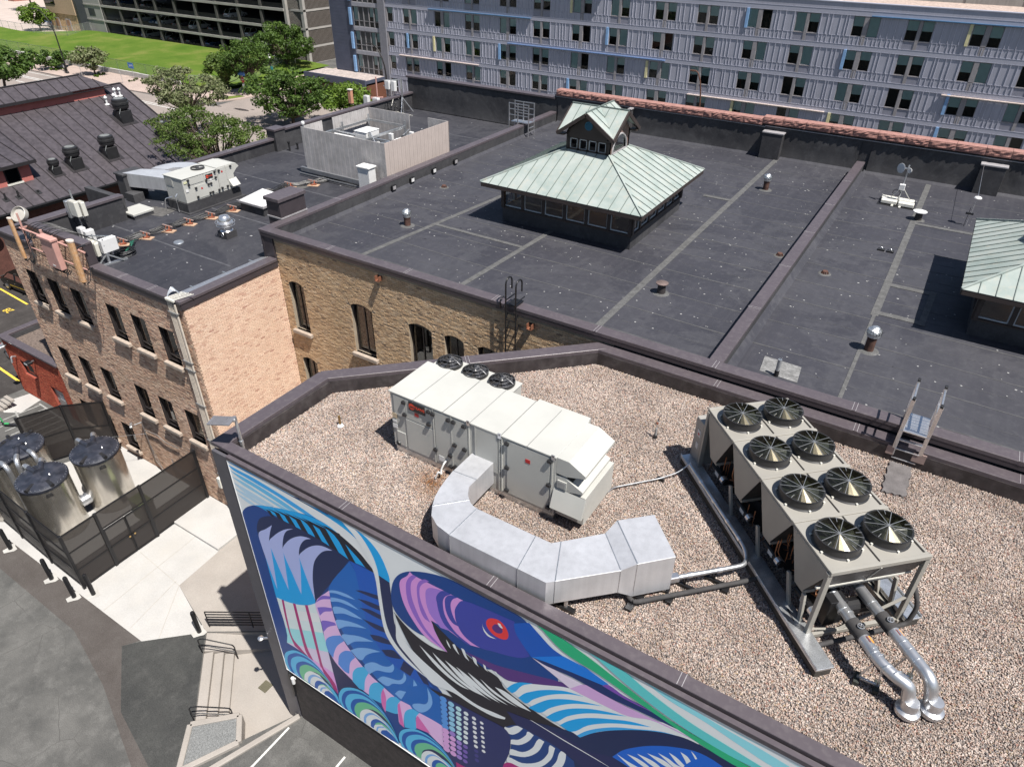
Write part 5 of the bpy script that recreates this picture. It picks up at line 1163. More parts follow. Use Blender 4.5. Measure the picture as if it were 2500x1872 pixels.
q = MB(); q.add([(.08,-.005,CH-.07), (CW/2-.01,-.005,CH-.07), (CW/2-.01,.22,CH-.66), (.08,.22,CH-.66)], [(0,1,2,3)]); q.add([(CW/2+.01,-.005,CH-.07), (CW-.08,-.005,CH-.07), (CW-.08,.22,CH-.66), (CW/2+.01,.22,CH-.66)], [(0,1,2,3)]); bl('front_coil', q, COIL, 0)
q = MB(); q.bar((.02,.25,CH-.70), (CW-.02,.25,CH-.70), .06, .05); q.bar((CW/2,-.012,CH-.07), (CW/2,.21,CH-.66), .025, .02); bl('tray_edge', q, CREAM)
q = MB()
for i in range(4):
    for k in range(14):
        q.box(-.006,.002,i*ml+.06+k*.09,i*ml+.072+k*.09,CH-.10,CH-.09); 
bl('rivet', q, RTUS, 0, kind='stuff')
q = MB(); q.box(.0,.45,CL+.03,CL+.45,.2,1.55); bl('control_cabinet', q, M('cabinet_paint', (.30,.29,.27), .45, var=.06), .012)
for z, w, h, m_ in ((1.15,.16,.2,WHT), (.75,.12,.18,WHT), (1.13,.08,.07,RED)):
    q = MB(); q.box(-.008 if m_ is not RED else -.011,-.001,CL+.2-w/2,CL+.2+w/2,z-h/2,z+h/2); bl('notice', q, m_, 0)
# dunnage beams carrying the chiller
for lab, off in (('long galvanised support beam under the left side of the chiller', -.28), ('long galvanised support beam under the far side of the chiller', 2.2)):
    bmth = thing('support_beam', lab, 'beam', (.45,10.83,11.8), rz=ch.rotation_euler.z, group='steel beams under the chiller', local=True)
    y_0, y_1 = (-.78, CL+.45) if off < 0 else (-.1, CL+.3)
    q = MB(); q.box(off,off+.40,y_0,y_1,.20,.26); q.box(off+.02,off+.38,y_0+.02,y_1-.02,0.0,.20,1); q.box(off,off+.03,y_0,y_1,.26,.31); q.box(off+.37,off+.40,y_0,y_1,.26,.31) if off > 0 else None
    build('beam_top', q, [GALV, M('curb_black', (.05,.045,.04), .8, var=.3, vs=6)], bmth, bev=.008, local=True)
# chilled water pipes
def pipe(name, label, pts, r, m_, cat='pipe', group=None, fil=.25, bands=(), loc=None, parts=()):
    t = thing(name, label, cat, loc or tuple(pts[0])); P = fillet(pts, fil, 5) if len(pts) > 2 else pts
    q = MB(); q.tube(P, r, 14); build('jacket', q, m_, t, smooth=True)
    for (p, d, rr, w, mm) in bands:
        q = MB(); d = Vector(d).normalized(); q.tube([Vector(p)-d*w/2, Vector(p)+d*w/2], rr, 14); build('band', q, mm, t, smooth=True)
    return t
d1 = Vector((.70,-.70,0)).normalized(); Zp = 12.55
p1 = pipe('chilled_water_pipe', 'left silver chilled water pipe with a swan neck bend dropping into the pebbles', [(.25,12.15,Zp), (1.72,10.52,Zp), (2.02,10.36,Zp-.02), (2.30,10.32,Zp-.06), (2.42,10.28,11.85)], .118, ALUW, group='chilled water pipes', fil=.14)
p2 = pipe('chilled_water_pipe', 'right silver chilled water pipe with one plain bend dropping into the pebbles', [(.62,12.62,Zp), (2.62,10.62,Zp), (2.80,10.52,11.85)], .122, ALUW, group='chilled water pipes', fil=.2)
for t, c0, vz in ((p1, Vector((1.27,11.02,Zp)), 1), (p2, Vector((1.74,11.50,Zp)), 1)):
    q = MB(); q.tube([c0-d1*.22, c0+d1*.16], .145, 14); build('insulated_valve', q, RUB, t, smooth=True)
    q = MB(); q.tube(arc(c0+Vector((0,0,.16)), .06, 0, 360, 12), .012, 6, cap=False)
    for k in range(4): q.bar(c0+Vector((0,0,.16)), c0+Vector((.06*math.cos(k*1.57),.06*math.sin(k*1.57),.17)), .014)
    q.tube([c0+Vector((0,0,.1)), c0+Vector((0,0,.17))], .015, 6); build('handwheel', q, ALU, t)
    q = MB(); q.bar(c0+d1*.20+Vector((.03,.03,.10)), c0+d1*.36+Vector((.03,.03,.10)), .035, .02, 0); q.bar(c0+d1*.20+Vector((-.01,-.01,.11)), c0+d1*.34+Vector((-.01,-.01,.11)), .03, .02, 1); build('tag', q, [M('orange_tag', (.60,.27,.05), .6), M('maroon_tag', (.12,.03,.03), .6)], t)
    for s in (-.9,-.5,.45,.62,.85):
        cc = c0+d1*s; q = MB(); q.tube([cc-d1*.012, cc+d1*.012], .128, 14); build('jacket_seam', q, GALV, t, smooth=True)
for t, (fx, fy) in ((p1, (2.43,10.26)), (p2, (2.81,10.51))):
    q = MB(); q.lathe((fx,fy,11.8), [(.17,0), (.17,.06), (.22,.07), (.22,.16), (.155,.2), (.155,.34), (.14,.40)], 18); build('roof_boot', q, ALUW, t, smooth=True)
    q = MB(); q.lathe((fx,fy,11.79), [(.17,0), (.17,.05)], 16); build('boot_base', q, BLK, t)
for (x, y) in ((1.02,11.32), (1.62,10.62), (2.05,10.38)):
    q = MB(); cc = Vector((x,y,Zp)); q.tube([cc-d1*.01, cc+d1*.01], .126, 14); build('jacket_seam', q, GALV, p1, smooth=True)
for i, (x, y, lb) in enumerate(((1.72,10.50,'left'), (2.24,11.02,'right'))):
    t = thing('pipe_stand', 'black rubber footed steel stand under the %s silver pipe' % lb, 'pipe support', (x,y,11.8), group='stands under the silver pipes')
    q = MB(); q.box(x-.26,x-.16,y-.14,y+.14,11.80,11.90); q.box(x+.10,x+.2,y-.14,y+.14,11.80,11.90); build('foot', q, M('rubber_foot', (.03,.035,.03), .8), t)
    q = MB(); q.bar((x-.22,y,11.92), (x+.18,y,11.92), .05, .04); q.bar((x-.2,y,11.92), (x-.06,y-.02,12.46), .045, .03); q.bar((x+.15,y,11.92), (x+.10,y,12.46), .045, .03); build('strut', q, GALV, t)
# electrical conduit and condensate line between duct end and chiller
co = thing('steel_conduit', 'silver conduit running along the beam beside the chiller and across to the duct end', 'conduit', (-2,11,11.9))
q = MB(); q.tube(fillet([(-3.38,14.40,12.2), (-1.30,12.32,12.2), (-1.12,11.86,12.2), (-1.55,11.42,12.2), (-2.30,10.68,12.2)], .28, 6), .055, 10); build('conduit', q, ALUW, co, smooth=True)
for p in ((-2.9,13.92,12.2), (-2.4,13.42,12.2), (-1.9,12.92,12.2), (-1.5,12.52,12.2), (-1.6,11.37,12.2), (-2.1,10.88,12.2)):
    q = MB(); d = Vector((.7,-.7,0)) if p[1] > 12 else Vector((.7,.7,0)); q.tube([Vector(p)-d*.05, Vector(p)+d*.05], .066, 10); build('coupling', q, ALU, co, smooth=True)
q = MB(); q.ob((-2.40,10.58,12.2), Vector((.7,.7,0))*.17, Vector((-.7,.7,0))*.085, (0,0,.085)); q.tube([(-2.5,10.48,12.15), (-2.5,10.48,11.85)], .05, 10); build('elbow_box', q, ALU, co, bev=.03, seg=3)
for x, y in ((-1.65,11.35), (-2.15,10.85)):
    q = MB(); q.box(x-.22,x+.22,y-.04,y+.04,11.80,11.88); q.bar((x,y,11.88), (x,y,12.16), .03); q.bar((x-.1,y,12.1), (x-.02,y,11.9), .02); build('strut_foot', q, BLKM, co)
cl_ = thing('condensate_pipe', 'black insulated pipe lying on the pebbles from the duct end to under the chiller', 'pipe', (-2,10.5,11.9))
q = MB(); q.tube(fillet([(-3.25,9.98,12.2), (-3.2,9.92,11.95), (-2.92,9.74,11.92), (-1.2,11.45,11.95), (-.6,12.05,11.97)], .14, 5), .055, 10); build('insulation', q, RUB, cl_, smooth=True)
for x, y in ((-2.95,9.72), (-2.3,10.36), (-1.35,11.3)):
    q = MB(); q.box(x-.07,x+.07,y-.16,y+.06,11.80,11.88); build('block', q, BLKM, cl_)
cd2 = thing('insulated_pipe_loop', 'black insulated pipe looping across the near end of the chiller base', 'pipe', (.6,10.7,11.9))
q = MB(); q.tube(fillet([(-.05,11.25,12.02), (.45,10.62,12.0), (.62,10.66,12.0), (2.15,12.28,12.0), (2.2,12.36,12.5), (2.0,12.5,12.9)], .15, 5), .05, 10); build('insulation', q, RUB, cd2, smooth=True)
fx = thing('flexible_conduit', 'thin grey flexible conduit trailing over the pebbles from the air unit to the chiller', 'conduit', (-4.2,12.6,11.85))
q = MB(); q.tube(fillet([(-4.84,12.5,12.0), (-4.85,12.85,11.88), (-3.95,13.85,11.88), (-3.6,14.2,12.0), (-3.4,14.5,12.2)], .15, 4), .018, 8); build('hose', q, GALV, fx, smooth=True)
q = MB(); q.box(-4.05,-3.85,13.82,13.9,11.80,11.89); build('block', q, BLKM, fx)
# small pipes standing in the gravel
sb = thing('vent_stub', 'short rusty brass vent pipe with a white base near the left parapet', 'vent pipe', (-12.68,11.02,11.8))
q = MB(); q.tube([(-12.68,11.02,11.84), (-12.68,11.02,12.16)], .035, 10); build('tube', q, M('brass_pipe', (.30,.19,.08), .45, .6), sb, smooth=True)
q = MB(); q.lathe((-12.68,11.02,11.80), [(.10,0), (.07,.05), (.045,.07)], 12); build('boot', q, WHT, sb, smooth=True)
sb = thing('antenna_stub', 'thin grey pipe with an orange tip standing in the pebbles left of the chiller', 'vent pipe', (-4.77,15.47,11.8))
q = MB(); q.tube([(-4.77,15.47,11.8), (-4.77,15.47,12.15)], .035, 10); build('tube', q, M('grey_pvc', (.25,.25,.25), .6), sb, smooth=True)
q = MB(); q.tube([(-4.77,15.47,12.15), (-4.76,15.47,12.40)], .022, 8, 0); q.tube([(-4.77,15.47,12.30), (-4.77,15.47,12.36)], .032, 8, 1); q.tube([(-4.76,15.47,12.40), (-4.72,15.46,12.62)], .012, 6, 2); q.lathe((-4.77,15.47,11.8), [(.07,0), (.05,.1)], 10, 2); build('probe', q, [ALU, ORNG, BLK], sb)
mt = MB(); mt.poly([(1.03+.05*math.sin(i*1.7)+(.6 if 8 <= i < 20 else 0), [16.5,17.95][int(5 <= i < 14)]+.03*math.sin(i*2.3), 11.846) for i in range(4)])
wp = MB(); pts = []
for i in range(10): pts.append((1.06+.06*i, 16.55+.03*math.sin(i*2.1)+.012*i))
for i in range(10): pts.append((1.62+.03*math.sin(i*1.9), 16.66+.13*i))
for i in range(10): pts.append((1.62-.06*i, 17.98+.03*math.sin(i*2.7)))
for i in range(10): pts.append((1.06+.03*math.sin(i*2.2), 17.9-.13*i))
wp.prism(pts, 11.80, 11.85); tag(build('walkway_mat', wp, M('rubber_mat', (.12,.11,.11), .9, var=.25, vs=3, fine=70, bump=.4, bs=60)), 'grey rubber mat half sunk in pebbles at the foot of the aluminium ladder', 'mat')
# crossover ladder at the parapet
la = thing('crossover_ladder', 'aluminium crossover ladder with a slatted platform over the front parapet by the chiller', 'ladder', (1.37,18.2,11.8))
for x in (1.04, 1.68):
    q = MB(); q.bar((x,18.12,11.85), (x,18.0,12.9), .05, .10, up=(1,0,0)); q.bar((x,18.0,12.9), (x,17.9,13.95), .05, .10, up=(1,0,0)); build('stile', q, ALU, la, bev=.006)
    q = MB(); q.bar((x,18.86,12.75), (x,18.82,14.0), .05, .08, up=(1,0,0)); build('post', q, ALU, la, bev=.006)
    q = MB(); q.bar((x,17.9,13.9), (x,18.82,13.97), .045, .06); q.bar((x,17.95,13.45), (x,18.84,13.45), .04, .05); build('handrail', q, ALU, la, bev=.006)
    for y, z in ((17.89,13.97), (18.82,14.02)):
        q = MB(); q.box(x-.035,x+.035,y-.055,y+.055,z-.04,z+.04); build('end_cap', q, BLK, la, bev=.008)
    q = MB(); q.box(x-.16,x+.02 if x < 1.3 else x+.16,18.05,18.09,12.0,12.28); build('wall_bracket', q, TAUPE, la)
for i in range(7):
    q = MB(); q.box(1.08,1.64,17.92+i*.14,18.05+i*.14,12.90,12.94); build('platform_slat', q, ALU, la, bev=.004)
for z, y in ((11.92,18.11), (12.24,18.08), (12.56,18.05)):
    q = MB(); q.bar((1.06,y,z), (1.66,y,z), .09, .03, up=(0,0,1)); build('rung', q, ALU, la, bev=.004)
# lamp on the mural corner
lm = thing('area_light', 'flat grey floodlight on a short pole at the mural roof corner', 'lamp', (-13.92,8.6,11.9))
q = MB(); q.tube([(-13.92,8.62,11.9), (-13.92,8.62,13.12)], [.05,.04], 10); q.tube([(-13.92,8.62,12.2), (-13.92,8.62,12.34)], .06, 10); build('pole', q, GALV, lm, smooth=True)
q = MB(); q.bar((-13.90,8.6,13.15), (-13.75,8.45,13.18), .10, .09); build('knuckle', q, GALV, lm, bev=.02)
q = MB(); q.ob((-14.02,8.28,13.18), Vector((-.30,-.12,-.03)), Vector((-.07,.17,0)), (0,0,.022)); 
for i in range(9): c_ = Vector((-14.0,8.28,13.205))+Vector((-.30,-.12,-.03))*(-.5+i*.16); q.ob(c_, (.012,.004,0), Vector((-.06,.15,0)), (0,0,.02))
build('lamp_head', q, M('lamp_grey', (.20,.20,.22), .45, .3), lm, bev=.008)
# ---------------------------------------------------------------- green copper roof lanterns
def seamroof(corners, down, spacing, parent, name='roof_panel', rib=.022, ribh=.03, joined=False, mats=None, th=.03):
    """corners: planar convex polygon (3D); strips run along 'down'; each strip is a piece with a standing seam on its edge"""
    P = [Vector(c) for c in corners]; n = (P[1]-P[0]).cross(P[2]-P[0]).normalized()
    if n.z < 0: n = -n
    dn = Vector(down); dn = (dn-n*dn.dot(n)).normalized(); ac = n.cross(dn); o = P[0]
    uv = [((p-o).dot(ac), (p-o).dot(dn)) for p in P]; lo, hi = min(a for a, _ in uv), max(a for a, _ in uv); k = max(1, round((hi-lo)/spacing)); w = (hi-lo)/k
    def clip(poly, a, sgn):
        out = []
        for i in range(len(poly)):
            p, q = poly[i-1], poly[i]; fp, fq = sgn*(p[0]-a), sgn*(q[0]-a)
            if fp >= 0: out.append(p)
            if fp*fq < 0: t = fp/(fp-fq); out.append((p[0]+(q[0]-p[0])*t, p[1]+(q[1]-p[1])*t))
        return out
    mats = mats or [COPPER, COPRIB]; W3 = lambda a, h=0: o+ac*a[0]+dn*a[1]+n*h; jm = MB()
    for i in range(k):
        pl = clip(clip(uv, lo+w*i+.004, 1), lo+w*(i+1)-.004, -1)
        if len(pl) < 3: continue
        q = jm if joined else MB(); q.extr([W3(p, -th) for p in pl], n*th, 0)
        if i:
            cl2 = clip(uv, lo+w*i-.0005, 1); ys = [p[1] for p in clip(clip(uv, lo+w*i-.01, 1), lo+w*i+.01, -1)]
            if ys and max(ys)-min(ys) > .06: q.bar(W3((lo+w*i, min(ys)+.01), ribh/2), W3((lo+w*i, max(ys)-.005), ribh/2), rib, ribh, 1, up=n)
        if not joined: build(name, q, mats, parent)
    if joined: return build(name, jm, mats, parent)
WOODL = M('warm_timber', (.42,.30,.19), .6, var=.15, vs=5, streak=.4)
WARM = NT('warm_strip'); WARM.b.inputs['Emission Color'].default_value = (1,.55,.22,1); WARM.b.inputs['Emission Strength'].default_value = 5; WARM = WARM.mat
def lantern(cx, cy, label):
    L = thing('roof_lantern', label, 'roof lantern', (cx,cy,DZ), group='copper roof lanterns')
    bx, by, ex, ey, ze, zc, hx, hy = 3.28, 2.95, 3.95, 3.72, 13.9, 15.22, 1.08, 1.04
    q = MB()
    for (x0,x1,y0,y1) in ((cx-bx,cx+bx,cy-by,cy-by+.14), (cx-bx,cx+bx,cy+by-.14,cy+by), (cx-bx,cx-bx+.14,cy-by+.14,cy+by-.14), (cx+bx-.14,cx+bx,cy-by+.14,cy+by-.14)): q.box(x0,x1,y0,y1,DZ-.05,12.62)
    build('base_wall', q, UPST, L)
    q = MB(); q.box(cx-bx-.05,cx+bx+.05,cy-by-.05,cy+by+.05,12.60,12.66); q.box(cx-bx-.02,cx+bx+.02,cy-by-.02,cy+by+.02,13.50,13.74); build('sill_band', q, DKBR, L)
    q = MB(); q.box(cx-bx+.3,cx+bx-.3,cy-by+.3,cy+by-.3,12.3,12.34); build('inner_floor', q, M('pale_ceiling', (.65,.62,.58), .8), L)
    nw = 6
    def glaz(org, u, nrm, W):
        org, u, nrm = Vector(org), Vector(u), Vector(nrm); st_ = W/nw
        for i in range(nw+1):
            q = MB(); q.ob(org+u*(st_*i)+Vector((0,0,13.08)), u*.075, nrm*.07, (0,0,.43)); build('mullion', q, DKBR, L)
        for i in range(nw):
            a, b_ = st_*i+.075, st_*(i+1)-.075; P = lambda x, z, d=.0: org+u*x+Vector((0,0,z))-nrm*d
            q = MB()
            for (x0,x1,z0,z1) in ((a,a+.04,12.68,13.48), (b_-.04,b_,12.68,13.48), (a+.04,b_-.04,12.68,12.73), (a+.04,b_-.04,13.43,13.48)): q.ob(P((x0+x1)/2,(z0+z1)/2,.02), u*((x1-x0)/2), nrm*.03, (0,0,(z1-z0)/2))
            wf = build('window', q, M('pale_window_frame', (.50,.53,.56), .5), L)
            q = MB(); q.quad(P(a+.04,12.73,.02), P(b_-.04,12.73,.02), P(b_-.04,13.43,.02), P(a+.04,13.43,.02)); build('pane', q, GLC, wf)
    glaz((cx-bx,cy-by+.06,0), (1,0,0), (0,-1,0), 2*bx); glaz((cx+bx-.06,cy-by,0), (0,1,0), (1,0,0), 2*by); glaz((cx-bx+.06,cy-by,0), (0,1,0), (-1,0,0), 2*by); glaz((cx-bx,cy+by-.06,0), (1,0,0), (0,1,0), 2*bx)
    q = MB(); q.box(cx-2.3,cx+2.3,cy+.9,cy+1.0,12.34,13.6); q.box(cx+1.9,cx+2.0,cy-1.6,cy+.9,12.34,13.6); build('inner_panel', q, WOODL, L)
    q = MB(); q.box(cx-2.2,cx+2.2,cy+.82,cy+.88,12.86,12.90); build('light_strip', q, WARM, L)
    q = MB(); q.add([(cx-ex,cy-ey,ze-.16), (cx+ex,cy-ey,ze-.16), (cx+ex,cy+ey,ze-.16), (cx-ex,cy+ey,ze-.16), (cx-hx,cy-hy,zc-.16), (cx+hx,cy-hy,zc-.16), (cx+hx,cy+hy,zc-.16), (cx-hx,cy+hy,zc-.16)], [(0,4,5,1), (1,5,6,2), (2,6,7,3), (3,7,4,0)]); build('soffit', q, DKBR, L)
    q = MB()
    for a, b_ in (((-1,-1),(1,-1)), ((1,-1),(1,1)), ((1,1),(-1,1)), ((-1,1),(-1,-1))):
        q.bar((cx+a[0]*ex,cy+a[1]*ey,ze-.11), (cx+b_[0]*ex,cy+b_[1]*ey,ze-.11), .06, .19)
    build('eave_fascia', q, DKBR, L, bev=.008)
    E = {k: (cx+k[0]*ex*1.01, cy+k[1]*ey*1.01, ze) for k in ((-1,-1),(1,-1),(1,1),(-1,1))}; C_ = {k: (cx+k[0]*hx, cy+k[1]*hy, zc) for k in E}
    for a, b_, d in (((-1,-1),(1,-1),(0,-1,-.4)), ((1,-1),(1,1),(1,0,-.4)), ((1,1),(-1,1),(0,1,-.4)), ((-1,1),(-1,-1),(-1,0,-.4))): seamroof([E[a],E[b_],C_[b_],C_[a]], d, .50, L)
    q = MB()
    for k in E: q.bar(Vector(E[k])+Vector((0,0,.03)), Vector(C_[k])+Vector((0,0,.03)), .07, .05)
    build('hip_cap', q, COPPER, L)
    q = MB(); q.bar((cx+ex*.52,cy-ey*.1,ze+.62), (cx+ex*.96,cy-ey*.16,ze+.062), .10, .006); q.bar((cx-.8,cy-hy-.45,zc-.16), (cx+.5,cy-hy-.38,zc-.11), .35, .003, 1) if False else None
    build('rust_streak', q, M('rust_run', (.42,.33,.20), .8, var=.3), L)
    # cupola
    zg_, zr_, ov = 16.02, 16.97, 1.40
    q = MB()
    for sx in (-1, 1):
        for sy in (-1, 1): q.box(cx+sx*hx-.14*(sx > 0)-.0, cx+sx*hx+.14*(sx < 0), cy+sy*hy-.14*(sy > 0), cy+sy*hy+.14*(sy < 0), zc-.25, zg_)
    build('corner_post', q, DKBR, L)
    for (u, nrm, half, dist) in (((1,0,0),(0,-1,0),hx,hy), ((0,1,0),(1,0,0),hy,hx), ((-1,0,0),(0,1,0),hx,hy), ((0,-1,0),(-1,0,0),hy,hx)):
        u, nrm = Vector(u), Vector(nrm); o_ = Vector((cx,cy,0))+nrm*(dist-.05); face = abs(nrm.y) > .5
        P = lambda a, z, d=0: o_+u*a+Vector((0,0,z))+nrm*d
        mat = DKBR if face else M('lighter_brown', (.16,.105,.09), .6, var=.2, vs=3)  # left and right gable walls in a lighter brown than front and back
        if face:
            q = MB(); q.ob(P(0,zc-.12), u*half, nrm*.05, (0,0,.20)); q.ob(P(0,15.86), u*half, nrm*.05, (0,0,.13)); q.extr([P(-half,15.98,-.05), P(half,15.98,-.05), P(0,zr_-.1,-.05)], nrm*.1); build('gable_wall', q, mat, L)
            for i in range(5):
                q = MB(); q.ob(P(-half+.14+i*(2*half-.28)/4,15.5), u*.05, nrm*.05, (0,0,.26)); build('mullion', q, mat, L)
            for i in range(4):
                a0, a1 = -half+.19+i*(2*half-.28)/4, -half+.09+(i+1)*(2*half-.28)/4; q = MB()
                for (x0,x1,z0,z1) in ((a0,a0+.03,15.30,15.72), (a1-.03,a1,15.30,15.72), (a0,a1,15.28,15.31), (a0,a1,15.70,15.73)): q.ob(P((x0+x1)/2,(z0+z1)/2), u*((x1-x0)/2), nrm*.035, (0,0,(z1-z0)/2))
                wf = build('window', q, M('pale_window_frame', (.50,.53,.56), .5), L); q = MB(); q.quad(P(a0,15.29), P(a1,15.29), P(a1,15.72), P(a0,15.72)); build('pane', q, GLC, wf)
            q = MB(); q.lathe(P(0,16.35,.05), [(.19,0), (.19,.03), (.15,.03), (.15,.01), (.001,.01)], 20, ax=nrm, cap=False)
            for i in range(4): q.ob(P(0,16.26+.06*i,.07), u*(.14-.02*abs(i-1.5)), nrm*.012, (0,0,.012))
            build('round_louvre', q, M('blue_louvre', (.02,.14,.24), .5), L)
        else:
            q = MB(); r_ = half*.72; n_ = 14; top = [(r_*math.cos(math.pi*i/n_), 15.22+r_*math.sin(math.pi*i/n_)) for i in range(n_+1)]
            outer = [(half,15.1), (half,15.98), (0,zr_-.1), (-half,15.98), (-half,15.1)]
            loop = [P(x,z,.05) for x, z in [(half,15.1),(half,15.98),(0,zr_-.1),(-half,15.98),(-half,15.1),(-r_,15.1)]+top[::-1]+[(r_,15.1)]]
            q.poly(loop); q.ob(P(0,zc-.2), u*half, nrm*.05, (0,0,.16)); build('gable_wall', q, mat, L)
            q = MB(); q.tube([P(x,z,.05) for x, z in top], .045, 6); q.bar(P(-r_-.03,15.2,.05), P(r_+.03,15.2,.05), .08, .07); wf = build('window', q, FRAMEL, L)
            q = MB(); q.poly([P(x,z,.0) for x, z in top]); build('pane', q, GLC, wf)
    # crossed gable roof: eight planes
    for s in (-1, 1):
        for t in (-1, 1):
            seamroof([(cx,cy+t*ov,zr_), (cx,cy,zr_), (cx+s*ov,cy+t*ov,zg_)], (s,0,-.7), .42, L, joined=True)
            seamroof([(cx+t*ov,cy,zr_), (cx,cy,zr_), (cx+t*ov,cy+s*ov,zg_)], (0,s,-.7), .42, L, joined=True)
    q = MB(); q.bar((cx-ov,cy,zr_+.02), (cx+ov,cy,zr_+.02), .06, .05); q.bar((cx,cy-ov,zr_+.02), (cx,cy+ov,zr_+.02), .06, .05)
    build('ridge_cap', q, COPRIB, L)
    q = MB()
    for s in (-1, 1):
        for t in (-1, 1): q.bar((cx,cy+t*ov,zr_-.08), (cx+s*ov,cy+t*ov,zg_-.08), .07, .15); q.bar((cx+t*ov,cy,zr_-.08), (cx+t*ov,cy+s*ov,zg_-.08), .07, .15)
    build('barge_board', q, DKBR, L)
    q = MB()
    for s in (-1, 1):
        for t in (-1, 1): q.ob((cx+s*(ov-.18),cy+t*(ov-.18),zg_-.10), (.18,0,0), (0,.18,0), (0,0,.03))
    build('corner_soffit', q, DKBR, L)
    return L
lantern(-14.0, 29.78, 'green copper roof lantern with a gabled cupola, left of the roof divider')
lantern(5.55, 29.6, 'green copper roof lantern cut off by the right edge, right of the roof divider')
# ---------------------------------------------------------------- small things on the dark roof
def turbine(x, y, z, lab, h=.45, r=.19):
    t = thing('turbine_vent', lab, 'roof vent', (x,y,z), group='turbine vents on the black roof')
    q = MB(); q.lathe((x,y,z), [(.34,0), (.30,.02), (.20,.03)], 18); build('flange', q, SEAM, t, smooth=True)
    q = MB(); q.lathe((x,y,z), [(.15,.0), (.15,h-.06), (.17,h-.05), (.17,h)], 16); build('pipe', q, M('rusty_pipe', (.085,.045,.035), .7, .2, var=.5, vs=6), t, smooth=True)
    q = MB(); n = 16
    for k in range(n):
        a, b_ = 6.283*k/n, 6.283*(k+.8)/n; pr = [(.62,0),(.95,.08),(1.08,.17),(.95,.26),(.55,.33)]
        for i in range(4): q.add([(x+r*pr[i][0]*math.cos(a),y+r*pr[i][0]*math.sin(a),z+h+pr[i][1]), (x+r*pr[i][0]*.93*math.cos(b_),y+r*pr[i][0]*.93*math.sin(b_),z+h+pr[i][1]), (x+r*pr[i+1][0]*.93*math.cos(b_+.12),y+r*pr[i+1][0]*.93*math.sin(b_+.12),z+h+pr[i+1][1]), (x+r*pr[i+1][0]*math.cos(a+.12),y+r*pr[i+1][0]*math.sin(a+.12),z+h+pr[i+1][1])], [(0,1,2,3)])
    q.lathe((x,y,z+h), [(r*.85,.0), (r*.9,.1), (r*.9,.22), (r*.5,.3)], 14); q.lathe((x,y,z+h+.32), [(r*.6,0), (r*.45,.03), (.02,.05)], 14); build('turbine_head', q, GALV, t)
turbine(-20.52,23.71,DZ,'silver turbine vent on a rusty stub left of the near copper lantern', .44, .21)
turbine(-7.94,38.08,DZ,'silver turbine vent beside the long grey seam right of the copper cupola', .50, .22)
turbine(-.45,23.56,DZ,'largest silver turbine vent on a rusty stub right of the roof divider', .56, .24)
def mushroom(x, y, z, lab, r, h, topm, rim=.03):
    t = thing('mushroom_vent', lab, 'roof vent', (x,y,z), group='capped vents on the black roof'); q = MB(); q.lathe((x,y,z), [(.33,0), (.2,.02), (.17,.03)], 16); build('flange', q, SEAM, t, smooth=True)
    q = MB(); q.lathe((x,y,z), [(.17,0), (.15,h-.05), (.15,h)], 14); build('pipe', q, M('dark_pipe', (.035,.03,.03), .6), t, smooth=True)
    q = MB(); q.lathe((x,y,z+h-.02), [(r*.95,-.02), (r,.0), (r,.02), (r*.5,.05), (.02,.065)], 20); build('cap', q, topm, t, smooth=True)
mushroom(-7.98,23.71,DZ,'dull rusty brown mushroom vent on the long seam near the front parapet',.24,.44,M('dull_cap', (.16,.12,.11), .6, .3, var=.3))
mushroom(-.56,37.79,DZ,'black stub vent with a flat white disc cap near the dish mast',.31,.44,WHT)
for x, y, lab in ((-22.31,28.93,'small rusty roof drain at the foot of the left parapet'), (-5.05,29.84,'small rusty roof drain just left of the roof divider'), (-3.02,29.05,'small rusty roof drain just right of the roof divider')):
    t = thing('roof_drain', lab, 'drain', (x,y,DZ), group='roof drains'); q = MB(); q.lathe((x,y,DZ), [(.26,0), (.24,.015), (.15,.02)], 16); build('ring', q, SEAM, t, smooth=True)
    q = MB()
    for k in range(12): a = k*.5236; q.bar((x+.16*math.cos(a),y+.16*math.sin(a),DZ+.01), (x+.09*math.cos(a),y+.09*math.sin(a),DZ+.12), .025)
    q.lathe((x,y,DZ+.11), [(.11,0), (.10,.02)], 12); build('dome_strainer', q, M('rust', (.075,.035,.025), .8, var=.4), t)
t = thing('soil_pipe', 'short white and black pipe standing on the grey square patch by the divider', 'vent pipe', (-2.67,20.27,DZ)); q = MB(); q.tube([(-2.67,20.27,DZ), (-2.67,20.27,DZ+.22)], .075, 12); build('sleeve', q, BLK, t, smooth=True)
q = MB(); q.tube([(-2.67,20.27,DZ+.2), (-2.67,20.27,DZ+.62)], .065, 12); q.bar((-2.72,20.27,DZ+.62), (-2.62,20.27,DZ+.70), .02); build('tube', q, GALV, t, smooth=True)
t = thing('dish_mast', 'white ballasted mast carrying small dish antennas near the red stone wall', 'antenna mast', (-1.7,39.7,DZ)); q = MB(); q.box(-2.6,-.9,39.1,40.4,DZ,DZ+.012); build('pad', q, BLK, t)
for i, (x, y) in enumerate(((-2.15,39.9), (-1.35,39.9), (-2.1,39.45), (-1.3,39.4))):
    q = MB(); q.box(x-.36,x+.36,y-.19,y+.19,DZ+.05,DZ+.22); build('ballast_block', q, CREAM, t, bev=.02)
q = MB(); q.box(-1.95,-1.85,39.05,40.2,DZ+.02,DZ+.06); q.box(-1.6,-1.5,39.0,40.2,DZ+.02,DZ+.06); q.bar((-1.2,39.8,DZ+.25), (-1.68,39.7,DZ+.85), .03); q.bar((-2.1,39.6,DZ+.25), (-1.75,39.7,DZ+.85), .03); build('frame', q, CREAM, t)
q = MB(); q.tube([(-1.72,39.7,DZ+.06), (-1.72,39.7,DZ+1.95)], .035, 10); build('mast', q, GALV, t, smooth=True)
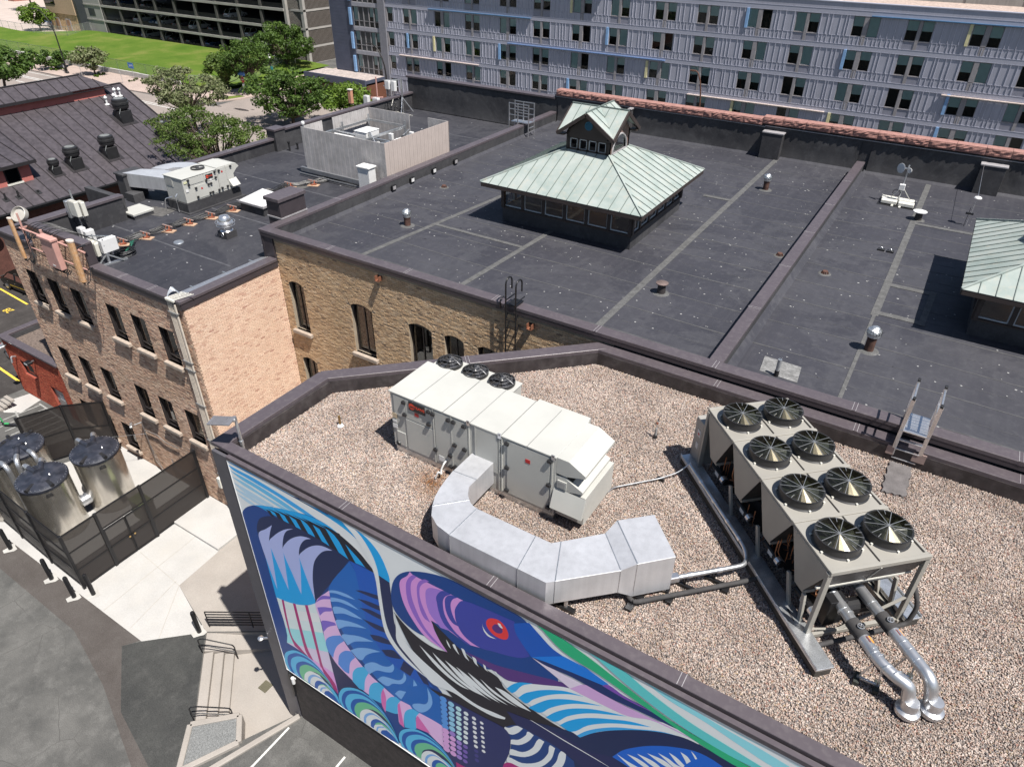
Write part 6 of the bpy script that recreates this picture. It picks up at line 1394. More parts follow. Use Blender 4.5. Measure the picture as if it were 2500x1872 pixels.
q = MB(); q.box(-1.87,-1.6,39.56,39.72,DZ+.72,DZ+1.02); build('radio_box', q, WHT, t, bev=.02)
for cx_, cz_, rr in ((-2.02,DZ+1.78,.24), (-1.62,DZ+1.72,.13)):
    q = MB(); q.lathe((cx_,39.62,cz_), [(.02,-.08), (rr*.6,-.05), (rr,.03), (rr*.9,.04), (.02,.02)], 18, ax=(-.6,-.75,.1)); build('dish', q, WHT, t, smooth=True); q = MB(); q.bar((cx_,39.65,cz_), (-1.72,39.7,cz_), .06); build('arm', q, ALU, t)
q = MB(); q.tube(arc((-1.9,39.6,DZ+.55), .17, 0, 360, 14, (1,0,0), (0,.3,1)), .018, 6, cap=False); build('cable_loop', q, BLK, t)
t = thing('pole_camera', 'thin white pole with a bracket and guy wire by the right wall pier', 'antenna', (1.45,38.28,DZ)); q = MB(); q.tube([(1.45,38.28,DZ), (1.52,38.3,DZ+1.35)], .022, 8); q.tube([(1.38,38.1,DZ), (1.40,38.2,DZ+.9)], .012, 6, 1); build('pole', q, [ALU, BLK], t)
q = MB(); q.lathe((1.53,38.3,DZ+1.34), [(.17,0), (.14,.05), (.02,.09)], 14); build('cap', q, WHT, t, smooth=True); q = MB(); q.box(1.28,1.6,38.22,38.34,DZ+.55,DZ+.63); build('bracket', q, BLK, t); q = MB(); q.tube([(1.52,38.3,DZ+1.36), (1.45,43.72,DZ+1.5)], .01, 5); build('guy_wire', q, ALU, t)
for i, x in enumerate((-1.45,-1.08)):
    t = thing('roof_anchor', 'small black roof anchor, the %s of the pair beside the long seam' % ('left' if i == 0 else 'right'), 'anchor', (x,32.9-.05*i,DZ), group='pair of roof anchors'); q = MB(); q.box(x-.14,x+.14,32.8,33.0,DZ+.01,DZ+.08); build('plate', q, BLK, t, bev=.01); q = MB(); q.tube(arc((x,32.9,DZ+.08), .06, 0, 180, 8, (1,0,0), (0,0,1)), .014, 6); build('ring', q, GALV, t)
for i, (x, y) in enumerate(((-23.98,26.8), (-23.98,28.3), (-23.98,30.2), (-23.98,32.2))):
    t = thing('wall_light', 'small square box light low on the left parapet, number %s counted from the vent block' % ('one','two','three','four')[i], 'light', (x,y,DZ+.2), group='box lights on the left parapet'); q = MB(); q.box(x,x+.10,y-.16,y+.16,DZ+.16,DZ+.42); build('housing', q, BLKM, t, bev=.01); q = MB(); q.box(x+.1,x+.115,y-.11,y+.11,DZ+.2,DZ+.37); build('lens', q, WHT if i in (1,2) else FRAMEL, t)
# roof ladder over the left parapet
t = thing('bridge_ladder', 'white aluminium bridge ladder with side rails over the left parapet', 'ladder', (-24.3,40.2,DZ))
for x in (-25.1,-24.45,-23.65):
    for y in (39.75, 40.45):
        if x == -25.1 and False: continue
        q = MB(); q.bar((x,y,DZ if x > -24 else (12.7 if x > -25 else BZ)), (x,y,13.98), .05, .06); build('post', q, ALU, t)
for y in (39.75,40.45):
    for z in (13.25,13.6,13.95): q = MB(); q.bar((-25.1,y,z), (-23.65,y,z), .04); build('handrail', q, ALU, t)
for z in (12.3,12.55): q = MB(); q.bar((-23.65,39.75,z), (-23.65,40.45,z), .04); build('rung', q, ALU, t)
for i in range(5): q = MB(); q.box(-25.0+i*.27,-24.76+i*.27,39.78,40.42,12.80,12.84); build('platform_slat', q, ALU, t)
# black cat ladder on the front wall
t = thing('cat_ladder', 'black steel wall ladder with hooped handrails on the buff brick front wall', 'ladder', (-11.5,18.4,11))
for x in (-11.7,-11.29):
    q = MB(); q.tube([(x,18.38,9.2), (x,18.38,13.55)]+arc((x,18.58,13.55), .2, 180, 0, 8, (0,1,0), (0,0,1))+[(x,18.78,13.25)], .03, 8); build('hooped_rail', q, BLKM, t, smooth=True)
    q = MB(); q.bar((x,18.38,11.5), (x,18.6,12.0), .03); q.bar((x,18.38,12.2), (x,18.6,12.5), .03); build('bracket', q, BLKM, t)
for k in range(11): q = MB(); q.bar((-11.7,18.38,9.4+k*.31), (-11.29,18.38,9.4+k*.31), .028); build('rung', q, BLKM, t)
q = MB(); q.box(-11.68,-11.31,18.42,18.95,12.76,12.80); q.bar((-11.7,18.42,12.95), (-11.7,18.98,12.95), .03); q.bar((-11.29,18.42,12.95), (-11.29,18.98,12.95), .03); build('step_plate', q, BLKM, t)
q = MB(); q.tube(fillet([(-11.98,18.5,12.5), (-11.98,18.45,12.85), (-11.98,18.7,12.9)], .1), .022, 6); build('grab_hook', q, BLKM, t)
for i, (x, z) in enumerate(((-17.73,12.15), (-10.75,12.15))):
    t = thing('scupper', 'square copper scupper spout under the coping %s of the black wall ladder' % ('well left' if i == 0 else 'just right'), 'scupper', (x,18.5,z), group='copper scuppers'); q = MB(); q.ob((x-.09,18.5,z), (.012,0,0), (0,.11,0), (0,0,.1)); q.ob((x+.09,18.5,z), (.012,0,0), (0,.11,0), (0,0,.1)); q.ob((x,18.5,z-.09), (.09,0,0), (0,.12,0), (0,0,.012)); q.ob((x,18.57,z), (.09,0,0), (0,.01,0), (0,0,.1), 1); build('spout', q, [M('copper_brown', (.30,.13,.08), .5, .4), INT], t)
# ---------------------------------------------------------------- left roof: small air unit and its duct
ru = thing('rooftop_unit', 'smaller grey packaged air unit with one fan on a black curb on the left roof', 'air unit', (-32.7,22.1,BZ))
q = MB(); q.box(-33.45,-31.9,20.25,23.55,BZ,11.76); q.box(-33.6,-31.75,20.15,23.7,BZ,BZ+.06); build('curb', q, UPST, ru)
q = MB(); q.box(-33.40,-31.95,20.3,22.35,11.78,12.98); build('casing', q, RTU, ru, bev=.01); q = MB(); q.box(-33.40,-31.95,22.37,23.35,11.78,13.06); build('casing', q, RTU, ru, bev=.01)
q = MB(); q.extr([(-33.38,23.35,13.05), (-33.38,23.62,13.0), (-33.38,23.78,12.8), (-33.38,23.6,12.72), (-33.38,23.35,12.5)], (1.4,0,0)); build('intake_hood', q, RTU, ru, bev=.006)
q = MB(); q.extr([(-31.95,22.95,12.32), (-31.65,22.95,11.98), (-31.95,22.95,11.98)], (0,.5,0)); build('relief_hood', q, RTU, ru, bev=.006)
q = MB(); q.box(-33.43,-31.92,20.27,22.36,12.98,13.02); build('roof_panel', q, RTU, ru, bev=.006)
wirefan(ru, (-32.72,21.85,13.0), .34, 13.0, dome=.03)
for y0, y1, z0, z1 in ((20.55,21.5,12.62,12.94), (21.55,22.25,12.55,12.95), (20.9,21.75,11.85,12.5), (21.8,22.3,11.85,12.5), (22.42,22.85,11.9,13.0), (22.9,23.3,12.3,13.0)):
    q = MB(); q.box(-31.95,-31.93,y0,y1,z0,z1); build('access_door', q, RTU, ru, bev=.005)
for y, z in ((20.6,12.88),(20.6,12.66),(21.62,12.62),(22.2,12.9),(22.2,12.62),(20.95,12.4),(20.95,11.95),(21.7,12.4),(21.7,11.95),(21.86,12.4),(21.86,11.95),(22.25,11.95),(22.46,12.9),(22.8,12.0),(22.46,12.0),(23.2,12.95)):
    q = MB(); q.box(-31.93,-31.86,y-.055,y+.055,z-.05,z+.05); build('door_latch', q, BLK, ru, bev=.01)
badge(ru, (-31.93,21.85,12.78), (0,1,0), (1,0,0), .42, .22)
for y, z, w, h, m_ in ((20.45,12.8,.2,.1,M('yellow_label', (.55,.55,.35), .7)), (20.45,12.4,.16,.14,WHT), (21.3,12.3,.09,.09,RED), (22.65,12.8,.10,.09,RED), (21.9,12.58,.12,.09,WHT)):
    q = MB(); q.box(-31.928,-31.922,y-w/2,y+w/2,z-h/2,z+h/2); build('sticker', q, m_, ru)
q = MB(); q.box(-33.3,-32.75,20.285,20.3,12.5,12.95); q.box(-33.25,-32.8,20.28,20.286,12.55,12.9,1); build('end_louvre', q, [RTU, RTUS], ru)
q = MB(); q.tube(fillet([(-32.5,20.24,12.2), (-32.5,20.1,12.1), (-32.5,20.1,11.3)], .06), .03, 8); q.tube(fillet([(-32.9,20.2,12.0), (-33.2,19.95,11.9), (-33.3,19.9,11.3)], .1), .025, 8); build('drain_pipe', q, ALU, ru)
du2 = thing('return_duct', 'bright sheet metal U shaped duct joining the small air unit to the parapet', 'duct', (-35.2,21.3,BZ))
def ringduct(mb, c, r0, r1, a0, a1, n, z0, z1):
    for i in range(n):
        A, B_ = R(a0+(a1-a0)*i/n), R(a0+(a1-a0)*(i+1)/n); ductseg(mb, Vector((c[0]+r1*math.cos(A),c[1]+r1*math.sin(A))), Vector((c[0]+r0*math.cos(A),c[1]+r0*math.sin(A))), Vector((c[0]+r1*math.cos(B_),c[1]+r1*math.sin(B_))), Vector((c[0]+r0*math.cos(B_),c[1]+r0*math.sin(B_))), z1, z1, z0, z0)
q = MB(); ringduct(q, (-34.7,21.85), .42, 1.35, 90, 205, 8, 11.95, 12.62); build('duct_elbow', q, DUCT, du2)
q = MB(); q.box(-34.72,-33.35,22.30,23.18,11.95,12.625); build('duct_section', q, DUCT, du2, bev=.008)
q = MB(); q.add([(-36.5,20.0,11.9), (-36.3,20.95,11.9), (-35.2,21.55,11.95), (-34.4,20.55,11.95), (-36.5,20.0,12.62), (-36.3,20.95,12.62), (-35.2,21.55,12.62), (-34.4,20.55,12.62)], [(3,2,1,0), (4,5,6,7), (0,1,5,4), (1,2,6,5), (2,3,7,6), (3,0,4,7)]); q.add([(-34.4,20.55,11.95), (-35.2,21.55,11.95), (-33.4,21.6,11.95), (-33.4,20.75,11.95), (-34.4,20.55,12.618), (-35.2,21.55,12.618), (-33.4,21.6,12.618), (-33.4,20.75,12.618)], [(3,2,1,0), (4,5,6,7), (0,1,5,4), (1,2,6,5), (2,3,7,6), (3,0,4,7)]); build('duct_elbow', q, DUCT, du2)
q = MB(); q.box(-37.0,-36.3,19.85,21.0,BZ,12.5); q.box(-37.05,-36.25,19.8,21.05,12.5,12.6); q.box(-36.3,-35.6,19.7,20.3,BZ,11.7); build('curb_box', q, UPST, du2, bev=.01)
t = thing('roof_hatch', 'pale flat roof hatch beside the small air unit', 'roof hatch', (-33.95,18.8,BZ)); q = MB(); q.box(-34.55,-33.45,18.25,19.3,BZ,11.42); build('curb', q, UPST, t); q = MB(); q.box(-34.60,-33.40,18.2,19.35,11.44,11.56); build('lid', q, RTU, t, bev=.02)
q = MB(); q.box(-34.57,-33.43,18.22,19.32,11.41,11.445); build('frame', q, ALU, t)
t = thing('pyramid_skylight', 'white pyramid skylight on a black curb beside the parapet block', 'skylight', (-29.3,22.9,BZ)); q = MB(); q.box(-30.2,-28.5,22.1,23.8,BZ,11.68); build('curb', q, UPST, t); q = MB(); q.box(-30.27,-28.43,22.03,23.87,11.68,11.78); build('frame', q, FRAMEL, t)
q = MB(); q.add([(-30.2,22.1,11.78), (-28.5,22.1,11.78), (-28.5,23.8,11.78), (-30.2,23.8,11.78), (-29.35,22.95,12.28)], [(0,1,4), (1,2,4), (2,3,4), (3,0,4)]); build('dome', q, M('white_acrylic', (.62,.62,.64), .25, var=.03), t)
q = MB()
for k in ((-30.2,22.1), (-28.5,22.1), (-28.5,23.8), (-30.2,23.8)): q.bar((k[0],k[1],11.79), (-29.35,22.95,12.29), .03)
build('rib', q, WHT, t)
t = thing('exhaust_fan', 'spun aluminium mushroom exhaust fan on a small black curb on the left roof', 'roof fan', (-27.95,19.4,BZ)); q = MB(); q.box(-28.25,-27.65,19.1,19.7,BZ,11.58); build('curb', q, UPST, t)
q = MB(); q.lathe((-27.95,19.4,11.58), [(.30,0), (.24,.06), (.26,.1), (.36,.28), (.38,.36), (.36,.42), (.28,.46), (.27,.6), (.2,.7), (.05,.74)], 22); build('housing', q, ALU, t, smooth=True)
q = MB(); q.tube(arc((-27.95,19.4,12.0), .44, 0, 360, 24), .014, 6, cap=False); q.tube(arc((-27.95,19.4,11.86), .41, 0, 360, 24), .012, 6, cap=False)
for k in range(4): a = k*1.571+.4; q.bar((-27.95+.36*math.cos(a),19.4+.36*math.sin(a),12.0), (-27.95+.44*math.cos(a),19.4+.44*math.sin(a),12.0), .02)
q.tube(arc((-27.82,19.02,11.5), .09, 0, 360, 12, (1,0,0), (0,0,1)), .012, 5, cap=False); build('guard_ring', q, ALU, t)
t = thing('roof_drain', 'flat silver roof drain in the middle of the left roof', 'drain', (-29.3,17.68,BZ)); q = MB(); q.lathe((-29.3,17.68,BZ), [(.24,0), (.22,.04), (.10,.06), (.02,.06)], 18); build('cover', q, GALV, t, smooth=True)
t = thing('vent_stub', 'thin white topped vent stub on the pale scuffed corner of the left roof', 'vent pipe', (-35,17.55,BZ)); q = MB(); q.tube([(-35,17.55,BZ), (-35,17.55,11.48)], .08, 10); q.tube([(-35,17.55,11.45), (-35,17.55,11.85)], .055, 10, 1); build('tube', q, [BLK, WHT], t)
for x, y, h in ((-36.1,30.9,.5), (-35.9,31.4,.35)):
    t = thing('vent_stub', 'black vent stub by the left parapet block' if h > .4 else 'shorter black vent stub by the left parapet block', 'vent pipe', (x,y,BZ), group='stubs by the parapet block'); q = MB(); q.tube([(x,y,BZ), (x,y,BZ+h)], .06, 8); q.tube([(x,y,BZ+h), (x,y,BZ+h+.08)], .09, 8); build('tube', q, BLK, t)
# cable run on plywood sleepers
t = thing('cable_run', 'bundle of black cables sagging across the left roof over timber sleepers', 'cables', (-31,20,BZ)); 
trays = [(-31.15,16.1), (-30.95,17.15), (-30.82,18.25), (-30.72,19.35), (-30.55,20.5), (-30.45,21.75), (-30.3,24.3), (-30.75,25.9), (-29.95,26.9)]
for k in range(14):
    r = random.Random(k); off = (k-6.5)*.045; pts = []
    for i, (x, y) in enumerate([(-32.6,14.95), (-31.9,15.4)]+trays+[(-29.6,27.8), (-29.3,28.6)]):
        pts.append((x-.32+off+r.gauss(0,.05), y+r.gauss(0,.05), BZ+.16+r.random()*.05))
        if i > 1: pts.insert(-1, ((pts[-1][0]+pts[-2][0])/2+r.gauss(0,.04), (pts[-1][1]+pts[-2][1])/2, BZ+.05+r.random()*.05))
    q = MB(); q.tube(fillet(pts, .4, 2), .016, 5); build('cable', q, BLK, t)
words = ('first','second','third','fourth','fifth','sixth','seventh','eighth','ninth')
for i, (x, y) in enumerate(trays):
    s_ = thing('cable_sleeper', 'orange strut cable support on a plywood pad, %s from the aerial racks' % words[i], 'cable support', (x,y,BZ), group='cable supports across the left roof')
    q = MB(); q.ob((x,y,BZ+.02), (.30,.12,0), (-.07,.17,0), (0,0,.015)); build('pad', q, WOODP, s_)
    q = MB(); q.bar((x-.45,y+.05,BZ+.24), (x+.18,y+.12,BZ+.22), .05); q.bar((x-.1,y,BZ+.06), (x+.1,y+.1,BZ+.06), .06); build('strut', q, TAUPE, s_)
    q = MB(); q.bar((x+.05,y,BZ+.05), (x+.02,y+.08,BZ+.26), .05); q.bar((x-.2,y-.03,BZ+.05), (x-.2,y+.06,BZ+.24), .04); q.bar((x-.05,y-.12,BZ+.06), (x+.16,y+.08,BZ+.1), .05); build('bracket', q, ORNG, s_)
# aerial rack group behind the raised parapet
def rack(name, lab, x, y, boxes, posts, grp=None):
    t = thing(name, lab, 'antenna equipment', (x,y,BZ), group=grp)
    for p, q2, w in posts: q = MB(); q.bar(p, q2, w); build('post', q, GALV, t)
    for (bx0,bx1,by0,by1,z0,z1,m_) in boxes:
        q = MB(); q.box(bx0,bx1,by0,by1,z0,z1); ro = build('radio_unit', q, m_, t, bev=.02)
        q = MB(); n = 7
        for i in range(n): yy = by0+(by1-by0)*(i+.5)/n; q.box(bx0-.012,bx0,yy-.01,yy+.01,z0+.05,z1-.05); q.box(bx0+.02,bx1-.02,yy-.008,yy+.008,z1,z1+.015)
        build('cooling_fin', q, m_, ro)
        q = MB()
        for i in range(3): xx = bx0+.06+(bx1-bx0-.12)*i/2; q.tube(fillet([(xx,(by0+by1)/2,z0), (xx+.02,(by0+by1)/2-.05,z0-.2), (xx+.1,(by0+by1)/2,z0-.32)], .1, 2), .014, 5)
        build('jumper', q, BLK, ro)
    return t
rack('radio_rack', 'tallest grey radio unit on a mast behind the aerial parapet', -33.1, 15.6, [(-33.3,-32.75,15.35,15.55,12.45,13.15,CREAM), (-33.55,-33.35,15.3,15.65,12.3,13.1,GALV), (-33.3,-32.9,15.7,15.9,12.35,13.0,CREAM)], [((-33.3,15.62,BZ),(-33.3,15.62,13.55),.06), ((-33.6,15.6,12.4),(-32.8,15.6,12.4),.05), ((-33.6,15.6,12.9),(-32.8,15.6,12.9),.05), ((-33.7,15.2,BZ+.05),(-32.8,15.9,BZ+.05),.06)], 'radio racks behind the aerial parapet')
rack('radio_rack', 'white radio boxes on low rails between the mast and the angled frame', -31.7, 15.0, [(-32.15,-31.8,14.8,15.05,11.75,12.3,WHT), (-31.7,-31.45,14.8,15.2,11.7,12.25,WHT)], [((-32.5,15.1,11.6),(-31.2,14.9,11.6),.05), ((-32.2,15.1,BZ),(-32.2,15.1,12.2),.05), ((-31.4,15.0,BZ),(-31.4,15.0,12.1),.05)], 'radio racks behind the aerial parapet')
rack('radio_rack', 'cream radio boxes and white panel on the angled grey frame at the parapet end', -30.2, 14.6, [(-30.75,-30.45,14.35,14.6,11.55,12.15,CREAM), (-30.4,-30.1,14.35,14.6,11.55,12.15,CREAM), (-29.95,-29.7,14.45,15.15,11.75,12.35,WHT)], [((-29.75,14.55,BZ),(-29.75,14.55,12.35),.09), ((-30.9,14.5,12.1),(-29.7,14.55,12.1),.06), ((-30.9,14.5,12.3),(-29.9,15.1,12.3),.05), ((-29.75,14.2,BZ+.03),(-29.6,15.3,BZ+.03),.09), ((-29.75,14.55,11.7),(-29.5,15.1,BZ+.05),.05), ((-29.75,14.55,11.7),(-29.9,14.15,BZ+.05),.05), ((-30.9,14.5,BZ),(-30.9,14.5,12.2),.05)], 'radio racks behind the aerial parapet')
t = thing('cable_coil', 'coil of slack black cable lying behind the angled radio frame', 'cable coil', (-29.9,15.7,BZ)); q = MB()
for k in range(11): q.tube(arc((-30.1+.05*math.sin(k*2.1),15.55+.06*math.cos(k*1.7),BZ+.05+.02*k), .36+.05*math.sin(k*1.3), 0, 360, 18, (1,0,0), (0,1,.06*math.sin(k))), .018, 5, cap=False)
build('coil', q, BLK, t)
q = MB()
for k in range(8): r = random.Random(k); q.tube(fillet([(-30.3+r.random()*.3,15.6+r.random()*.3,BZ+.1), (-30.6+r.random()*.4,16.1,BZ+.2+r.random()*.2), (-30.9,16.3+r.random()*.4,BZ+.15)], .3, 3), .014, 5)
build('green_lead', q, M('green_wire', (.02,.12,.08), .5), t)
# panel aerials mounted on the brick face
PKP = M('salmon_paint', (.46,.26,.225), .55, var=.08, vs=3); TANP = M('tan_aerial', (.50,.285,.14), .55, var=.12, vs=5, dirt=((.58,.46,.36,1), 7, .6))
an = thing('aerial_bracket', 'pink painted pipe frame fixed along the raised brick parapet', 'aerial bracket', (-31.5,13.3,12)); q = MB()
q.tube([(-33.95,13.35,12.38), (-28.95,13.32,12.42)], .045, 10); q.tube([(-33.6,13.35,11.55), (-29.3,13.35,11.55)], .03, 8)
for x in (-33.9,-31.9,-29.75): q.bar((x,13.68,12.36), (x,13.32,12.36), .06)
q.tube([(-29.95,13.3,12.5), (-29.95,13.3,11.3)], .04, 8); q.tube([(-31.95,13.28,12.75), (-31.95,13.28,11.1)], .06, 8); q.tube([(-33.7,13.35,13.1), (-33.7,13.35,11.3)], .045, 8); q.box(-32.5,-32.2,13.3,13.6,11.65,11.85)
build('pipe_frame', q, PKP, an)
for nm, lab, p0, p1, r_, m_ in (('panel_aerial', 'slim tan panel aerial at the left end of the brick parapet', (-34.02,13.12,12.85), (-34.05,13.12,11.0), .13, TANP), ('panel_aerial', 'thicker weathered tan panel aerial hanging at the right end of the brick parapet', (-29.28,13.08,12.92), (-29.4,13.08,11.1), .20, TANP)):
    t = thing(nm, lab, 'aerial', p1, group='tan panel aerials on the brick parapet'); q = MB(); a, b_ = Vector(p0), Vector(p1); n = 12
    pr = [(r_*math.cos(6.283*k/n)*1.0, r_*.62*math.sin(6.283*k/n)) for k in range(n)]
    q.extr([b_+Vector((x,y,0)) for x, y in pr], a-b_); build('radome', q, m_, t, smooth=False, bev=.02, seg=2)
    q = MB(); q.extr([a+Vector((x*1.06,y*1.06,0)) for x, y in pr], (0,0,.05)); build('cap', q, M('pale_cap', (.55,.47,.42), .5), t)
    q = MB()
    for k in range(5): q.tube([(b_.x-.1+.05*k,b_.y,b_.z), (b_.x-.1+.05*k,b_.y,b_.z-.12)], .02, 6)
    q.tube(fillet([(b_.x+r_,b_.y,b_.z-.1), (b_.x+r_+.25,b_.y+.1,b_.z+.1), (b_.x+r_+.15,b_.y+.3,b_.z+.6)], .15), .018, 5); q.bar((b_.x,b_.y,b_.z+.4), (b_.x,13.66,b_.z+.4), .06); q.bar((b_.x,b_.y,a.z-.4), (b_.x,13.66,a.z-.4), .06); build('jumper', q, BLK, t)
t = thing('panel_aerial', 'wide pink painted panel aerial in the middle of the brick parapet', 'aerial', (-31,13,11.3)); q = MB(); q.box(-31.58,-30.62,12.95,13.2,11.3,12.62); build('radome', q, PKP, t, bev=.04, seg=3); q = MB(); q.box(-31.62,-30.58,12.9,13.22,12.6,12.72); build('cap', q, PKP, t, bev=.02); q = MB(); q.box(-31.2,-31.0,12.943,12.95,11.42,11.48); build('label_plate', q, WHT, t)
q = MB()
for k in range(7): r = random.Random(k); x = -31.5+.13*k; q.tube(fillet([(x,13.08,11.3), (x,13.08,11.14), (x+.08*r.random(),13.2,11.0), (x+.15,13.3,11.2)], .08, 2), .022, 5)
build('jumper', q, BLK, t); q = MB(); q.bar((-31.1,13.2,12.3), (-31.1,13.66,12.3), .08); build('mount', q, PKP, t)
t = thing('jumper_cables', 'loops of black cable climbing over the aerial parapet coping', 'cables', (-32,13.8,12.4)); 
for k in range(9):
    r = random.Random(40+k); x0 = -33.4+k*.25; q = MB(); q.tube(fillet([(-33.7+.1*k,13.3,11.6+.1*k), (x0-.2,13.25,12.3), (x0+.1,13.7,12.66+.1*r.random()), (x0+.5,14.2,12.56), (x0+.8,14.8,12.0)], .3, 4), .016, 5); build('cable', q, BLK, t)
q = MB()
for k in range(10): r = random.Random(70+k); q.tube(fillet([(-33.9+.06*k,13.2,10.95), (-33.8+.4*r.random(),13.1+.2*r.random(),10.8), (-33.4+.2*r.random(),13.2,11.1), (-33.55,13.3,11.5+r.random()*.5)], .15, 3), .013, 5)
build('cable_tangle', q, BLK, t)
t = thing('disc_aerial', 'round pale drum aerial sticking up at the left parapet corner', 'aerial', (-34.4,13.9,12.5)); q = MB(); q.lathe((-34.45,13.75,12.75), [(.34,-.12), (.36,.0), (.36,.10), (.33,.12), (.30,.0)], 24, ax=(.25,-.6,.5)); build('drum', q, M('drum_grey', (.38,.36,.33), .5), t, smooth=True); q = MB(); q.tube([(-34.4,13.9,12.4), (-34.4,13.85,12.75)], .04, 8); build('mount', q, GALV, t)
# conduits down the brick corner
cv = thing('corner_conduits', 'bundle of cream painted conduits running down the brick corner to the yard', 'conduits', (-24.2,13.6,0)); 
for k in range(6):
    x = -24.42+.085*k+(.02 if k > 3 else 0); q = MB(); q.tube([(x,13.60,11.42-.02*k), (x+.02,13.60,6), (x,13.60,.15)], .024 if k < 5 else .038, 7); build('conduit', q, M('conduit_paint', (.56,.50,.43), .55, var=.08), cv, smooth=True)
    q = MB(); q.ob((x+.02,13.58,11.50), (.032,0,0), (0,.05,0), (0,0,.05)); q.tube([(x,13.6,11.52), (x+.2+.06*k,14.2,11.58+.02*k)], .018, 6); build('elbow_box', q, CREAM, cv, bev=.015)
for z in (10.9,8.6,8.2,6.4,4.4,2.4): q = MB(); q.box(-24.50,-23.9,13.55,13.64,z,z+.05); build('strap', q, GALV, cv)
q = MB(); q.box(-24.52,-24.3,13.45,13.66,1.6,2.2); build('junction_box', q, CREAM, cv, bev=.02)
rc = thing('roof_conduits', 'row of silver conduits lying along the front edge of the left roof', 'conduits', (-24.3,16,11.3)); 
for k, (x, r_) in enumerate(((-24.18,.05), (-24.32,.035), (-24.44,.03), (-24.56,.028))): q = MB(); q.tube([(x,14.2,11.50-.03*k), (x-.02,16.5,11.46-.03*k), (x,18.5,11.45-.03*k)], r_, 8); build('conduit', q, ALU, rc, smooth=True)
for y in (14.8,16.4,17.8): q = MB(); q.box(-24.62,-24.1,y,y+.05,BZ,11.48); build('strap', q, GALV, rc)
q = MB()
for k in range(5): q.tube(fillet([(-24.2-.05*k,14.1,11.5), (-24.35-.04*k,14.0,11.72+.03*k), (-24.5,13.75,11.6), (-24.4,13.62,11.45)], .12), .03, 6)
build('loose_loop', q, GALV, rc, smooth=True)
# timber board screen enclosure with equipment
en = thing('screen_enclosure', 'grey taupe boarded screen on steel beams round white rooftop equipment', 'screen', (-28.4,31,BZ))
BRD1 = M('grey_board', (.42,.40,.395), .7, var=.16, vs=2.2); BRD2 = M('sunlit_board_tone', (.42,.36,.335), .7, var=.05, vs=2)  # same boards twice: the second has the sunlit look put into its colour
EZ0, EZ1 = 11.55, 14.0
def boards(a, b_, z0, z1, m_, bw=.165, skip=()):
    a, b_ = Vector(a), Vector(b_); L = (b_-a).length; d = (b_-a)/L; nrm = Vector((-d.y,d.x)); n = round(L/bw); w = L/n; r = random.Random(int(L*100))
    for i in range(n):
        if any(s <= (i+.5)/n <= e for s, e in skip): continue
        p, q2 = a+d*(w*i+.004), a+d*(w*(i+1)-.004); j = nrm*(.004*(i % 2)); q = MB(); q.prism([tuple(p+j), tuple(q2+j), tuple(q2+j+nrm*.03), tuple(p+j+nrm*.03)], z0, z1)
        build('board', q, m_, en)
boards((-31.5,28.0), (-25.4,28.0), EZ0, EZ1, BRD1); boards((-25.4,28.0), (-25.4,33.65), EZ0+.2, EZ1, BRD2); boards((-31.5,28.0), (-31.5,33.6), EZ0+.3, EZ1, BRD1, skip=((.28,.44),)); boards((-31.5,33.6), (-28.3,33.6), EZ0+.4, EZ1, BRD1); boards((-26.9,33.6), (-25.4,33.6), EZ0+.4, EZ1, BRD1)
q = MB(); q.bar((-31.9,27.95,11.62), (-26.0,27.95,11.62), .16, .22); q.bar((-31.9,27.75,11.42), (-26.0,27.75,11.42), .06, .06); q.bar((-25.45,28,11.62), (-25.45,33.6,11.62), .14, .2); q.bar((-31.5,28,11.62), (-31.5,33.6,11.62), .14, .2); q.bar((-31.5,33.6,11.62), (-25.4,33.6,11.62), .14, .2); build('base_beam', q, M('galv_dull', (.28,.29,.31), .5, .7), en)
q = MB()
for (a, b_) in (((-31.3,28.3),(-31.3,33.3)), ((-25.6,28.3),(-25.6,33.3)), ((-31.3,33.35),(-28.4,33.35)), ((-31.3,30.2),(-25.6,30.2)), ((-28.4,28.2),(-28.4,33.3)), ((-27.3,29.2),(-25.7,33.1))): q.bar((a[0],a[1],13.35), (b_[0],b_[1],13.35), .09, .13)
for x, y in ((-31.3,28.3), (-31.3,31), (-31.3,33.3), (-25.6,33.3), (-28.4,30.2), (-28.4,33.3), (-25.6,30.2)): q.bar((x,y,11.4), (x,y,13.7), .10)
build('steel_frame', q, GALV, en)
for x0,x1,y0,y1,z1,lab in ((-30.9,-29.5,29.0,30.0,13.3,'long white equipment cabinet inside the boarded screen'), (-29.4,-28.5,30.0,31.1,13.65,'tall white equipment cabinet inside the boarded screen'), (-27.9,-27.0,31.6,32.4,13.0,'small white cabinet at the back of the boarded screen')):
    t = thing('equipment_cabinet', lab, 'cabinet', (x0,y0,BZ), group='white cabinets inside the screen'); q = MB(); q.box(x0,x1,y0,y1,BZ,z1); build('casing', q, WHT, t, bev=.03, seg=2); q = MB(); q.box(x0+.1,x1-.1,y0-.01,y0,BZ+.2,z1-.15); build('door', q, WHT, t, bev=.005); q = MB(); q.box(x0-.02,x1+.02,y0-.02,y1+.02,z1,z1+.03); build('lid', q, WHT, t, bev=.01)
t = thing('white_cabinet', 'small white cabinet with a lid standing outside the boarded screen by the parapet', 'cabinet', (-26.4,27.5,BZ)); q = MB(); q.box(-26.75,-25.95,27.2,27.75,BZ,12.75); build('casing', q, WHT, t, bev=.02); q = MB(); q.box(-26.8,-25.9,27.15,27.8,12.75,12.84); build('lid', q, WHT, t, bev=.02)
t = thing('mast_gear', 'tangle of mounts and small boxes on the steel frame inside the screen', 'equipment', (-27,31,13)); q = MB(); r = random.Random(3)
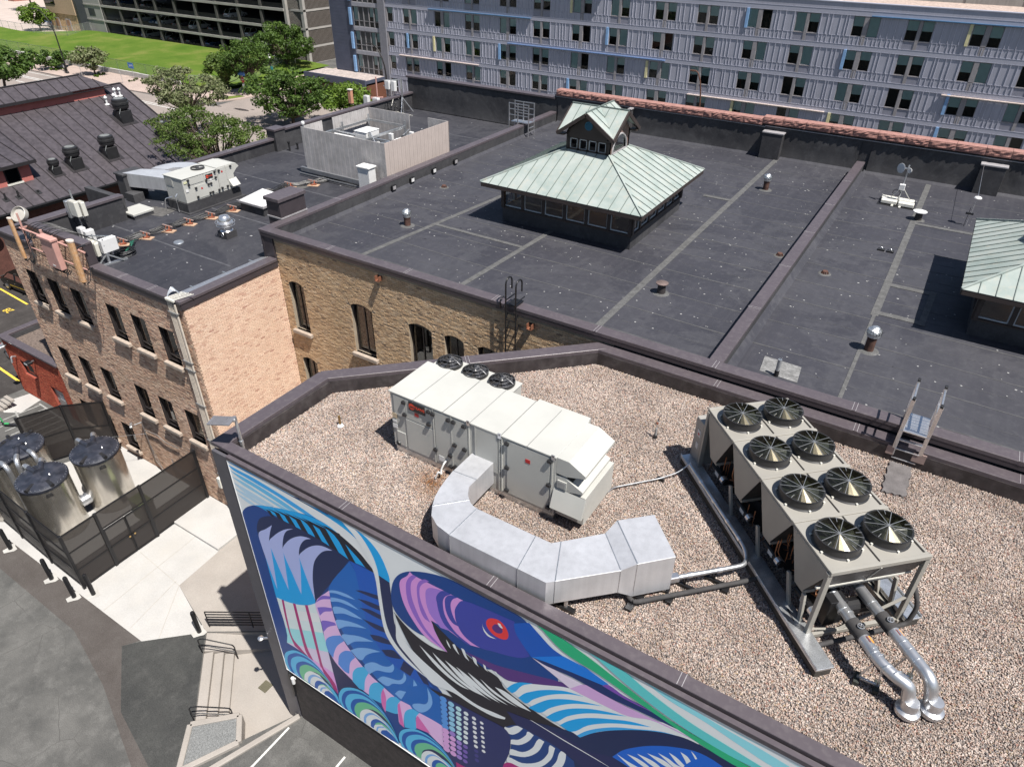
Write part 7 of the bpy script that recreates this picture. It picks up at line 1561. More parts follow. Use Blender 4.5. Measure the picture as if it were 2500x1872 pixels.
for k in range(16): p = Vector((-28.2+2.4*r.random(),29.6+3.2*r.random(),12.6+.6*r.random())); q.bar(p, p+Vector((r.gauss(0,.3),r.gauss(0,.3),.25+.5*r.random())), .04)
build('mount', q, GALV, t)
for k in range(7): x, y, z = -28+2.2*r.random(), 29.8+3*r.random(), 12.8+.5*r.random(); q = MB(); q.box(x,x+.25,y,y+.18,z,z+.35); build('small_box', q, WHT if k % 3 else BLK, t, bev=.015)
t = thing('globe_camera', 'white ball camera on the left corner of the boarded screen', 'camera', (-31.5,28.05,14)); q = MB(); q.lathe((-31.4,28.1,14.0), [(.03,0), (.03,.08), (.09,.12), (.11,.2), (.08,.28), (.02,.3)], 14); build('ball', q, WHT, t, smooth=True)
# rear left aerial group
rack('radio_rack', 'white radio boxes on an angled steel frame at the back left corner of the roof', -37.0, 42.6, [(-37.7,-37.3,42.2,42.5,12.9,13.5,WHT), (-37.2,-36.85,42.3,42.6,12.8,13.5,WHT)], [((-36.5,42.7,BZ),(-36.5,42.7,13.7),.09), ((-37.9,42.3,13.5),(-36.5,42.7,13.6),.06), ((-37.9,42.3,13.1),(-36.5,42.7,13.1),.06), ((-36.5,42.7,12.4),(-36.0,43.3,BZ+.05),.06), ((-36.5,42.7,12.4),(-36.2,42.1,BZ+.05),.06), ((-37.6,42.3,BZ),(-37.6,42.3,13.5),.05)], 'aerial boxes at the back left corner')
rack('radio_rack', 'lower white radio boxes left of the angled frame at the back left corner', -38.0, 40.9, [(-38.2,-37.8,40.3,40.6,11.9,12.7,WHT), (-37.5,-37.0,40.5,40.8,11.9,12.6,WHT)], [((-38.4,40.7,12.2),(-36.8,40.9,12.2),.06), ((-38.2,40.7,BZ),(-38.2,40.7,12.7),.05), ((-37,40.9,BZ),(-37,40.9,12.6),.05)], 'aerial boxes at the back left corner')
t = thing('cable_heap', 'heap of black and white cables under the back left radio frame', 'cables', (-37,41.8,BZ)); q = MB(); r = random.Random(8)
for k in range(26): p = Vector((-37.6+1.6*r.random(),41.0+1.3*r.random(),BZ+.1+.9*r.random())); q.tube(fillet([p, p+Vector((r.gauss(0,.4),r.gauss(0,.3),r.gauss(0,.25))), p+Vector((r.gauss(0,.5),r.gauss(0,.4),-.2))], .2, 3), .02, 5, k % 4 == 0)
build('cable', q, [BLK, CREAM], t)
t = thing('panel_aerial', 'short tan box aerial on the far left parapet', 'aerial', (-38.2,39.1,12.4)); q = MB(); q.box(-38.35,-38.05,38.9,39.15,12.4,13.3); q.box(-38.37,-38.03,38.88,39.17,13.3,13.38,1); build('radome', q, [M('tan2', (.50,.25,.16), .6, var=.12), CREAM], t, bev=.02)
t = thing('aerial_pole', 'thin pink pole standing on the far left parapet', 'aerial', (-38.0,41.4,12.4)); q = MB(); q.tube([(-37.7,41.3,12.2), (-37.7,41.3,13.9)], .05, 8); q.bar((-38.1,41,12.45), (-37.4,41.6,12.45), .1); build('pole', q, PKP, t)
# ---------------------------------------------------------------- low red brick building beside the yard
rb = thing('red_brick_building', 'low painted red brick building joined to the left end of the buff brick building', 'building', (-40,16,0))
RDB = brick('brick_red', [(.40,.085,.05,1), (.46,.105,.06,1), (.35,.07,.045,1), (.43,.10,.055,1), (.48,.13,.075,1), (.30,.06,.04,1)], .2)
RH = [(-41.75,-40.4,1.68,2.58,0), (-39.15,-37.9,-.05,1.72,0)]
backing((0,13.74,0), (1,0,0), (0,-1,0), -43.0, -37.08, -.1, 3.7, RH, M('red_joint', (.30,.07,.045), .95), rb)
bricks((0,13.74,0), (1,0,0), (0,-1,0), -43.0, -37.08, 0, 3.5, RH, RDB, rb, seed=21, rough=.003, proud=.012)
window((0,13.74,0), (1,0,0), (0,-1,0), RH[0], rb, set_in=.10)
q = MB(); q.box(-39.13,-37.92,13.86,13.92,0,1.70); build('door', q, M('grey_door', (.30,.29,.28), .5, .2), rb); q = MB(); q.box(-38.75,-38.35,13.85,13.86,.9,1.25); q.box(-39.05,-38.98,13.82,13.86,.75,.9,1); build('door_sign', q, [WHT, ALU], rb)
q = MB(); q.box(-43.0,-42.85,13.74,20,-.1,3.7); q.box(-43.0,-37.1,19.9,20,-.1,3.7); build('side_wall', q, M('red_joint', (.30,.07,.045), .95), rb)
q = MB(); q.poly([(-42.7,14.0,3.45), (-37.1,14.0,3.45), (-37.1,19.8,3.45), (-42.7,19.8,3.45)]); build('gravel_roof', q, M('brown_gravel', (.13,.10,.085), .95, var=.5, vs=9, fine=22, bump=1, bs=16), rb)
q = MB(); q.box(-42.85,-42.62,13.9,20,3.4,3.72); build('upstand', q, UPST, rb)
coping((-43.05,13.64), (-37.1,13.64), .36, 3.86, 1, rb, 6); coping((-43.05,14.02), (-43.05,20), .36, 3.857, -1, rb, 6)
for x, z, lab in ((-42.5,3.3,'left'), (-39.7,3.2,'right')):
    t = thing('wall_floodlight', 'small floodlight on the red brick wall, '+('grey, by the building corner' if lab == 'left' else 'black, near the door'), 'lamp', (x,13.6,z), group='floodlights on the red wall'); q = MB(); q.box(x-.2,x+.2,13.25,13.55,z,z+.16); build('housing', q, GALV if lab == 'left' else BLKM, t, bev=.03); q = MB(); q.bar((x,13.72,z+.08), (x,13.5,z+.08), .06); q.box(x-.16,x+.16,13.245,13.25,z+.02,z+.13,1); build('mount', q, [GALV, WHT], t)
t = thing('goose_neck_pipe', 'small curved pipe sticking out of the red brick wall', 'pipe', (-41.9,13.6,2.6)); q = MB(); q.tube(fillet([(-42.0,13.74,2.75), (-42.0,13.5,2.85), (-41.95,13.42,2.5)], .1), .05, 8); build('tube', q, GALV, t, smooth=True)
# small things on the buff front wall
t = thing('wall_camera', 'small grey camera on a bracket low on the buff brick wall above the tanks', 'camera', (-29.9,13.5,3)); q = MB(); q.bar((-30.0,13.66,3.05), (-30.05,13.25,3.1), .05); q.ob((-30.1,13.15,3.12), (.16,-.1,0), (.03,.05,0), (0,0,.05)); build('camera_body', q, GALV, t, bev=.01)
t = thing('wall_conduit', 'thin grey conduit and wires stapled along the buff brick wall above the tanks', 'conduit', (-27,13.6,2)); q = MB(); q.tube(fillet([(-30.0,13.62,3.1), (-29.9,13.62,.6), (-29.3,13.55,.3)], .1), .025, 6); q.tube(fillet([(-29.9,13.62,2.6), (-28.9,13.62,2.75), (-28.4,13.62,2.5), (-27.3,13.62,2.6)], .2), .025, 6); q.tube([(-28.2,13.6,.95), (-26.4,13.6,.95)], .045, 8); q.tube([(-28.2,13.6,.95), (-28.25,13.6,1.5)], .03, 6); q.tube([(-30.0,13.62,1.9), (-29.5,13.6,.4)], .015, 5); build('conduit', q, M('conduit_grey', (.22,.20,.19), .5, .4), t)
t = thing('stay_rod', 'thin steel stay running from the brick wall to the screen fence', 'rod', (-30,13,2.4)); q = MB(); q.tube([(-29.9,13.6,2.4), (-32.0,11.4,2.55)], .008, 6); build('rod', q, GALV, t)
# ---------------------------------------------------------------- yard: screened enclosure, tanks, bollards, rails
MESH = screen('perforated_screen', (.020,.016,.015), .92)
sf = thing('screen_fence', 'tall black perforated metal screen fence with double gates round the steel tanks', 'fence', (-26,10,0)); FH = 3.15
def fpanel(a, b_, z0, z1, parent, name='screen_panel', rails=(.02,.5,.98)):
    a, b_ = Vector(a), Vector(b_); q = MB(); d = (b_-a).normalized(); nrm = Vector((-d.y,d.x))*.006
    q.add([(a.x-nrm.x,a.y-nrm.y,z0), (b_.x-nrm.x,b_.y-nrm.y,z0), (b_.x-nrm.x,b_.y-nrm.y,z1), (a.x-nrm.x,a.y-nrm.y,z1)], [(0,1,2,3)]); o = build(name, q, MESH, parent)
    q = MB()
    for t in rails: z = z0+(z1-z0)*t; q.bar((a.x,a.y,z), (b_.x,b_.y,z), .05, .05)
    build('rail', q, BLKM, o); return o
def fpost(x, y, h=FH, w=.12, parent=None):
    q = MB(); q.box(x-w/2,x+w/2,y-w/2,y+w/2,0,h); build('post', q, BLKM, parent or sf, bev=.006)
segs = [(-25.85,7.15), (-25.88,8.65), (-25.88,10.7), (-25.95,13.55)]
for p in segs: fpost(*p)
fpanel(segs[0], segs[1], .06, FH, sf, rails=(.02,.33,.66,.98)); fpanel(segs[2], segs[3], .06, FH, sf, rails=(.02,.33,.66,.98)); fpanel(segs[1], segs[2], 2.2, FH, sf, rails=(.02,.98))
for y0, y1 in ((8.72,9.66), (9.70,10.63)):
    g_ = MB(); g_.add([(-25.86,y0,.08), (-25.86,y1,.08), (-25.86,y1,2.12), (-25.86,y0,2.12)], [(0,1,2,3)]); go_ = build('gate_leaf', g_, MESH, sf); q = MB()
    for a, b_ in (((y0,.08),(y1,.08)), ((y0,2.12),(y1,2.12)), ((y0,.08),(y0,2.12)), ((y1,.08),(y1,2.12)), ((y0,1.1),(y1,1.1))): q.bar((-25.86,a[0],a[1]), (-25.86,b_[0],b_[1]), .06)
    build('gate_frame', q, BLKM, go_); q = MB(); q.lathe((-25.8,y1-.1 if y0 < 9 else y0+.1,1.05), [(.04,0), (.05,.03), (.02,.06)], 10, ax=(1,0,0)); build('handle', q, M('brass', (.45,.30,.12), .3, .8), go_)
fr_ = [(-25.85,7.15), (-28.4,7.2), (-31.0,7.3), (-33.6,7.4), (-36.5,7.45)]
for i in range(4): fpanel(fr_[i], fr_[i+1], .06, FH, sf, rails=(.02,.33,.66,.98)); fpost(*fr_[i+1])
sf2 = thing('screen_fence', 'far side of the black screen fence with an open framed gate near the red building', 'fence', (-35,12,0))
bk_ = [(-36.5,9.0), (-35.0,10.8), (-33.6,12.3), (-33.2,13.6)]
for p in ((-36.2,7.5), (-35.4,10.4), (-34.6,12.2), (-33.2,13.55)): fpost(p[0], p[1], parent=sf2)
fpanel((-34.6,12.2), (-33.2,13.55), .06, FH, sf2); fpanel((-35.4,10.4), (-34.6,12.2), .06, FH, sf2); fpanel((-36.2,7.5), (-35.4,10.4), .06, 1.0, sf2, 'gate_panel'); q = MB()
for a, b_ in (((-36.2,7.5,2.0),(-35.4,10.4,2.0)), ((-36.2,7.5,1.0),(-35.4,10.4,1.0)), ((-35.8,8.95,.1),(-35.8,8.95,2.0)), ((-36.2,7.5,.15),(-35.8,8.95,2.0)), ((-35.4,10.4,.15),(-35.8,8.95,2.0))): q.bar(a, b_, .07)
build('gate_frame', q, BLKM, sf2)
def tank(x, y, lab, a0, h=3.12, r=1.02):
    t = thing('steel_tank', lab, 'tank', (x,y,0), group='insulated steel tanks in the yard')
    q = MB(); q.lathe((x,y,0), [(r,.05), (r,h-.12)], 40); build('shell', q, M('tank_jacket', (.62,.59,.54), .24, .9, var=.1, vs=1.2, streak=.3, dirt=((.40,.36,.30,1), 1.5, .5)), t, smooth=True)
    q = MB(); q.lathe((x,y,0), [(r+.03,h-.14), (r+.04,h-.02), (r-.1,h+.07), (.3,h+.14), (.02,h+.15)], 40); build('lid', q, M('navy_lid', (.022,.025,.036), .38, var=.35, vs=3, dirt=((.09,.09,.11,1), 2.5, .5)), t, smooth=True)
    q = MB()
    for k in range(34): a = 6.283*k/34; q.lathe((x+(r-.03)*math.cos(a),y+(r-.03)*math.sin(a),h+.02), [(.02,0), (.018,.025)], 6)
    for a in (.6, 2.5): q.lathe((x+.4*math.cos(a),y+.4*math.sin(a),h+.11), [(.05,0), (.04,.05), (.01,.08)], 8)
    build('bolt', q, ALU, t, kind='stuff')
    for da in (0, .55): 
        a = a0+da; q = MB(); d = Vector((math.cos(a),math.sin(a),0)); c = Vector((x,y,h+.1)); q.tube([c+d*.35, c+d*.92], .12, 12); q.lathe(c+d*.3, [(.2,-.05), (.16,.06)], 12, ax=d); build('nozzle', q, M('navy_lid', (.022,.025,.036)), t, smooth=True)
        q = MB(); q.tube(fillet([c+d*.85, c+d*1.25, c+d*1.4-Vector((0,0,.25)), c+d*1.42-Vector((0,0,2.6))], .25, 5), .115, 12); build('pipe_jacket', q, ALUW, t, smooth=True)
    for da in (2.6, 3.6):
        a = a0+da; d = Vector((math.cos(a),math.sin(a),0)); c = Vector((x,y,h+.07)); q = MB(); q.bar(c+d*.35, c+d*.95, .14, .08); q.tube([c+d*.90, c+d*1.06], .085, 10); build('lifting_lug', q, BLK, t)
    q = MB(); a = a0+3.35; u = Vector((-math.sin(a),math.cos(a),0)); n = Vector((math.cos(a),math.sin(a),0))
    for k in range(3): q.ob(Vector((x,y,h-.3-.07*k))+n*(r+.004), u*(.14-.03*(k == 0)), n*.004, (0,0,.022))
    build('stencil', q, BLK, t); return t
tank(-29.85, 11.1, 'steel tank nearest the buff brick wall, with a dark riveted lid', R(150)); tank(-30.05, 8.75, 'front steel tank behind the corner of the screen fence', R(150)); tank(-33.1, 9.35, 'third steel tank at the left edge behind the front one', R(-30)); tank(-33.3, 7.9+.3, 'fourth steel tank cut off by the left edge', R(-30))
t = thing('connecting_pipe', 'shiny ribbed pipe joining the two front tanks low down', 'pipe', (-30,10,.9)); q = MB(); q.tube([(-29.9,9.6,.9), (-29.85,10.3,.9)], .26, 14)
for k in range(4): q.tube([(-29.9,9.65+.17*k,.9), (-29.9,9.70+.17*k,.9)], .29, 14)
build('sleeve', q, ALUW, t, smooth=True)
t = thing('green_box', 'olive green equipment box just inside the screen fence', 'cabinet', (-27.3,11.3,0)); q = MB(); q.box(-27.9,-26.9,10.9,11.5,0,1.1); build('casing', q, M('olive', (.13,.16,.06), .5), t, bev=.02); q = MB(); q.box(-27.92,-26.88,10.88,11.52,1.1,1.15); build('lid', q, M('olive', (.13,.16,.06)), t)
for i, (x, y, lab) in enumerate(((-30.79,6.63,'leftmost black bollard by the screen fence'), (-27.53,6.67,'second black bollard from the left along the fence'), (-25.79,6.65,'black bollard outside the fence corner'), (-25.24,7.17,'black bollard touching the fence corner'), (-19.9,8.37,'lone black bollard by the pipe railing'))):
    t = thing('bollard', lab, 'bollard', (x,y,0), group='black bollards in the yard'); q = MB(); q.lathe((x,y,0), [(.09,0), (.09,1.18), (.07,1.24), (.02,1.26)], 16); build('post', q, BLKM, t, smooth=True); q = MB(); q.poly([(x+(.28+.12*math.sin(k*2.3))*math.cos(k*.7),y+(.26+.08*math.cos(k*1.9))*math.sin(k*.7),.0215) for k in range(9)]); build('fresh_concrete', q, M('fresh_concrete', (.40,.39,.37), .9), t)
def railing(name, lab, pts, n_rails, h, posts, r=.025, cat='railing'):
    t = thing(name, lab, cat, tuple(pts[0]))
    a, b_ = Vector(pts[0]), Vector(pts[1])
    for k in range(n_rails): z = h*(k+1)/n_rails; q = MB(); q.tube([a+Vector((0,0,z)), b_+Vector((0,0,z))], r, 8); build('rail', q, BLKM, t, smooth=True)
    for p in posts: c = a.lerp(b_, p); q = MB(); q.tube([c, c+Vector((0,0,h))], r, 8); build('post', q, BLKM, t, smooth=True)
    return t
railing('pipe_railing', 'black six bar pipe railing beside the ramp under the mural corner', [(-19.75,8.75,0), (-16.75,10.62,0)], 6, .95, (0,.5,1))
def handrail(lab, p0, p1, grp):
    t = thing('handrail', lab, 'handrail', p0, group=grp); a, b_ = Vector(p0), Vector(p1); H = Vector((0,0,.85)); d = (b_-a); d.z = 0; d.normalize(); q = MB()
    q.tube(fillet([a, a+H, a+H+d*.25, b_+H*1.0, b_+H*.0], .12, 4), .025, 8); q.tube(fillet([a+H*.5, a+H*.5+d*.25, b_+H*.5], .1, 3), .022, 8); build('tube', q, BLKM, t, smooth=True)
handrail('black bent handrail at the top end of the steps near the lone bollard', (-19.0,7.82,0), (-17.95,8.55,LZ), 'handrails on the steps')
handrail('black bent handrail at the lower end of the steps above the planter', (-16.9,5.85,0), (-15.95,6.75,LZ), 'handrails on the steps')
t = thing('drain_grate', 'square rusty drain grate in the sunken landing', 'drain', (-16.1,8.3,LZ)); q = MB(); q.box(-16.3,-15.9,8.1,8.5,LZ,LZ+.012); build('frame', q, M('grate_iron', (.14,.13,.09), .7, .4), t)
for k in range(6): q = MB(); q.box(-16.27,-15.93,8.12+k*.065,8.15+k*.065,LZ+.012,LZ+.025); build('bar', q, M('grate_iron', (.14,.13,.09)), t)
t = thing('wall_camera', 'small silver dome camera on the mural corner post', 'camera', (-14.5,8.0,4)); q = MB(); q.bar((-14.4,8.1,4.05), (-14.62,7.95,4.05), .05); q.lathe((-14.68,7.92,3.95), [(.02,0), (.09,.03), (.10,.1), (.03,.14)], 12); build('camera_body', q, ALU, t, smooth=True)
t = thing('downlight', 'small white cylinder light under the mural by the corner post', 'lamp', (-13.5,7.95,2.6)); q = MB(); q.tube([(-13.5,7.93,2.45), (-13.5,7.93,2.75)], .06, 10); q.bar((-13.5,8.03,2.6), (-13.5,7.93,2.6), .05); build('lamp_body', q, WHT, t, smooth=True)
t = thing('corner_bracket', 'dark steel bracket beside the mural bottom corner', 'bracket', (-13.62,8,2.2)); q = MB(); q.bar((-13.64,7.96,2.9), (-13.64,7.96,1.7), .08, .1); build('bracket', q, BLKM, t)
# parked scooter near the hatched bay
sx_, sy_ = -1.0, 1.75
t = thing('kick_scooter', 'green and black kick scooter standing near the hatched bay at the left edge', 'scooter', (-39.2,9.6,0)); q = MB(); q.ob((-39.0,9.7,.14), (.32,.18,0), (-.04,.07,0), (0,0,.03)); q.tube([(-39.35,9.5,.12), (-39.45,9.44,1.05)], .025, 8); q.tube([(-39.55,9.6,1.05), (-39.36,9.26,1.05)], .018, 6); build('deck', q, BLK, t); q = MB()
for px, py in ((-39.36,9.5), (-38.68,9.88)): q.tube(arc((px,py,.12), .10, 0, 360, 14, (.87,.49,0), (0,0,1)), .028, 6, cap=False)
build('wheel', q, RUB, t); q = MB(); q.ob((-39.2,9.58,.2), (.1,.06,0), (-.02,.04,0), (0,0,.03)); q.tube([(-39.36,9.5,.3), (-39.40,9.47,.6)], .035, 8); build('green_cover', q, M('scooter_green', (.05,.35,.12), .5), t)
t.location = (-40.2,11.35,0)
t = thing('concrete_blocks', 'stack of pale timber and block pieces at the left edge of the yard', 'blocks', (-41.8,9,0)); 
for k in range(4): q = MB(); q.box(-42.2+.1*k,-41.4+.1*k,8.9+.2*k,9.1+.2*k,.0+.14*k,.14+.14*k); build('block', q, CONC2, t, bev=.01)
t.location = (-42.3,11.9,0)
# ---------------------------------------------------------------- cars
TYRE = M('tyre', (.018,.018,.018), .8); RIM = M('alloy_rim', (.55,.55,.57), .3, .85); CGL = glass('car_glass', (.10,.11,.12), .02, 1.3); HL = M('headlight', (.65,.66,.68), .12); TL = M('taillight', (.35,.02,.02), .2)
def car(name, lab, loc, rz, paint_, group=None, suv=False):
    t = thing(name, lab, 'car', loc, rz=rz, group=group, local=True); W = .92; top = 1.64 if suv else 1.45
    prof = [(-2.25,.38,.62), (-2.18,.28,.86), (-1.6,.24,.96), (-.9,.22,.98), (0,.22,.99), (.8,.22,.98), (1.35,.24,.93), (1.95,.26,.80), (2.22,.32,.62), (2.27,.42,.55)]
    wid = [.78,.86,.91,.92,.92,.92,.91,.88,.80,.70]; q = MB(); n = len(prof); N8 = 8
    for (x, zb, zt), w in zip(prof, wid):
        m_ = zb+(zt-zb)*.55
        q.v += [(x,-w*.9,zb), (x,-w,m_), (x,-w*.97,zt-.05), (x,-w*.86,zt), (x,w*.86,zt), (x,w*.97,zt-.05), (x,w,m_), (x,w*.9,zb)]
    for i in range(n-1):
        for k in range(8): q.f.append([i*8+k, i*8+(k+1) % 8, (i+1)*8+(k+1) % 8, (i+1)*8+k][::-1]); q.m.append(0); q.t.append(0)
    q.f.append(list(range(8))); q.f.append([(n-1)*8+k for k in range(8)][::-1]); q.m += [0,0]; q.t += [0,0]
    build('body', q, paint_, t, smooth=True, local=True)
    cab = [(-2.0 if suv else -1.75,.93,.80), (-1.45 if suv else -1.1,top-.04,.64), (-.3,top,.66), (.35,top-.03,.65), (1.2,.95,.80)]
    q = MB()
    for x, z, w in cab: q.v += [(x,-w,z), (x,w,z)]
    for i in range(4): q.f.append([i*2, i*2+1, i*2+3, i*2+2][::-1]); q.m.append(0); q.t.append(0)
    b0 = len(q.v); q.v += [(-2.0 if suv else -1.75,-.80,.93), (1.2,-.80,.95), (-2.0 if suv else -1.75,.80,.93), (1.2,.80,.95)]
    q.f += [[0,2,4,6,8], [9,7,5,3,1]]; q.m += [0,0]; q.t += [0,0]; build('greenhouse', q, CGL, t, local=True)
    q = MB(); r0 = [(cab[1][0]-.04,cab[1][1]+.012,.66), (-.3,top+.02,.68), (.42,top-.015,.67)]
    for x, z, w in r0: q.v += [(x,-w,z), (x,w,z)]
    for i in range(2): q.f.append([i*2, i*2+1, i*2+3, i*2+2][::-1]); q.m.append(0); q.t.append(0)
    for s in (-1, 1):
        for a, b_ in ((cab[0], cab[1]), (cab[3], cab[4])): q.bar((a[0],s*a[2],a[1]), (b_[0],s*b_[2],b_[1]), .06, .05)
        q.bar((cab[1][0],s*.655,cab[1][1]), (cab[3][0],s*.66,cab[3][1]), .05, .05); q.bar((-.25,s*.67,top-.02), (-.15,s*.82,.97), .06, .04)
    build('roof', q, paint_, t, local=True)
    q = MB(); q.box(-2.3,-2.2,-.7,.7,.5,.62); build('bumper', q, BLK, t, local=True)
    for x in (-1.38, 1.38):
        for s in (-1, 1):
            q = MB(); q.tube([(x,s*.76,.32), (x,s*.94,.32)], .32, 18); wo_ = build('wheel', q, TYRE, t, local=True)
            q = MB(); q.lathe((x,s*.945,.32), [(.21,0), (.20,.012), (.05,.03)], 14, ax=(0,s,0)); build('rim', q, RIM, wo_, local=True)
            q = MB()
            for k in range(5): a = k*1.2566; q.ob((x+.12*math.cos(a+.6),s*.955,.32+.12*math.sin(a+.6)), (.035,0,0), (0,.01,0), (0,0,.035))
            build('rim_opening', q, BLK, wo_, local=True)
    for s in (-1, 1):
        q = MB(); q.ob((2.12,s*.66,.66), (.1,-.03*s,0), (.02,.14,0), (0,0,.06)); build('headlight', q, HL, t, local=True, bev=.02)
        q = MB(); q.ob((-2.19,s*.68,.76), (.05,0,0), (0,.16,0), (0,0,.07)); build('taillight', q, TL, t, local=True, bev=.02)
        q = MB(); q.ob((.85,s*.98,.98), (.07,0,0), (0,.09,0), (0,0,.06)); build('mirror', q, paint_, t, local=True, bev=.02)
        q = MB(); q.box(-.1,.02,s*.925-.008,s*.925+.008,.80,.83); q.box(-1.05,-.93,s*.925-.008,s*.925+.008,.80,.83); build('door_handle', q, ALU, t, local=True)
    return t
PB = M('car_black', (.012,.011,.010), .12, .2); PS = M('car_silver', (.52,.54,.56), .25, .6); PW = M('car_white', (.62,.62,.62), .2); PG = M('car_grey', (.10,.10,.11), .25, .4); PBL = M('car_blue', (.06,.11,.20), .2, .3)
car('parked_car', 'black parked saloon in the yellow lined bay behind the brick building', (-56.1,21.2,0), R(2), PB)
car('parked_car', 'silver parked car half hidden behind the red brick building at the left edge', (-45.9,15.9,0), R(-4), PS)
# ---------------------------------------------------------------- dark standing seam roof building (left)
mb_ = thing('metal_roof_building', 'salmon red building under a dark standing seam metal roof with a raised clerestory', 'building', (-60,28,0))
MRF = M('slate_metal', (.088,.077,.086), .42, .35, var=.10, vs=.6, fine=3); MRR = M('slate_seam', (.030,.027,.030), .5, .3); SAL = M('salmon_stucco', (.42,.135,.115), .9, var=.06, vs=1.5); BRN = M('dark_red_brick', (.10,.040,.030), .9, var=.25, vs=2, fine=12)
rz_ = lambda x: 4.58+.48*(-59.84-x)
EX, RX, Y0m, Y1m = -59.84, -70.7, 5.0, 41.1
sc4 = [(EX+.0,Y0m,rz_(EX)), (EX,Y1m,rz_(EX)), (RX,Y1m,rz_(RX)), (RX,Y0m,rz_(RX))]
seamroof(sc4, (1,0,-.48), 1.0, mb_, mats=[MRF,MRR], rib=.05, ribh=.06)
seamroof([(RX,Y0m,rz_(RX)), (RX,Y1m,rz_(RX)), (RX-10.86,Y1m,rz_(EX)), (RX-10.86,Y0m,rz_(EX))], (-1,0,-.48), 1.0, mb_, mats=[MRF,MRR], joined=True, name='rear_roof')
q = MB(); q.box(-80.9,-60.5,Y0m+.5,Y1m-.5,-.1,4.4); q.extr([(-60.5,Y1m-.5,4.4), (-80.9,Y1m-.5,4.4), (RX,Y1m-.5,rz_(RX)-.2)], (0,-.3,0)); build('wall', q, BRN, mb_)
q = MB(); q.box(EX-.02,EX+.10,Y0m,Y1m,4.36,4.60); q.tube([(EX+.12,Y0m,4.54), (EX+.12,Y1m,4.54)], .06, 8); q.box(EX-.6,EX,Y0m,Y1m,4.28,4.36); build('gutter', q, BLKM, mb_)
q = MB(); q.bar((EX,Y1m+.02,rz_(EX)+.02), (RX,Y1m+.02,rz_(RX)+.02), .12, .16); q.bar((RX,37,rz_(RX)+.05), (RX,Y1m,rz_(RX)+.05), .2, .06); build('verge_trim', q, MRR, mb_)
# clerestory
CX = -69.55; q = MB(); q.box(CX-2.9,CX,Y0m,38.8,8.8,10.18); build('clerestory_wall', q, SAL, mb_)
ch0, ch1 = 10.12, 11.06; seamroof([(CX+.28,Y0m,ch0), (CX+.28,39.3,ch0), (CX-1.45,37.6,ch1), (CX-1.45,Y0m,ch1)], (1,0,-.45), .95, mb_, mats=[MRF,MRR], rib=.05, ribh=.06); seamroof([(CX+.28,39.3,ch0), (CX-3.4,39.3,ch0), (CX-1.45,37.6,ch1)], (0,1,-.4), .95, mb_, mats=[MRF,MRR], joined=True, name='hip_end'); seamroof([(CX-3.4,Y0m,ch0), (CX-3.4,39.3,ch0), (CX-1.45,37.6,ch1), (CX-1.45,Y0m,ch1)], (-1,0,-.45), .95, mb_, mats=[MRF,MRR], joined=True, name='rear_roof')
q = MB(); q.box(CX+.42,CX+.288,Y0m,35.6,ch0-.22,ch0+.01); q.box(CX-3.4,CX+.288,35.45,35.6,ch0-.22,ch0+.01); q.box(CX,CX+.28,Y0m,39.3,ch0-.24,ch0-.2); q.bar((CX-1.45,Y0m,ch1+.03), (CX-1.45,37.6,ch1+.03), .2, .06); build('eave_trim', q, MRR, mb_)
# dormer at the left edge
q = MB(); DX = -62.28
q.extr([(DX,21.7,5.73), (DX,26.87,5.73), (DX,26.87,7.4), (DX,21.7,7.4)], (-.1,0,0)); q.add([(DX,26.87,5.73), (DX,26.87,7.4), (DX-3.5,26.87,7.41)], [(0,1,2)]); build('dormer_wall', q, SAL, mb_)
seamroof([(DX+.45,21.4,7.32), (DX+.45,27.2,7.32), (DX-6.2,27.9,8.88), (DX-6.2,21.4,8.88)], (1,0,-.2), 1.0, mb_, mats=[MRF,MRR], rib=.05, ribh=.06, name='dormer_roof'); q = MB(); q.box(DX+.40,DX+.52,21.4,27.3,7.10,7.34); q.bar((DX+.46,27.25,7.29), (DX-6.2,27.9,8.83), .1, .16); build('dormer_trim', q, MRR, mb_)
q = MB(); q.box(DX,DX+.03,24.88,26.0,5.86,7.24); q.box(DX+.03,DX+.06,24.98,25.9,5.98,7.14,1); q.box(DX,DX+.12,24.82,26.05,5.76,5.88,2); build('window', q, [BLKM, GLD, CREAM], mb_)
def upblast(x, y, s, lab):
    z = rz_(x); t = thing('upblast_fan', lab, 'roof fan', (x,y,z), group='black exhaust fans on the metal roof')
    q = MB(); q.box(x-.42*s,x+.42*s,y-.42*s,y+.42*s,z-.3*s,z+.62*s); build('curb', q, BLK, t, bev=.03); q = MB(); q.ob((x,y,z+.015), (.62*s,0,-.30*s), (0,.62*s,0), (.003,0,.012)); build('flashing', q, MRR, t)
    q = MB(); q.lathe((x,y,z+.62*s), [(.30*s,0), (.46*s,.1*s), (.52*s,.22*s), (.52*s,.40*s)], 18); q.lathe((x,y,z+1.02*s), [(.56*s,0), (.56*s,.14*s), (.50*s,.16*s)], 18); q.lathe((x,y,z+1.18*s), [(.50*s,.0), (.50*s,.16*s), (.40*s,.20*s), (.02,.22*s)], 18); build('housing', q, M('fan_black', (.022,.022,.024), .4), t, smooth=True)
    q = MB(); q.lathe((x,y,z+1.39*s), [(.34*s,0), (.30*s,.02)], 18); q.tube([(x+.3*s,y-.4*s,z+.1*s), (x+.45*s,y-.5*s,z+.5*s), (x+.4*s,y-.3*s,z+.8*s)], .03, 6); build('cap', q, M('grey_cap', (.16,.17,.17), .5), t); return t
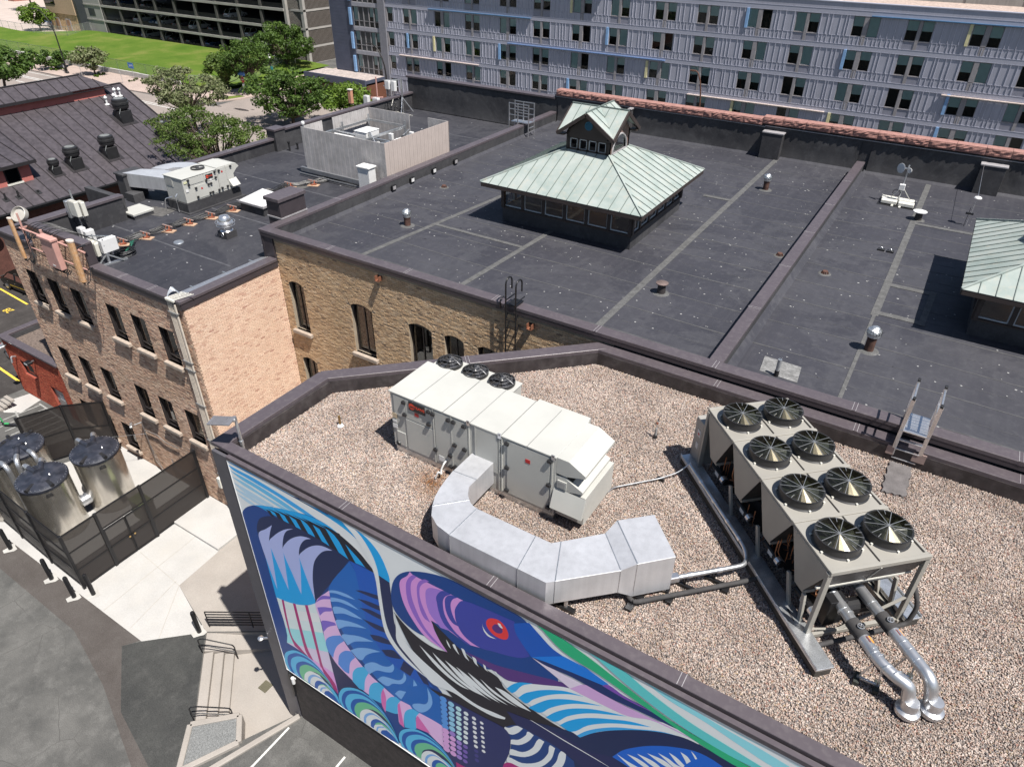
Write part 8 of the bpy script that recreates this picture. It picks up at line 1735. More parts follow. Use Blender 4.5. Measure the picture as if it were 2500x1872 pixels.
upblast(-62.39,28.76,0.80,'smallest black exhaust fan on the slope, nearest the dormer'); upblast(-62.55,30.53,1.16,'black exhaust fan with a pale top, middle of the lower row on the slope'); upblast(-62.72,33.80,1.22,'black exhaust fan right of the lower row on the slope'); upblast(-66.26,38.01,1.33,'largest black exhaust fan high on the slope by the white flues'); upblast(-63.16,39.45,1.00,'black exhaust fan half hidden behind the feathery tree')
for i, (x, y) in enumerate(((-68.41,38.02), (-69.18,39.49), (-69.12,39.92), (-68.51,38.91))):
    z = rz_(x); t = thing('white_flue', 'thin white flue with a cone cap, %s from the left on the metal roof' % ('first','third','fourth','second')[i], 'flue', (x,y,z), group='white flues on the metal roof'); q = MB(); q.tube([(x,y,z-.1), (x,y,z+.62)], .09, 10); q.lathe((x,y,z+.55), [(.16,0), (.16,.08), (.02,.24)], 10); q.lathe((x,y,z), [(.22,-.03), (.2,.05), (.1,.08)], 10); build('pipe', q, WHT, t, smooth=True)
for i, (x, y) in enumerate(((-61.05,23.86), (-60.98,24.78), (-60.95,26.25))):
    z = rz_(x); t = thing('vent_stub', 'small black vent stub low on the metal roof, %s' % ('at the picture edge','second along','third along and shortest')[i], 'vent pipe', (x,y,z), group='vent stubs on the metal roof'); h = .55 if i < 2 else .2; q = MB(); q.tube([(x,y,z), (x,y,z+h)], .08, 8); q.ob((x,y,z+.02), (.2,0,-.096), (0,.2,0), (0,0,.015)); build('tube', q, BLK, t)
for y, x in ((18.4,-60.3), (21.6,-60.3)):
    t = thing('wall_exhaust', 'round dark hooded vent below the metal roof eave, '+('left one' if y < 20 else 'right one'), 'vent', (x,y,3.5), group='round vents under the eave'); q = MB(); q.tube(arc((x+.35,y,3.5), .42, 0, 360, 20, (0,1,0), (0,0,1)), .10, 8, cap=False); q.tube(arc((x+.4,y,3.5), .22, 0, 360, 16, (0,1,0), (0,0,1)), .05, 8, cap=False); q.tube([(x-.2,y,3.5), (x+.3,y,3.5)], .4, 16, 1); build('hood', q, [M('vent_grey', (.22,.21,.21), .5, .4), INT], t, smooth=True)
# ---------------------------------------------------------------- long grey apartment building at the back
ap = thing('apartment_building', 'long pale violet grey metal clad apartment block with rows of paired windows', 'building', (-30,84,0)); AY = 84.0
CLAD = M('lilac_cladding', (.40,.405,.475), .5, .25, var=.06, vs=.6, streak=.15); BANDM = M('lilac_band', (.42,.425,.50), .5, .25, var=.05); SPAN = M('spandrel_grey', (.27,.272,.33), .5, .2, var=.08); RIBM = M('rib_highlight', (.52,.525,.61), .5, .25)  # ribs painted lighter than the cladding to stand for highlight lines
FIN = {'b': M('blue_fin', (.22,.38,.62), .5), 'y': M('cream_fin', (.62,.57,.33), .5)}; WFR = M('warm_grey_frame', (.27,.255,.265), .5)
XL, XR = -73.7, 42.0; FH_ = 3.08; tops = [15.70-FH_*i for i in range(5)]+[0.3]
q = MB(); q.box(XL,XR,AY+.6,AY+18,-.2,16.6); q.box(-74.2,XL,AY+.2,AY+.6,-.2,30); build('core', q, INT, ap)
q = MB(); q.box(XL,XR,AY-.02,AY+.5,15.98,16.78); q.box(XL,-39.4,AY-.02,AY+18,16.6,24); build('parapet', q, CLAD, ap)
q = MB(); q.box(XL,-39.6,AY-.66,AY+.1,17.05,24.0); build('upper_storeys', q, CLAD, ap)
q = MB(); q.box(-39.4,XR,AY-.08,AY+.5,16.78,16.86); build('coping', q, BANDM, ap); q = MB(); q.poly([(-39.4,AY+.5,16.62), (XR,AY+.5,16.62), (XR,AY+18,16.62), (-39.4,AY+18,16.62)]); build('gravel_roof', q, M('tan_gravel', (.38,.30,.26), .95, var=.3, vs=3, fine=12, bump=.8, bs=9), ap)
q = MB(); q.box(-12,XR,AY+8.5,AY+8.9,16.6,17.9)
for i in range(10): q.box(-9+i*5.2,-8.9+i*5.2,AY+8.42,AY+8.5,16.6,17.9)
build('penthouse_wall', q, CONCD, ap)
pairs = []
k = 0
for i in range(-7, 5): pairs.append((-6.5+10.48*i, 'S'))
for i in range(-6, 5): pairs.append((-.85+10.50*i, 'P'))
pairs = sorted(p for p in pairs if XL < p[0]-1.4 and p[0]+1.4 < XR)
openx = []
for c, ty in pairs:
    gp = .14 if ty == 'S' else .21
    openx += [(c-gp-1.04,c-gp,ty), (c+gp,c+gp+1.04,ty)]
openx = [(-73.45,-72.45,'E')]+openx
fins = {(3,-68.6+0):('b',-1), (2,-63.9):('y',-1), (2,-43):('b',-1)}
bay = []; edges = [XL]
for a, b_, ty in openx: edges += [a, b_]
edges.append(XR)
rib = 0
blindseq = [(.5,1),(.45,.5),(.55,.45),(0,.5),(.5,.42),(1,.55),(.55,1),(0,0),(.5,1),(.6,.45),(.48,.5),(1,1),(.42,.5)]
def paneset(u0, u1, z0, z1, bf):
    q = MB(); fw = .05; y = AY+.06
    for (a, b_, c, d) in ((u0,u0+fw,z0,z1), (u1-fw,u1,z0,z1), (u0+fw,u1-fw,z0,z0+fw), (u0+fw,u1-fw,z1-fw,z1)): q.box(a,b_,y,y+.08,c,d)
    w = build('window', q, WFR, ap); q = MB(); q.quad((u0+fw,y+.04,z0+fw), (u1-fw,y+.04,z0+fw), (u1-fw,y+.04,z1-fw), (u0+fw,y+.04,z1-fw)); build('pane', q, GLT, w)
    if bf: q = MB(); zb = z1-(z1-z0)*bf; q.box(u0+.02,u1-.02,AY+.17,AY+.18,zb,z1-.02); build('blind', q, BLIND, w)
vis = [r for r in range(5)]
bi = 0
for fl, zt in enumerate(tops[:5]):
    zb = zt-1.86; zs = zb-.74; zbt = zt+.20; 
    nxt = zs-.0
    q = MB(); q.box(XL,XR,AY-.035,AY+.3,zt+.03,zt+.49); q.box(XL,XR,AY-.05,AY-.02,zt+.44,zt+.485); q.box(XL,XR,AY-.05,AY-.02,zt+.0,zt+.04); build('floor_band', q, BANDM, ap)
    # infill below the windows (ribbed strip) and panels between windows
    for i in range(0, len(edges), 2):
        a, b_ = edges[i], edges[i+1]
        if b_-a < .5:
            q = MB(); q.box(a,b_,AY-.03,AY+.3,zs,zt); build('mullion_panel', q, WFR, ap); continue
        q = MB(); q.box(a,b_,AY,AY+.3,zb+.02,zt); w = b_-a; n = max(3, int(w/.52)); rr = random.Random(fl*91+i)
        xs = sorted({round(a+w*(j+.5)/n+rr.choice((-.13,0,.13)),3) for j in range(n)})
        for x in xs: q.box(x-.022,x+.022,AY-.055,AY,zb+.03,zt-.01,1)
        build('cladding_panel', q, [CLAD, RIBM], ap)
    x = XL; strips = []
    runs = []; cur = XL
    for c, ty in pairs:
        if ty == 'S': runs.append((cur, c-1.18)); cur = c+1.18
    runs.append((cur, XR))
    for a, b_ in runs:
        q = MB(); q.box(a,b_,AY-.004,AY+.3,zs,zb+.015); q.box(a,b_,AY-.03,AY,zb-.01,zb+.03); n = max(4, int((b_-a)/.42)); rr = random.Random(fl*31+int(a))
        for j in range(n): xx = a+(b_-a)*(j+.5)/n+rr.choice((-.09,0,0,.09)); q.box(xx-.02,xx+.02,AY-.055,AY-.004,zs+.01,zb-.02,1)
        build('ribbed_strip', q, [CLAD, RIBM], ap)
    for a, b_, ty in openx:
        if fl == 4 and a > -45: pass
        s = blindseq[bi % len(blindseq)]; bf = s[bi//len(blindseq) % 2]; bi += 1
        paneset(a, b_, zb+.02, zt-.02, bf)
        if ty == 'S': q = MB(); q.box(a,b_,AY+.02,AY+.2,zs+.03,zb-.02); q.box(a,b_,AY-.02,AY+.05,zb-.02,zb+.02,1); build('spandrel', q, [SPAN, WFR], ap)
for fl, x, col_ in ((2,-69.95,'b'), (2,-65.32,'y'), (2,-44.35,'b') if False else (2,-54.6,'b'), (0,-44.28,'y'), (1,-39.32,'b'), (2,-33.9,'y'), (3,-44.28,'b'), (0,-23.15,'b'), (1,-12.65+0,'b'), (3,-23.15,'y'), (0,-2.28,'y'), (2,-2.28,'b'), (3,-12.65,'y'), (3,-2.28,'b')):
    q = MB(); q.box(x-.14,x+.14,AY-.16,AY+.02,tops[fl]-1.86,tops[fl]); build('colour_fin', q, FIN[col_], ap)
for x0, x1, z, m_ in ((-66.0,-49.9,tops[1]+.16,M('blue_bar', (.05,.13,.25), .45)), (-53.3,-31.7,tops[2]+.16,M('navy_bar', (.10,.17,.33), .45)), (-11.0,6.5,tops[0]+.02,M('blue_bar', (.045,.16,.32))), (-71.6,-57.9,tops[3]+.16,M('cream_bar', (.55,.46,.42), .5)), (-28.5,-13.2,tops[3]+.0,M('cream_bar', (.55,.46,.42))), (-2.9,8,tops[2]-.12,M('cream_bar', (.55,.46,.42)))):
    q = MB(); q.box(x0,x1,AY-.30,AY-.05,z,z+.09); build('sun_shade', q, m_, ap, bev=.01)
# dark corner block with glazed bay
q = MB(); DKC = M('navy_siding', (.075,.085,.125), .55, .2, var=.10, vs=1); q.box(-84.2,-79.9,AY-.2,AY+18,-.2,24); build('corner_block', q, DKC, ap)
for i in range(28): q = MB(); q.box(-84.22,-79.88,AY-.225,AY-.2,3.6+i*.46,3.6+i*.46+.445); build('siding_board', q, DKC, ap)
q = MB(); q.box(-74.95,-73.7,AY-.25,AY+.6,-.2,24); build('pilaster', q, M('grey_pilaster', (.20,.20,.225), .6, var=.1), ap); q = MB(); q.box(-79.95,-74.9,AY+.55,AY+.6,-.2,24); build('bay_back', q, INT, ap)
for i, z in enumerate((16.0,12.85,9.72,6.55,3.42)):
    q = MB(); q.box(-79.9,-74.9,AY-.12,AY+.5,z-.5,z); build('floor_band', q, M('bay_band', (.30,.30,.33), .6), ap)
    for j, (a, b_) in enumerate(((-79.85,-78.85), (-78.8,-77.9), (-77.85,-76.9), (-76.85,-75.95), (-75.9,-74.95))):
        z1 = z+2.62; q = MB()
        for (c, d, e_, f_) in ((a,a+.05,z,z1), (b_-.05,b_,z,z1), (a,b_,z,z+.06), (a,b_,z1-.06,z1), (a,b_,z+.75,z+.8)): q.box(c,d,AY-.02,AY+.08,e_,f_)
        w = build('window', q, FRAMEL, ap); q = MB(); q.quad((a,AY+.03,z), (b_,AY+.03,z), (b_,AY+.03,z1), (a,AY+.03,z1)); build('pane', q, GLT if j not in (1,2) else M('dark_panel', (.035,.04,.045), .3), w)
        if j in (0,3,4): q = MB(); q.box(a+.05,b_-.05,AY+.2,AY+.21,z+.85+.5*((i+j) % 2),z1-.05); build('blind', q, BLIND, w)
    q = MB(); q.box(-80.35,-79.95,AY-.45,AY-.2,z+.2,z+2.4); build('colour_fin', q, FIN['b'], ap)
q = MB(); q.box(-86.6,-74.6,AY-4.6,AY-.2,3.0,3.45); q.box(-86.7,-74.5,AY-4.75,AY-4.5,2.6,3.6); q.box(-86.6,-74.6,AY-4.2,AY-.2,-.2,2.7,1); build('podium', q, [DKC, M('podium_brown', (.12,.045,.025), .8, var=.2)], ap)
q = MB(); q.box(-86.5,-74.7,AY-4.5,AY-.2,3.45,3.47); build('podium_gravel', q, M('pale_gravel', (.36,.31,.29), .95, var=.3, vs=3, fine=12, bump=.8, bs=10), ap)
for i in range(6): q = MB(); q.box(-85+i*1.9,-83.7+i*1.9,AY-4.24,AY-4.18,.4,2.2); q.box(-84.95+i*1.9,-83.75+i*1.9,AY-4.26,AY-4.24,.45,2.15,1); build('window', q, [FRAMEL, GLD], ap)
# tall dark street lamps and plants rising behind the wall
def streetlamp(lab, x, y, h, arm, m_, z0=0, box=False):
    t = thing('street_lamp', lab, 'street lamp', (x,y,z0), group='curved arm street lamps'); d = Vector(arm).normalized(); L = Vector(arm).length; q = MB()
    q.tube([(x,y,z0), (x,y,z0+h*.6)]+[Vector((x,y,z0+h*.6))+d*(L*(1-math.cos(a)))+Vector((0,0,h*.4*math.sin(a))) for a in (.3,.6,.9,1.2,1.4,1.57)], [.12,.10]+[.09,.08,.075,.07,.065,.06], 8); build('pole', q, m_, t, smooth=True)
    q = MB(); e_ = Vector((x,y,z0+h))+d*(L+.25); q.ob(e_, d*.35, Vector((-d.y,d.x,0))*.14, (0,0,.06)); q.ob(e_-Vector((0,0,.07)), d*.22, Vector((-d.y,d.x,0))*.1, (0,0,.02), 1); build('lamp_head', q, [m_, CREAM], t, bev=.02)
    q = MB(); q.lathe((x,y,z0), [(.26,0), (.24,.3), (.14,.5)], 10); build('base', q, m_, t)
    if box: q = MB(); q.box(x-.55,x-.2,y-.15,y+.15,.1,1.6); q.box(x-.56,x-.3,y-.16,y-.15,1.0,1.4,1); build('control_box', q, [BLKM, WHT], t)
LMP = M('lamp_dark', (.018,.016,.016), .5, .2); LMB = M('lamp_bronze', (.10,.045,.03), .6, .2)
streetlamp('tall black street lamp with a curved arm on the pavement by the lawn', -132.3,68.4,9.8,(-2.9,-.6,0),LMP, box=True)
streetlamp('dark curved street lamp in front of the left end of the grey apartment block', -67.5,76,9.2,(-2.3,0,0),LMP)
streetlamp('bronze curved street lamp rising behind the red stone wall in front of the apartments', -24.6,77,10.3,(-1.0,0,0),LMB)
# ---------------------------------------------------------------- concrete parking ramp
pr = thing('parking_ramp', 'long open sided concrete parking ramp with cars behind its columns', 'parking ramp', (-140,100,0)); PY = 97.7
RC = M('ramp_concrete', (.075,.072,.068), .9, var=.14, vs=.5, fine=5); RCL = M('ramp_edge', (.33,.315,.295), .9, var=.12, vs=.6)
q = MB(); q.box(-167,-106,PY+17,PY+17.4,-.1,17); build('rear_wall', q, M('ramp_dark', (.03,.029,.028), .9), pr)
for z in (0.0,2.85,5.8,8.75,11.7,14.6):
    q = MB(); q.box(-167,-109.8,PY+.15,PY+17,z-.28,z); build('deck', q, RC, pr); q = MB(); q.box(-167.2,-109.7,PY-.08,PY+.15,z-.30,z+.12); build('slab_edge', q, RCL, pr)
    q = MB()
    for k in range(5): q.box(-167,-109.8,PY+.05,PY+.08,z+.28+k*.14,z+.30+k*.14)
    build('cable_rail', q, M('rail_grey', (.09,.09,.09), .5, .5), pr)
x = -166.6
while x < -110:
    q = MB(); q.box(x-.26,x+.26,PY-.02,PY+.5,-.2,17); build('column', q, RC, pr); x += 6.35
q = MB(); q.box(-173.5,-166.9,PY-.15,PY+10,-.2,17); build('stair_tower', q, M('tower_concrete', (.30,.29,.28), .9, var=.1, vs=.4), pr)
for z in (2.7,5.6,8.5): q = MB(); q.box(-173.6,-166.8,PY-.25,PY-.15,z,z+.28); build('tower_band', q, RCL, pr)
q = MB(); q.box(-171.7,-169.4,PY-.18,PY-.15,3.55,5.0); build('tower_window', q, M('dark_window', (.05,.055,.06), .2), pr)
MESHB = screen('bronze_mesh', (.055,.042,.034), .90)
q = MB(); q.box(-109.8,-106.0,PY+.7,PY+17,-.2,.1); q.box(-109.9,-109.3,PY+.2,PY+.9,-.2,17); q.box(-106.4,-105.7,PY+.9,PY+1.5,-.2,17); build('corner_column', q, RCL, pr)
for z in (0.0,2.85,5.8,8.75,11.7):
    q = MB(); q.box(-109.8,-105.7,PY+.85,PY+17,z-.28,z+.05); build('corner_slab', q, RCL, pr)
    q = MB(); q.add([(-109.3,PY+.75,z+.1), (-106.3,PY+1.2,z+.1), (-106.3,PY+1.2,z+2.55), (-109.3,PY+.75,z+2.55)], [(0,1,2,3)]); q.add([(-105.72,PY+1.5,z+.1), (-105.72,PY+17,z+.1), (-105.72,PY+17,z+2.55), (-105.72,PY+1.5,z+2.55)], [(0,1,2,3)]); build('mesh_screen', q, MESHB, pr)
    q = MB()
    for k in range(22): q.box(-109.2+k*.135,-109.18+k*.135,PY+.74+k*.02,PY+.76+k*.02,z+.1,z+2.6)
    for k in range(50): q.box(-105.70,-105.67,PY+1.6+k*.3,PY+1.63+k*.3,z+.1,z+2.6)
    build('screen_bar', q, RCL, pr)
cA = car('parked_car', 'white parked car on the lowest visible deck of the ramp, left part', (-156.5,PY+3.8,.0), R(92), PW, 'cars parked in the ramp', suv=True)
cB = car('parked_car', 'dark grey parked car in the ramp', (-147,PY+3.8,.0), R(88), PG, 'cars parked in the ramp')
cC = car('parked_car', 'blue parked car in the ramp', (-120,PY+3.8,2.85), R(90), PBL, 'cars parked in the ramp')
decks = {0:'lowest', 2.85:'middle', 5.8:'upper'}
spots = [(cC,-160.5,0,'left end'), (cA,-150.2,0,'third bay from the left'), (cB,-141.5,0,'middle'), (cC,-135.6,0,'right of the middle'), (cA,-158.2,2.85,'left end'), (cA,-150.8,2.85,'third bay from the left'), (cC,-152.8,2.85,'beside the white one'), (cA,-139.8,2.85,'middle'), (cB,-133.9,2.85,'right of the middle'), (cA,-121.0-2,2.85,'right end'), (cB,-145,2.85,'fourth bay'), (cC,-163,5.8,'left end'), (cB,-154,5.8,'second bay'), (cA,-128,5.8,'right of the middle')]
names = {cA.name:'white', cB.name:'dark grey', cC.name:'blue'}
for src, x, z, w in spots: dup(src, (x,PY+3.8+.4*rnd.random(),z), R(90+rnd.choice((-3,2,180))), '%s car on the %s deck of the ramp, %s' % (names[src.name], decks[z], w))
cA['label'] = 'white car on the lowest deck of the ramp, second bay from the left'; cB['label'] = 'dark grey car on the lowest deck of the ramp, fourth bay from the left'; cC['label'] = 'blue car parked on the middle visible deck of the ramp, behind the street trees'
# tan corner building and houses beyond
tb = thing('tan_building', 'tan block with a rough stone ground floor left of the parking ramp', 'building', (-180,98,0)); 
q = MB(); q.box(-185.3,-174.0,95.6,115,3.5,17); build('upper_wall', q, M('tan_panel', (.42,.30,.20), .8, var=.06), tb); q = MB(); q.box(-185.1,-174.1,95.8,115,-.2,3.5); build('stone_base', q, M('tan_stone', (.42,.30,.17), .9, var=.3, vs=2.2, bump=1, bs=5, fine=6), tb)
q = MB(); q.box(-174.0,-173.0,95.8,115,-.2,17); q.box(-176.0,-172.8,95.4,96,3.5,17) if False else None; build('dark_wing', q, M('dark_panel', (.035,.04,.045)), tb)
for x in (-182.4,-178.0): q = MB(); q.box(x-.9,x+.9,95.72,95.8,0,2.6); q.box(x-.6,x+.6,95.68,95.72,.1,2.4,1); build('doorway', q, [FRAMEL, M('tan_door', (.28,.17,.10), .7)], tb)
q = MB(); q.box(-184.9,-181,95.54,95.6,5.2,8.5); q.box(-184.6,-181.3,95.5,95.54,5.4,8.4,1); build('window', q, [BLKM, GLD], tb)
hs = thing('brick_house', 'small brick house with a pale roof at the top left corner', 'house', (-250,121,0)); q = MB(); q.box(-262,-247,119,130,-.2,3.8); build('wall', q, M('house_brick', (.30,.13,.10), .9, var=.15), hs); q = MB(); q.extr([(-262.5,118.5,3.6), (-262.5,130.5,3.6), (-262.5,124.5,7.5)], (16,0,0)); build('roof', q, M('pale_shingle', (.45,.42,.40), .9, var=.15), hs); q = MB(); q.box(-252,-250.3,118.9,119,0,2.4); q.box(-257,-255,118.9,119,1,2.6,1); build('door', q, [WHT, GLD], hs)
h2 = thing('yellow_house', 'pale yellow house behind trees at the top left', 'house', (-228,134,0)); q = MB(); q.box(-240,-214,130,142,-.2,8); build('wall', q, M('house_yellow', (.48,.38,.20), .9, var=.1), h2); q = MB(); q.extr([(-240.5,129.5,8), (-240.5,142.5,8), (-240.5,136,12)], (27,0,0)); build('roof', q, M('pale_shingle', (.45,.42,.40)), h2)
for i in range(4): q = MB(); q.box(-237+i*6,-235+i*6,129.9,130,2,4.5); q.box(-236.8+i*6,-235.2+i*6,129.86,129.9,2.2,4.3,1); build('window', q, [WHT, GLD], h2)
car('parked_car', 'white car parked by the tan block, top left', (-190.5,97.5,0), R(20), PW)
# ---------------------------------------------------------------- retaining wall, fences, signs
rw = thing('retaining_wall', 'low pale concrete retaining wall along the pavement edge of the lawn', 'wall', (-140,73,0)); 
for i in range(36): x0 = -238+i*3.6; q = MB(); q.box(x0+.01,x0+3.59,72.9,73.2,-.1,.82+.02*(i % 3)); build('wall_block', q, CONC, rw, bev=.015) if x0 < -109 else None
WIRE = screen('chain_link', (.42,.45,.42), .16)
def chain(lab, pts, h, pm, wire=WIRE, z0=0, step=3.0, group=None):
    t = thing('chain_link_fence', lab, 'fence', (pts[0][0],pts[0][1],z0), group=group)
    for a, b_ in zip(pts[:-1], pts[1:]):
        a, b_ = Vector(a), Vector(b_); L = (b_-a).length; n = max(1, round(L/step)); q = MB(); q.add([(a.x,a.y,z0+.05), (b_.x,b_.y,z0+.05), (b_.x,b_.y,z0+h), (a.x,a.y,z0+h)], [(0,1,2,3)]); build('mesh_panel', q, wire, t); q = MB(); q.tube([(a.x,a.y,z0+h), (b_.x,b_.y,z0+h)], .03, 5); build('top_rail', q, pm, t)
        for i in range(n+1): p = a.lerp(b_, i/n); q = MB(); q.tube([(p.x,p.y,z0), (p.x,p.y,z0+h)], .035, 5); build('post', q, pm, t)
chain('green tinted chain link fence standing on the lawn side of the retaining wall', [(-196,73.6), (-110,73.6)], 1.9, M('green_post', (.12,.16,.10), .6), screen('green_mesh', (.25,.33,.17), .30), z0=.35, step=4)
chain('grey chain link fence across the far end of the lawn', [(-196,87.5), (-181,87), (-168.5,89.6), (-172,97.3)], 2.3, GALV, step=3)
chain('dark posted chain link fence round the grass by the corner trees', [(-102.7,75.7), (-101.2,79), (-100.6,81.2), (-103.6,86.5), (-104.9,91.3)], 1.7, M('dark_post', (.03,.03,.025), .6), step=3)
chain('short silver chain link panel by the corner of the parking ramp', [(-106.5,90.5), (-103.6,93.2)], 2.4, GALV, step=3)
chain('silver chain link panel beside the corner tree', [(-107,73.8), (-102.5,76)], 1.7, GALV, step=3)
def sign(lab, x, y, plates, h, cat='sign', grp=None, post=GALV):
    t = thing('street_sign', lab, cat, (x,y,.1), group=grp); q = MB(); q.tube([(x,y,.1), (x,y,h)], .045, 6); build('post', q, post, t)
    for (dx, z, w, hh, m_, shape) in plates:
        q = MB()
        if shape == 8: q.extr([(x+dx+w/2*math.cos(R(22.5+45*k)),y-.08,z+w/2*math.sin(R(22.5+45*k))) for k in range(8)], (0,.02,0))
        else: q.box(x+dx-w/2,x+dx+w/2,y-.08,y-.06,z-hh/2,z+hh/2)
        build('plate', q, m_, t)
    return t
BLU = M('sign_blue', (.03,.14,.42), .5); SRED = M('sign_red', (.30,.02,.02), .5)
s_ = sign('red stop sign with a blue street name plate above it at the street corner', -95.1,74.7, [(0,2.2,.9,.9,SRED,8), (-.1,3.0,1.6,.42,BLU,4), (.1,3.35,1.2,.35,BLU,4), (0,1.3,.5,.5,WHT,4)], 3.5)
text('lettering', 'STOP', .26, (-95.1,74.61,2.2), (R(90),0,0), WHT, s_)
s_ = sign('blue and white parking sign on a post by the retaining wall', -119.4,72.2, [(0,2.1,1.45,.85,BLU,4)], 2.5); text('lettering', '24 H', .5, (-119.35,72.1,2.1), (R(90),0,0), WHT, s_)
sign('small teal bin and notice on the grass by the acorn lamp', -103.0,87.3, [(0,1.2,.6,.6,M('teal_sign', (.05,.28,.36), .5),4)], 1.5)
for x, y, w in ((-137.9,67.4,'left of the tall lamp'), (-127.3,68.0,'between the tall lamp and the parking sign'), (-117.3,68.8,'right of the parking sign')): sign('plain grey sign post on the pavement, '+w, x, y, [(0,1.95,.3,.4,GALV,4)], 2.2, grp='plain sign posts on the pavement')
t = thing('acorn_lamp', 'black lamp post with a pale acorn globe among the corner trees', 'street lamp', (-103.7,87.6,0)); q = MB(); q.tube([(-103.7,87.6,0), (-103.7,87.6,2.5)], .08, 8); build('post', q, LMP, t); q = MB(); q.lathe((-103.7,87.6,2.5), [(.12,0), (.26,.2), (.24,.42), (.08,.62), (.02,.7)], 12); build('globe', q, WHT, t, smooth=True)
t = thing('barrier', 'orange barrier lying by the ramp entrance', 'barrier', (-94,92,0)); q = MB(); q.box(-94.6,-92.2,91.6,92.4,0,.6); q.box(-94.2,-92.6,91.7,92.3,.6,.8); build('shell', q, M('orange_plastic', (.55,.12,.05), .6), t, bev=.08)
t = thing('pavement_bollard', 'small red box left on the far path by the lawn', 'box', (-188,86,0)); q = MB(); q.box(-188.4,-187.6,85.8,86.2,.3,.75); build('shell', q, M('box_red', (.35,.05,.05), .6), t, bev=.04)
# ---------------------------------------------------------------- trees
BARK = M('bark', (.085,.062,.048), .95, var=.25, vs=4, bump=.6, bs=14)
def leafmat(name, a, b_, c):
    t = NT(name); f = t.attr('tint'); col_ = t.ramp(f, [(0,a),(.5,b_),(1,c)]); t.col(col_); t.b.inputs['Roughness'].default_value = .55; t.b.inputs['Specular IOR Level'].default_value = .3
    tr_ = t.n.new('ShaderNodeBsdfTranslucent'); t.link(col_, tr_.inputs[0]); mx = t.n.new('ShaderNodeMixShader'); mx.inputs[0].default_value = .30; out = t.n['Material Output']; t.link(t.b.outputs[0], mx.inputs[1]); t.link(tr_.outputs[0], mx.inputs[2]); t.link(mx.outputs[0], out.inputs[0]); return t.mat
LF1 = leafmat('leaf_deep', (.036,.070,.012,1), (.062,.115,.020,1), (.105,.165,.033,1)); LF2 = leafmat('leaf_pale', (.09,.115,.045,1), (.155,.18,.08,1), (.26,.27,.16,1)); LF3 = leafmat('leaf_fresh', (.06,.115,.012,1), (.10,.165,.02,1), (.15,.225,.036,1)); LF4 = leafmat('leaf_feather', (.048,.085,.014,1), (.08,.125,.024,1), (.12,.17,.04,1))
def tree(name, lab, x, y, h, trunk, rx, mat, n, leaf, seed, group='street trees', z0=0, ry=None, flat=.75, blobs=26, blob_r=.36, lean=(0,0), droop=0):
    r = random.Random(seed); t = thing(name, lab, 'tree', (x,y,z0), group=group); ry = ry or rx
    cz = z0+trunk+(h-trunk)*.5; hz = (h-trunk)/2; q = MB(); cx, cy = x+lean[0], y+lean[1]; tr = .035*h*.55+.05
    fork = Vector((x+lean[0]*.3, y+lean[1]*.3, z0+trunk*.95)); q.tube([(x,y,z0-.1), (x+lean[0]*.1,y+lean[1]*.1,z0+trunk*.5), fork], [tr*1.25,tr,tr*.85], 9)
    B_ = []
    for i in range(blobs):
        for _ in range(60):
            u = Vector((r.uniform(-1,1), r.uniform(-1,1), r.uniform(-.9,1)))
            if .25 < u.length < .95: break
        B_.append((Vector((cx+u.x*rx*(1-.12*u.z), cy+u.y*ry*(1-.12*u.z), cz+u.z*hz*.92)), r.uniform(.6,1.25)))
    for c, s in B_:
        if r.random() < .75:
            mid = fork.lerp(c, .5)+Vector((r.gauss(0,.15*rx*.4), r.gauss(0,.15*ry*.4), -.1*hz)); q.tube([fork-Vector((0,0,.2*r.random()*trunk)), mid, c], [tr*.42,tr*.25,tr*.09], 6)
    build('trunk', q, BARK, t, smooth=True)
    vs, fs, ts = [], [], []
    per = n//len(B_)
    for c, s in B_:
        br = min(rx,hz*1.5)*blob_r*s; tone = r.uniform(-.18,.18)
        for k in range(per):
            v = Vector((r.gauss(0,1), r.gauss(0,1), r.gauss(0,1))).normalized(); d = r.random()**.45; p = c+Vector((v.x*br*1.2, v.y*br*1.2, v.z*br*flat))*d
            if droop: p.z -= droop*abs(r.gauss(0,.3))*d
            nrm = (v+Vector((r.gauss(0,.6), r.gauss(0,.6), r.gauss(0,.6)+.5))).normalized(); a = nrm.cross(Vector((r.gauss(0,1), r.gauss(0,1), r.gauss(0,1)))).normalized(); b_ = nrm.cross(a); L = leaf*r.uniform(.6,1.35); W = L*r.uniform(.4,.7)
            base = len(vs); vs += [tuple(p-a*L), tuple(p+b_*W+nrm*L*.12), tuple(p+a*L), tuple(p-b_*W+nrm*L*.12)]; fs.append([base,base+1,base+2,base+3]); ts.append(min(1, max(.01, .5+tone+r.gauss(0,.22))))
    cr = MB(); cr.v, cr.f, cr.t, cr.m = vs, fs, ts, [0]*len(fs); build('crown', cr, mat, t); return t
tree('feathery_tree', 'wide feathery green tree rising behind the left parapet above the small air unit', -53.2,38.3,10.6,6.0,7.4,LF4,13000,.10,1,ry=3.4,blobs=130,blob_r=.18,flat=.55,lean=(-.6,-1.0),droop=.3)
tree('pale_tree', 'pale olive tree with a rounded crown beside the street, behind the feathery tree', -84.0,57.3,7.6,2.6,7.6,LF2,7000,.17,2,ry=4.0,blobs=90,blob_r=.17,lean=(-1.3,0))
tree('broadleaf_tree', 'big dark green broadleaf tree behind the boarded rooftop screen', -75.5,66,7.6,1.2,6.8,LF1,11000,.19,3,ry=5,blobs=120,blob_r=.17)
tree('broadleaf_tree', 'bright green small tree right of the big dark broadleaf one', -67.3,68.5,5.9,1.6,3.2,LF3,3600,.20,4,blobs=22)
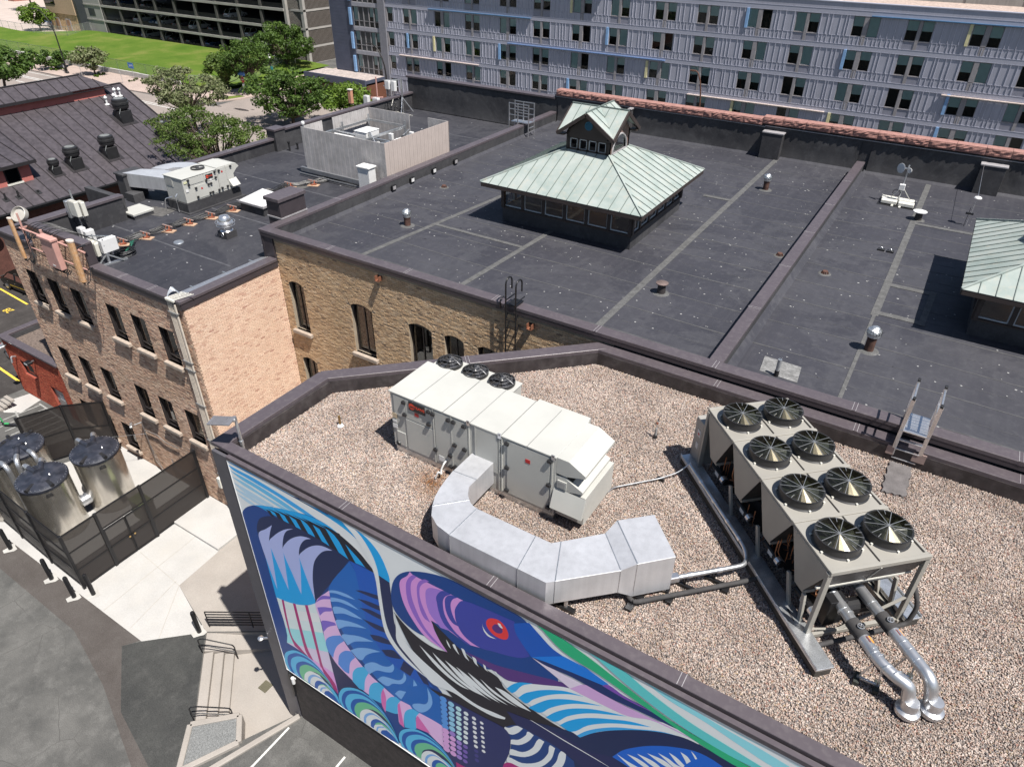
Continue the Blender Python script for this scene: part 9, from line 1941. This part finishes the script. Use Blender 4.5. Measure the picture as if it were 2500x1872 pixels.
tree('street_tree', 'dark round topped tree directly behind the stop sign', -95.6,75.9,8.3,2.7,3.7,LF1,5200,.19,5,blobs=70,blob_r=.21,lean=(.6,0))
tree('street_tree', 'large round topped tree in front of the parking ramp corner', -104.2,91.7,8.0,1.8,5.6,LF1,7000,.22,6,ry=4.4,blobs=80,blob_r=.19)
tree('street_tree', 'slim lighter tree left of the stop sign tree', -99.6,75.2,5.6,1.2,2.9,LF4,3000,.22,7,blobs=26)
tree('street_tree', 'dark leaning tree at the left edge by the street', -124.2,54.3,7.7,2.7,4.6,LF1,4200,.26,8,blobs=30,lean=(2.4,0))
tree('street_tree', 'short bushy tree left of the tall black lamp', -138.2,69.6,3.2,.5,2.8,LF1,2200,.24,9,blobs=18)
tree('street_tree', 'thin pale young tree between the tall lamp and the parking sign', -127.2,70.2,4.6,1.1,2.6,LF2,1900,.22,10,blobs=20)
tree('street_tree', 'yellow green young tree on the far path at the top left', -184.5,92.5,5.4,1.2,3.3,LF3,2200,.30,11,blobs=20)
tree('street_tree', 'tall tree before the houses at the top left corner', -224,112,9,2.5,5.0,LF3,2600,.40,12,blobs=24)
tree('bush', 'dark bush beside the tan block at the top left', -187,101,5.2,.5,4.0,LF1,1800,.36,13,blobs=18)
tree('bush', 'rusty brown bush in front of the brick house at the top left', -262,116,4.2,.3,5.0,leafmat('leaf_rust', (.05,.02,.012,1), (.10,.04,.02,1), (.15,.06,.03,1)),1600,.42,14,blobs=16)
tree('bush', 'young bright green tree top showing above the red stone wall', -27.0,73,5.2,3.4,2.2,LF3,900,.20,15,blobs=12)
tree('bush', 'low green weeds by the retaining wall near the tall lamp', -136.5,68.9,.5,.1,1.4,LF3,500,.16,16,blobs=10,group='weeds on the pavement')
tree('bush', 'low green weeds by the foot of the pale young tree', -126.6,70.0,.5,.1,1.5,LF3,500,.16,17,blobs=10,group='weeds on the pavement')
tree('bush', 'dry weeds on the pavement below the parking sign', -117.5,71.3,.4,.1,1.6,LF2,500,.16,18,blobs=10,group='weeds on the pavement')
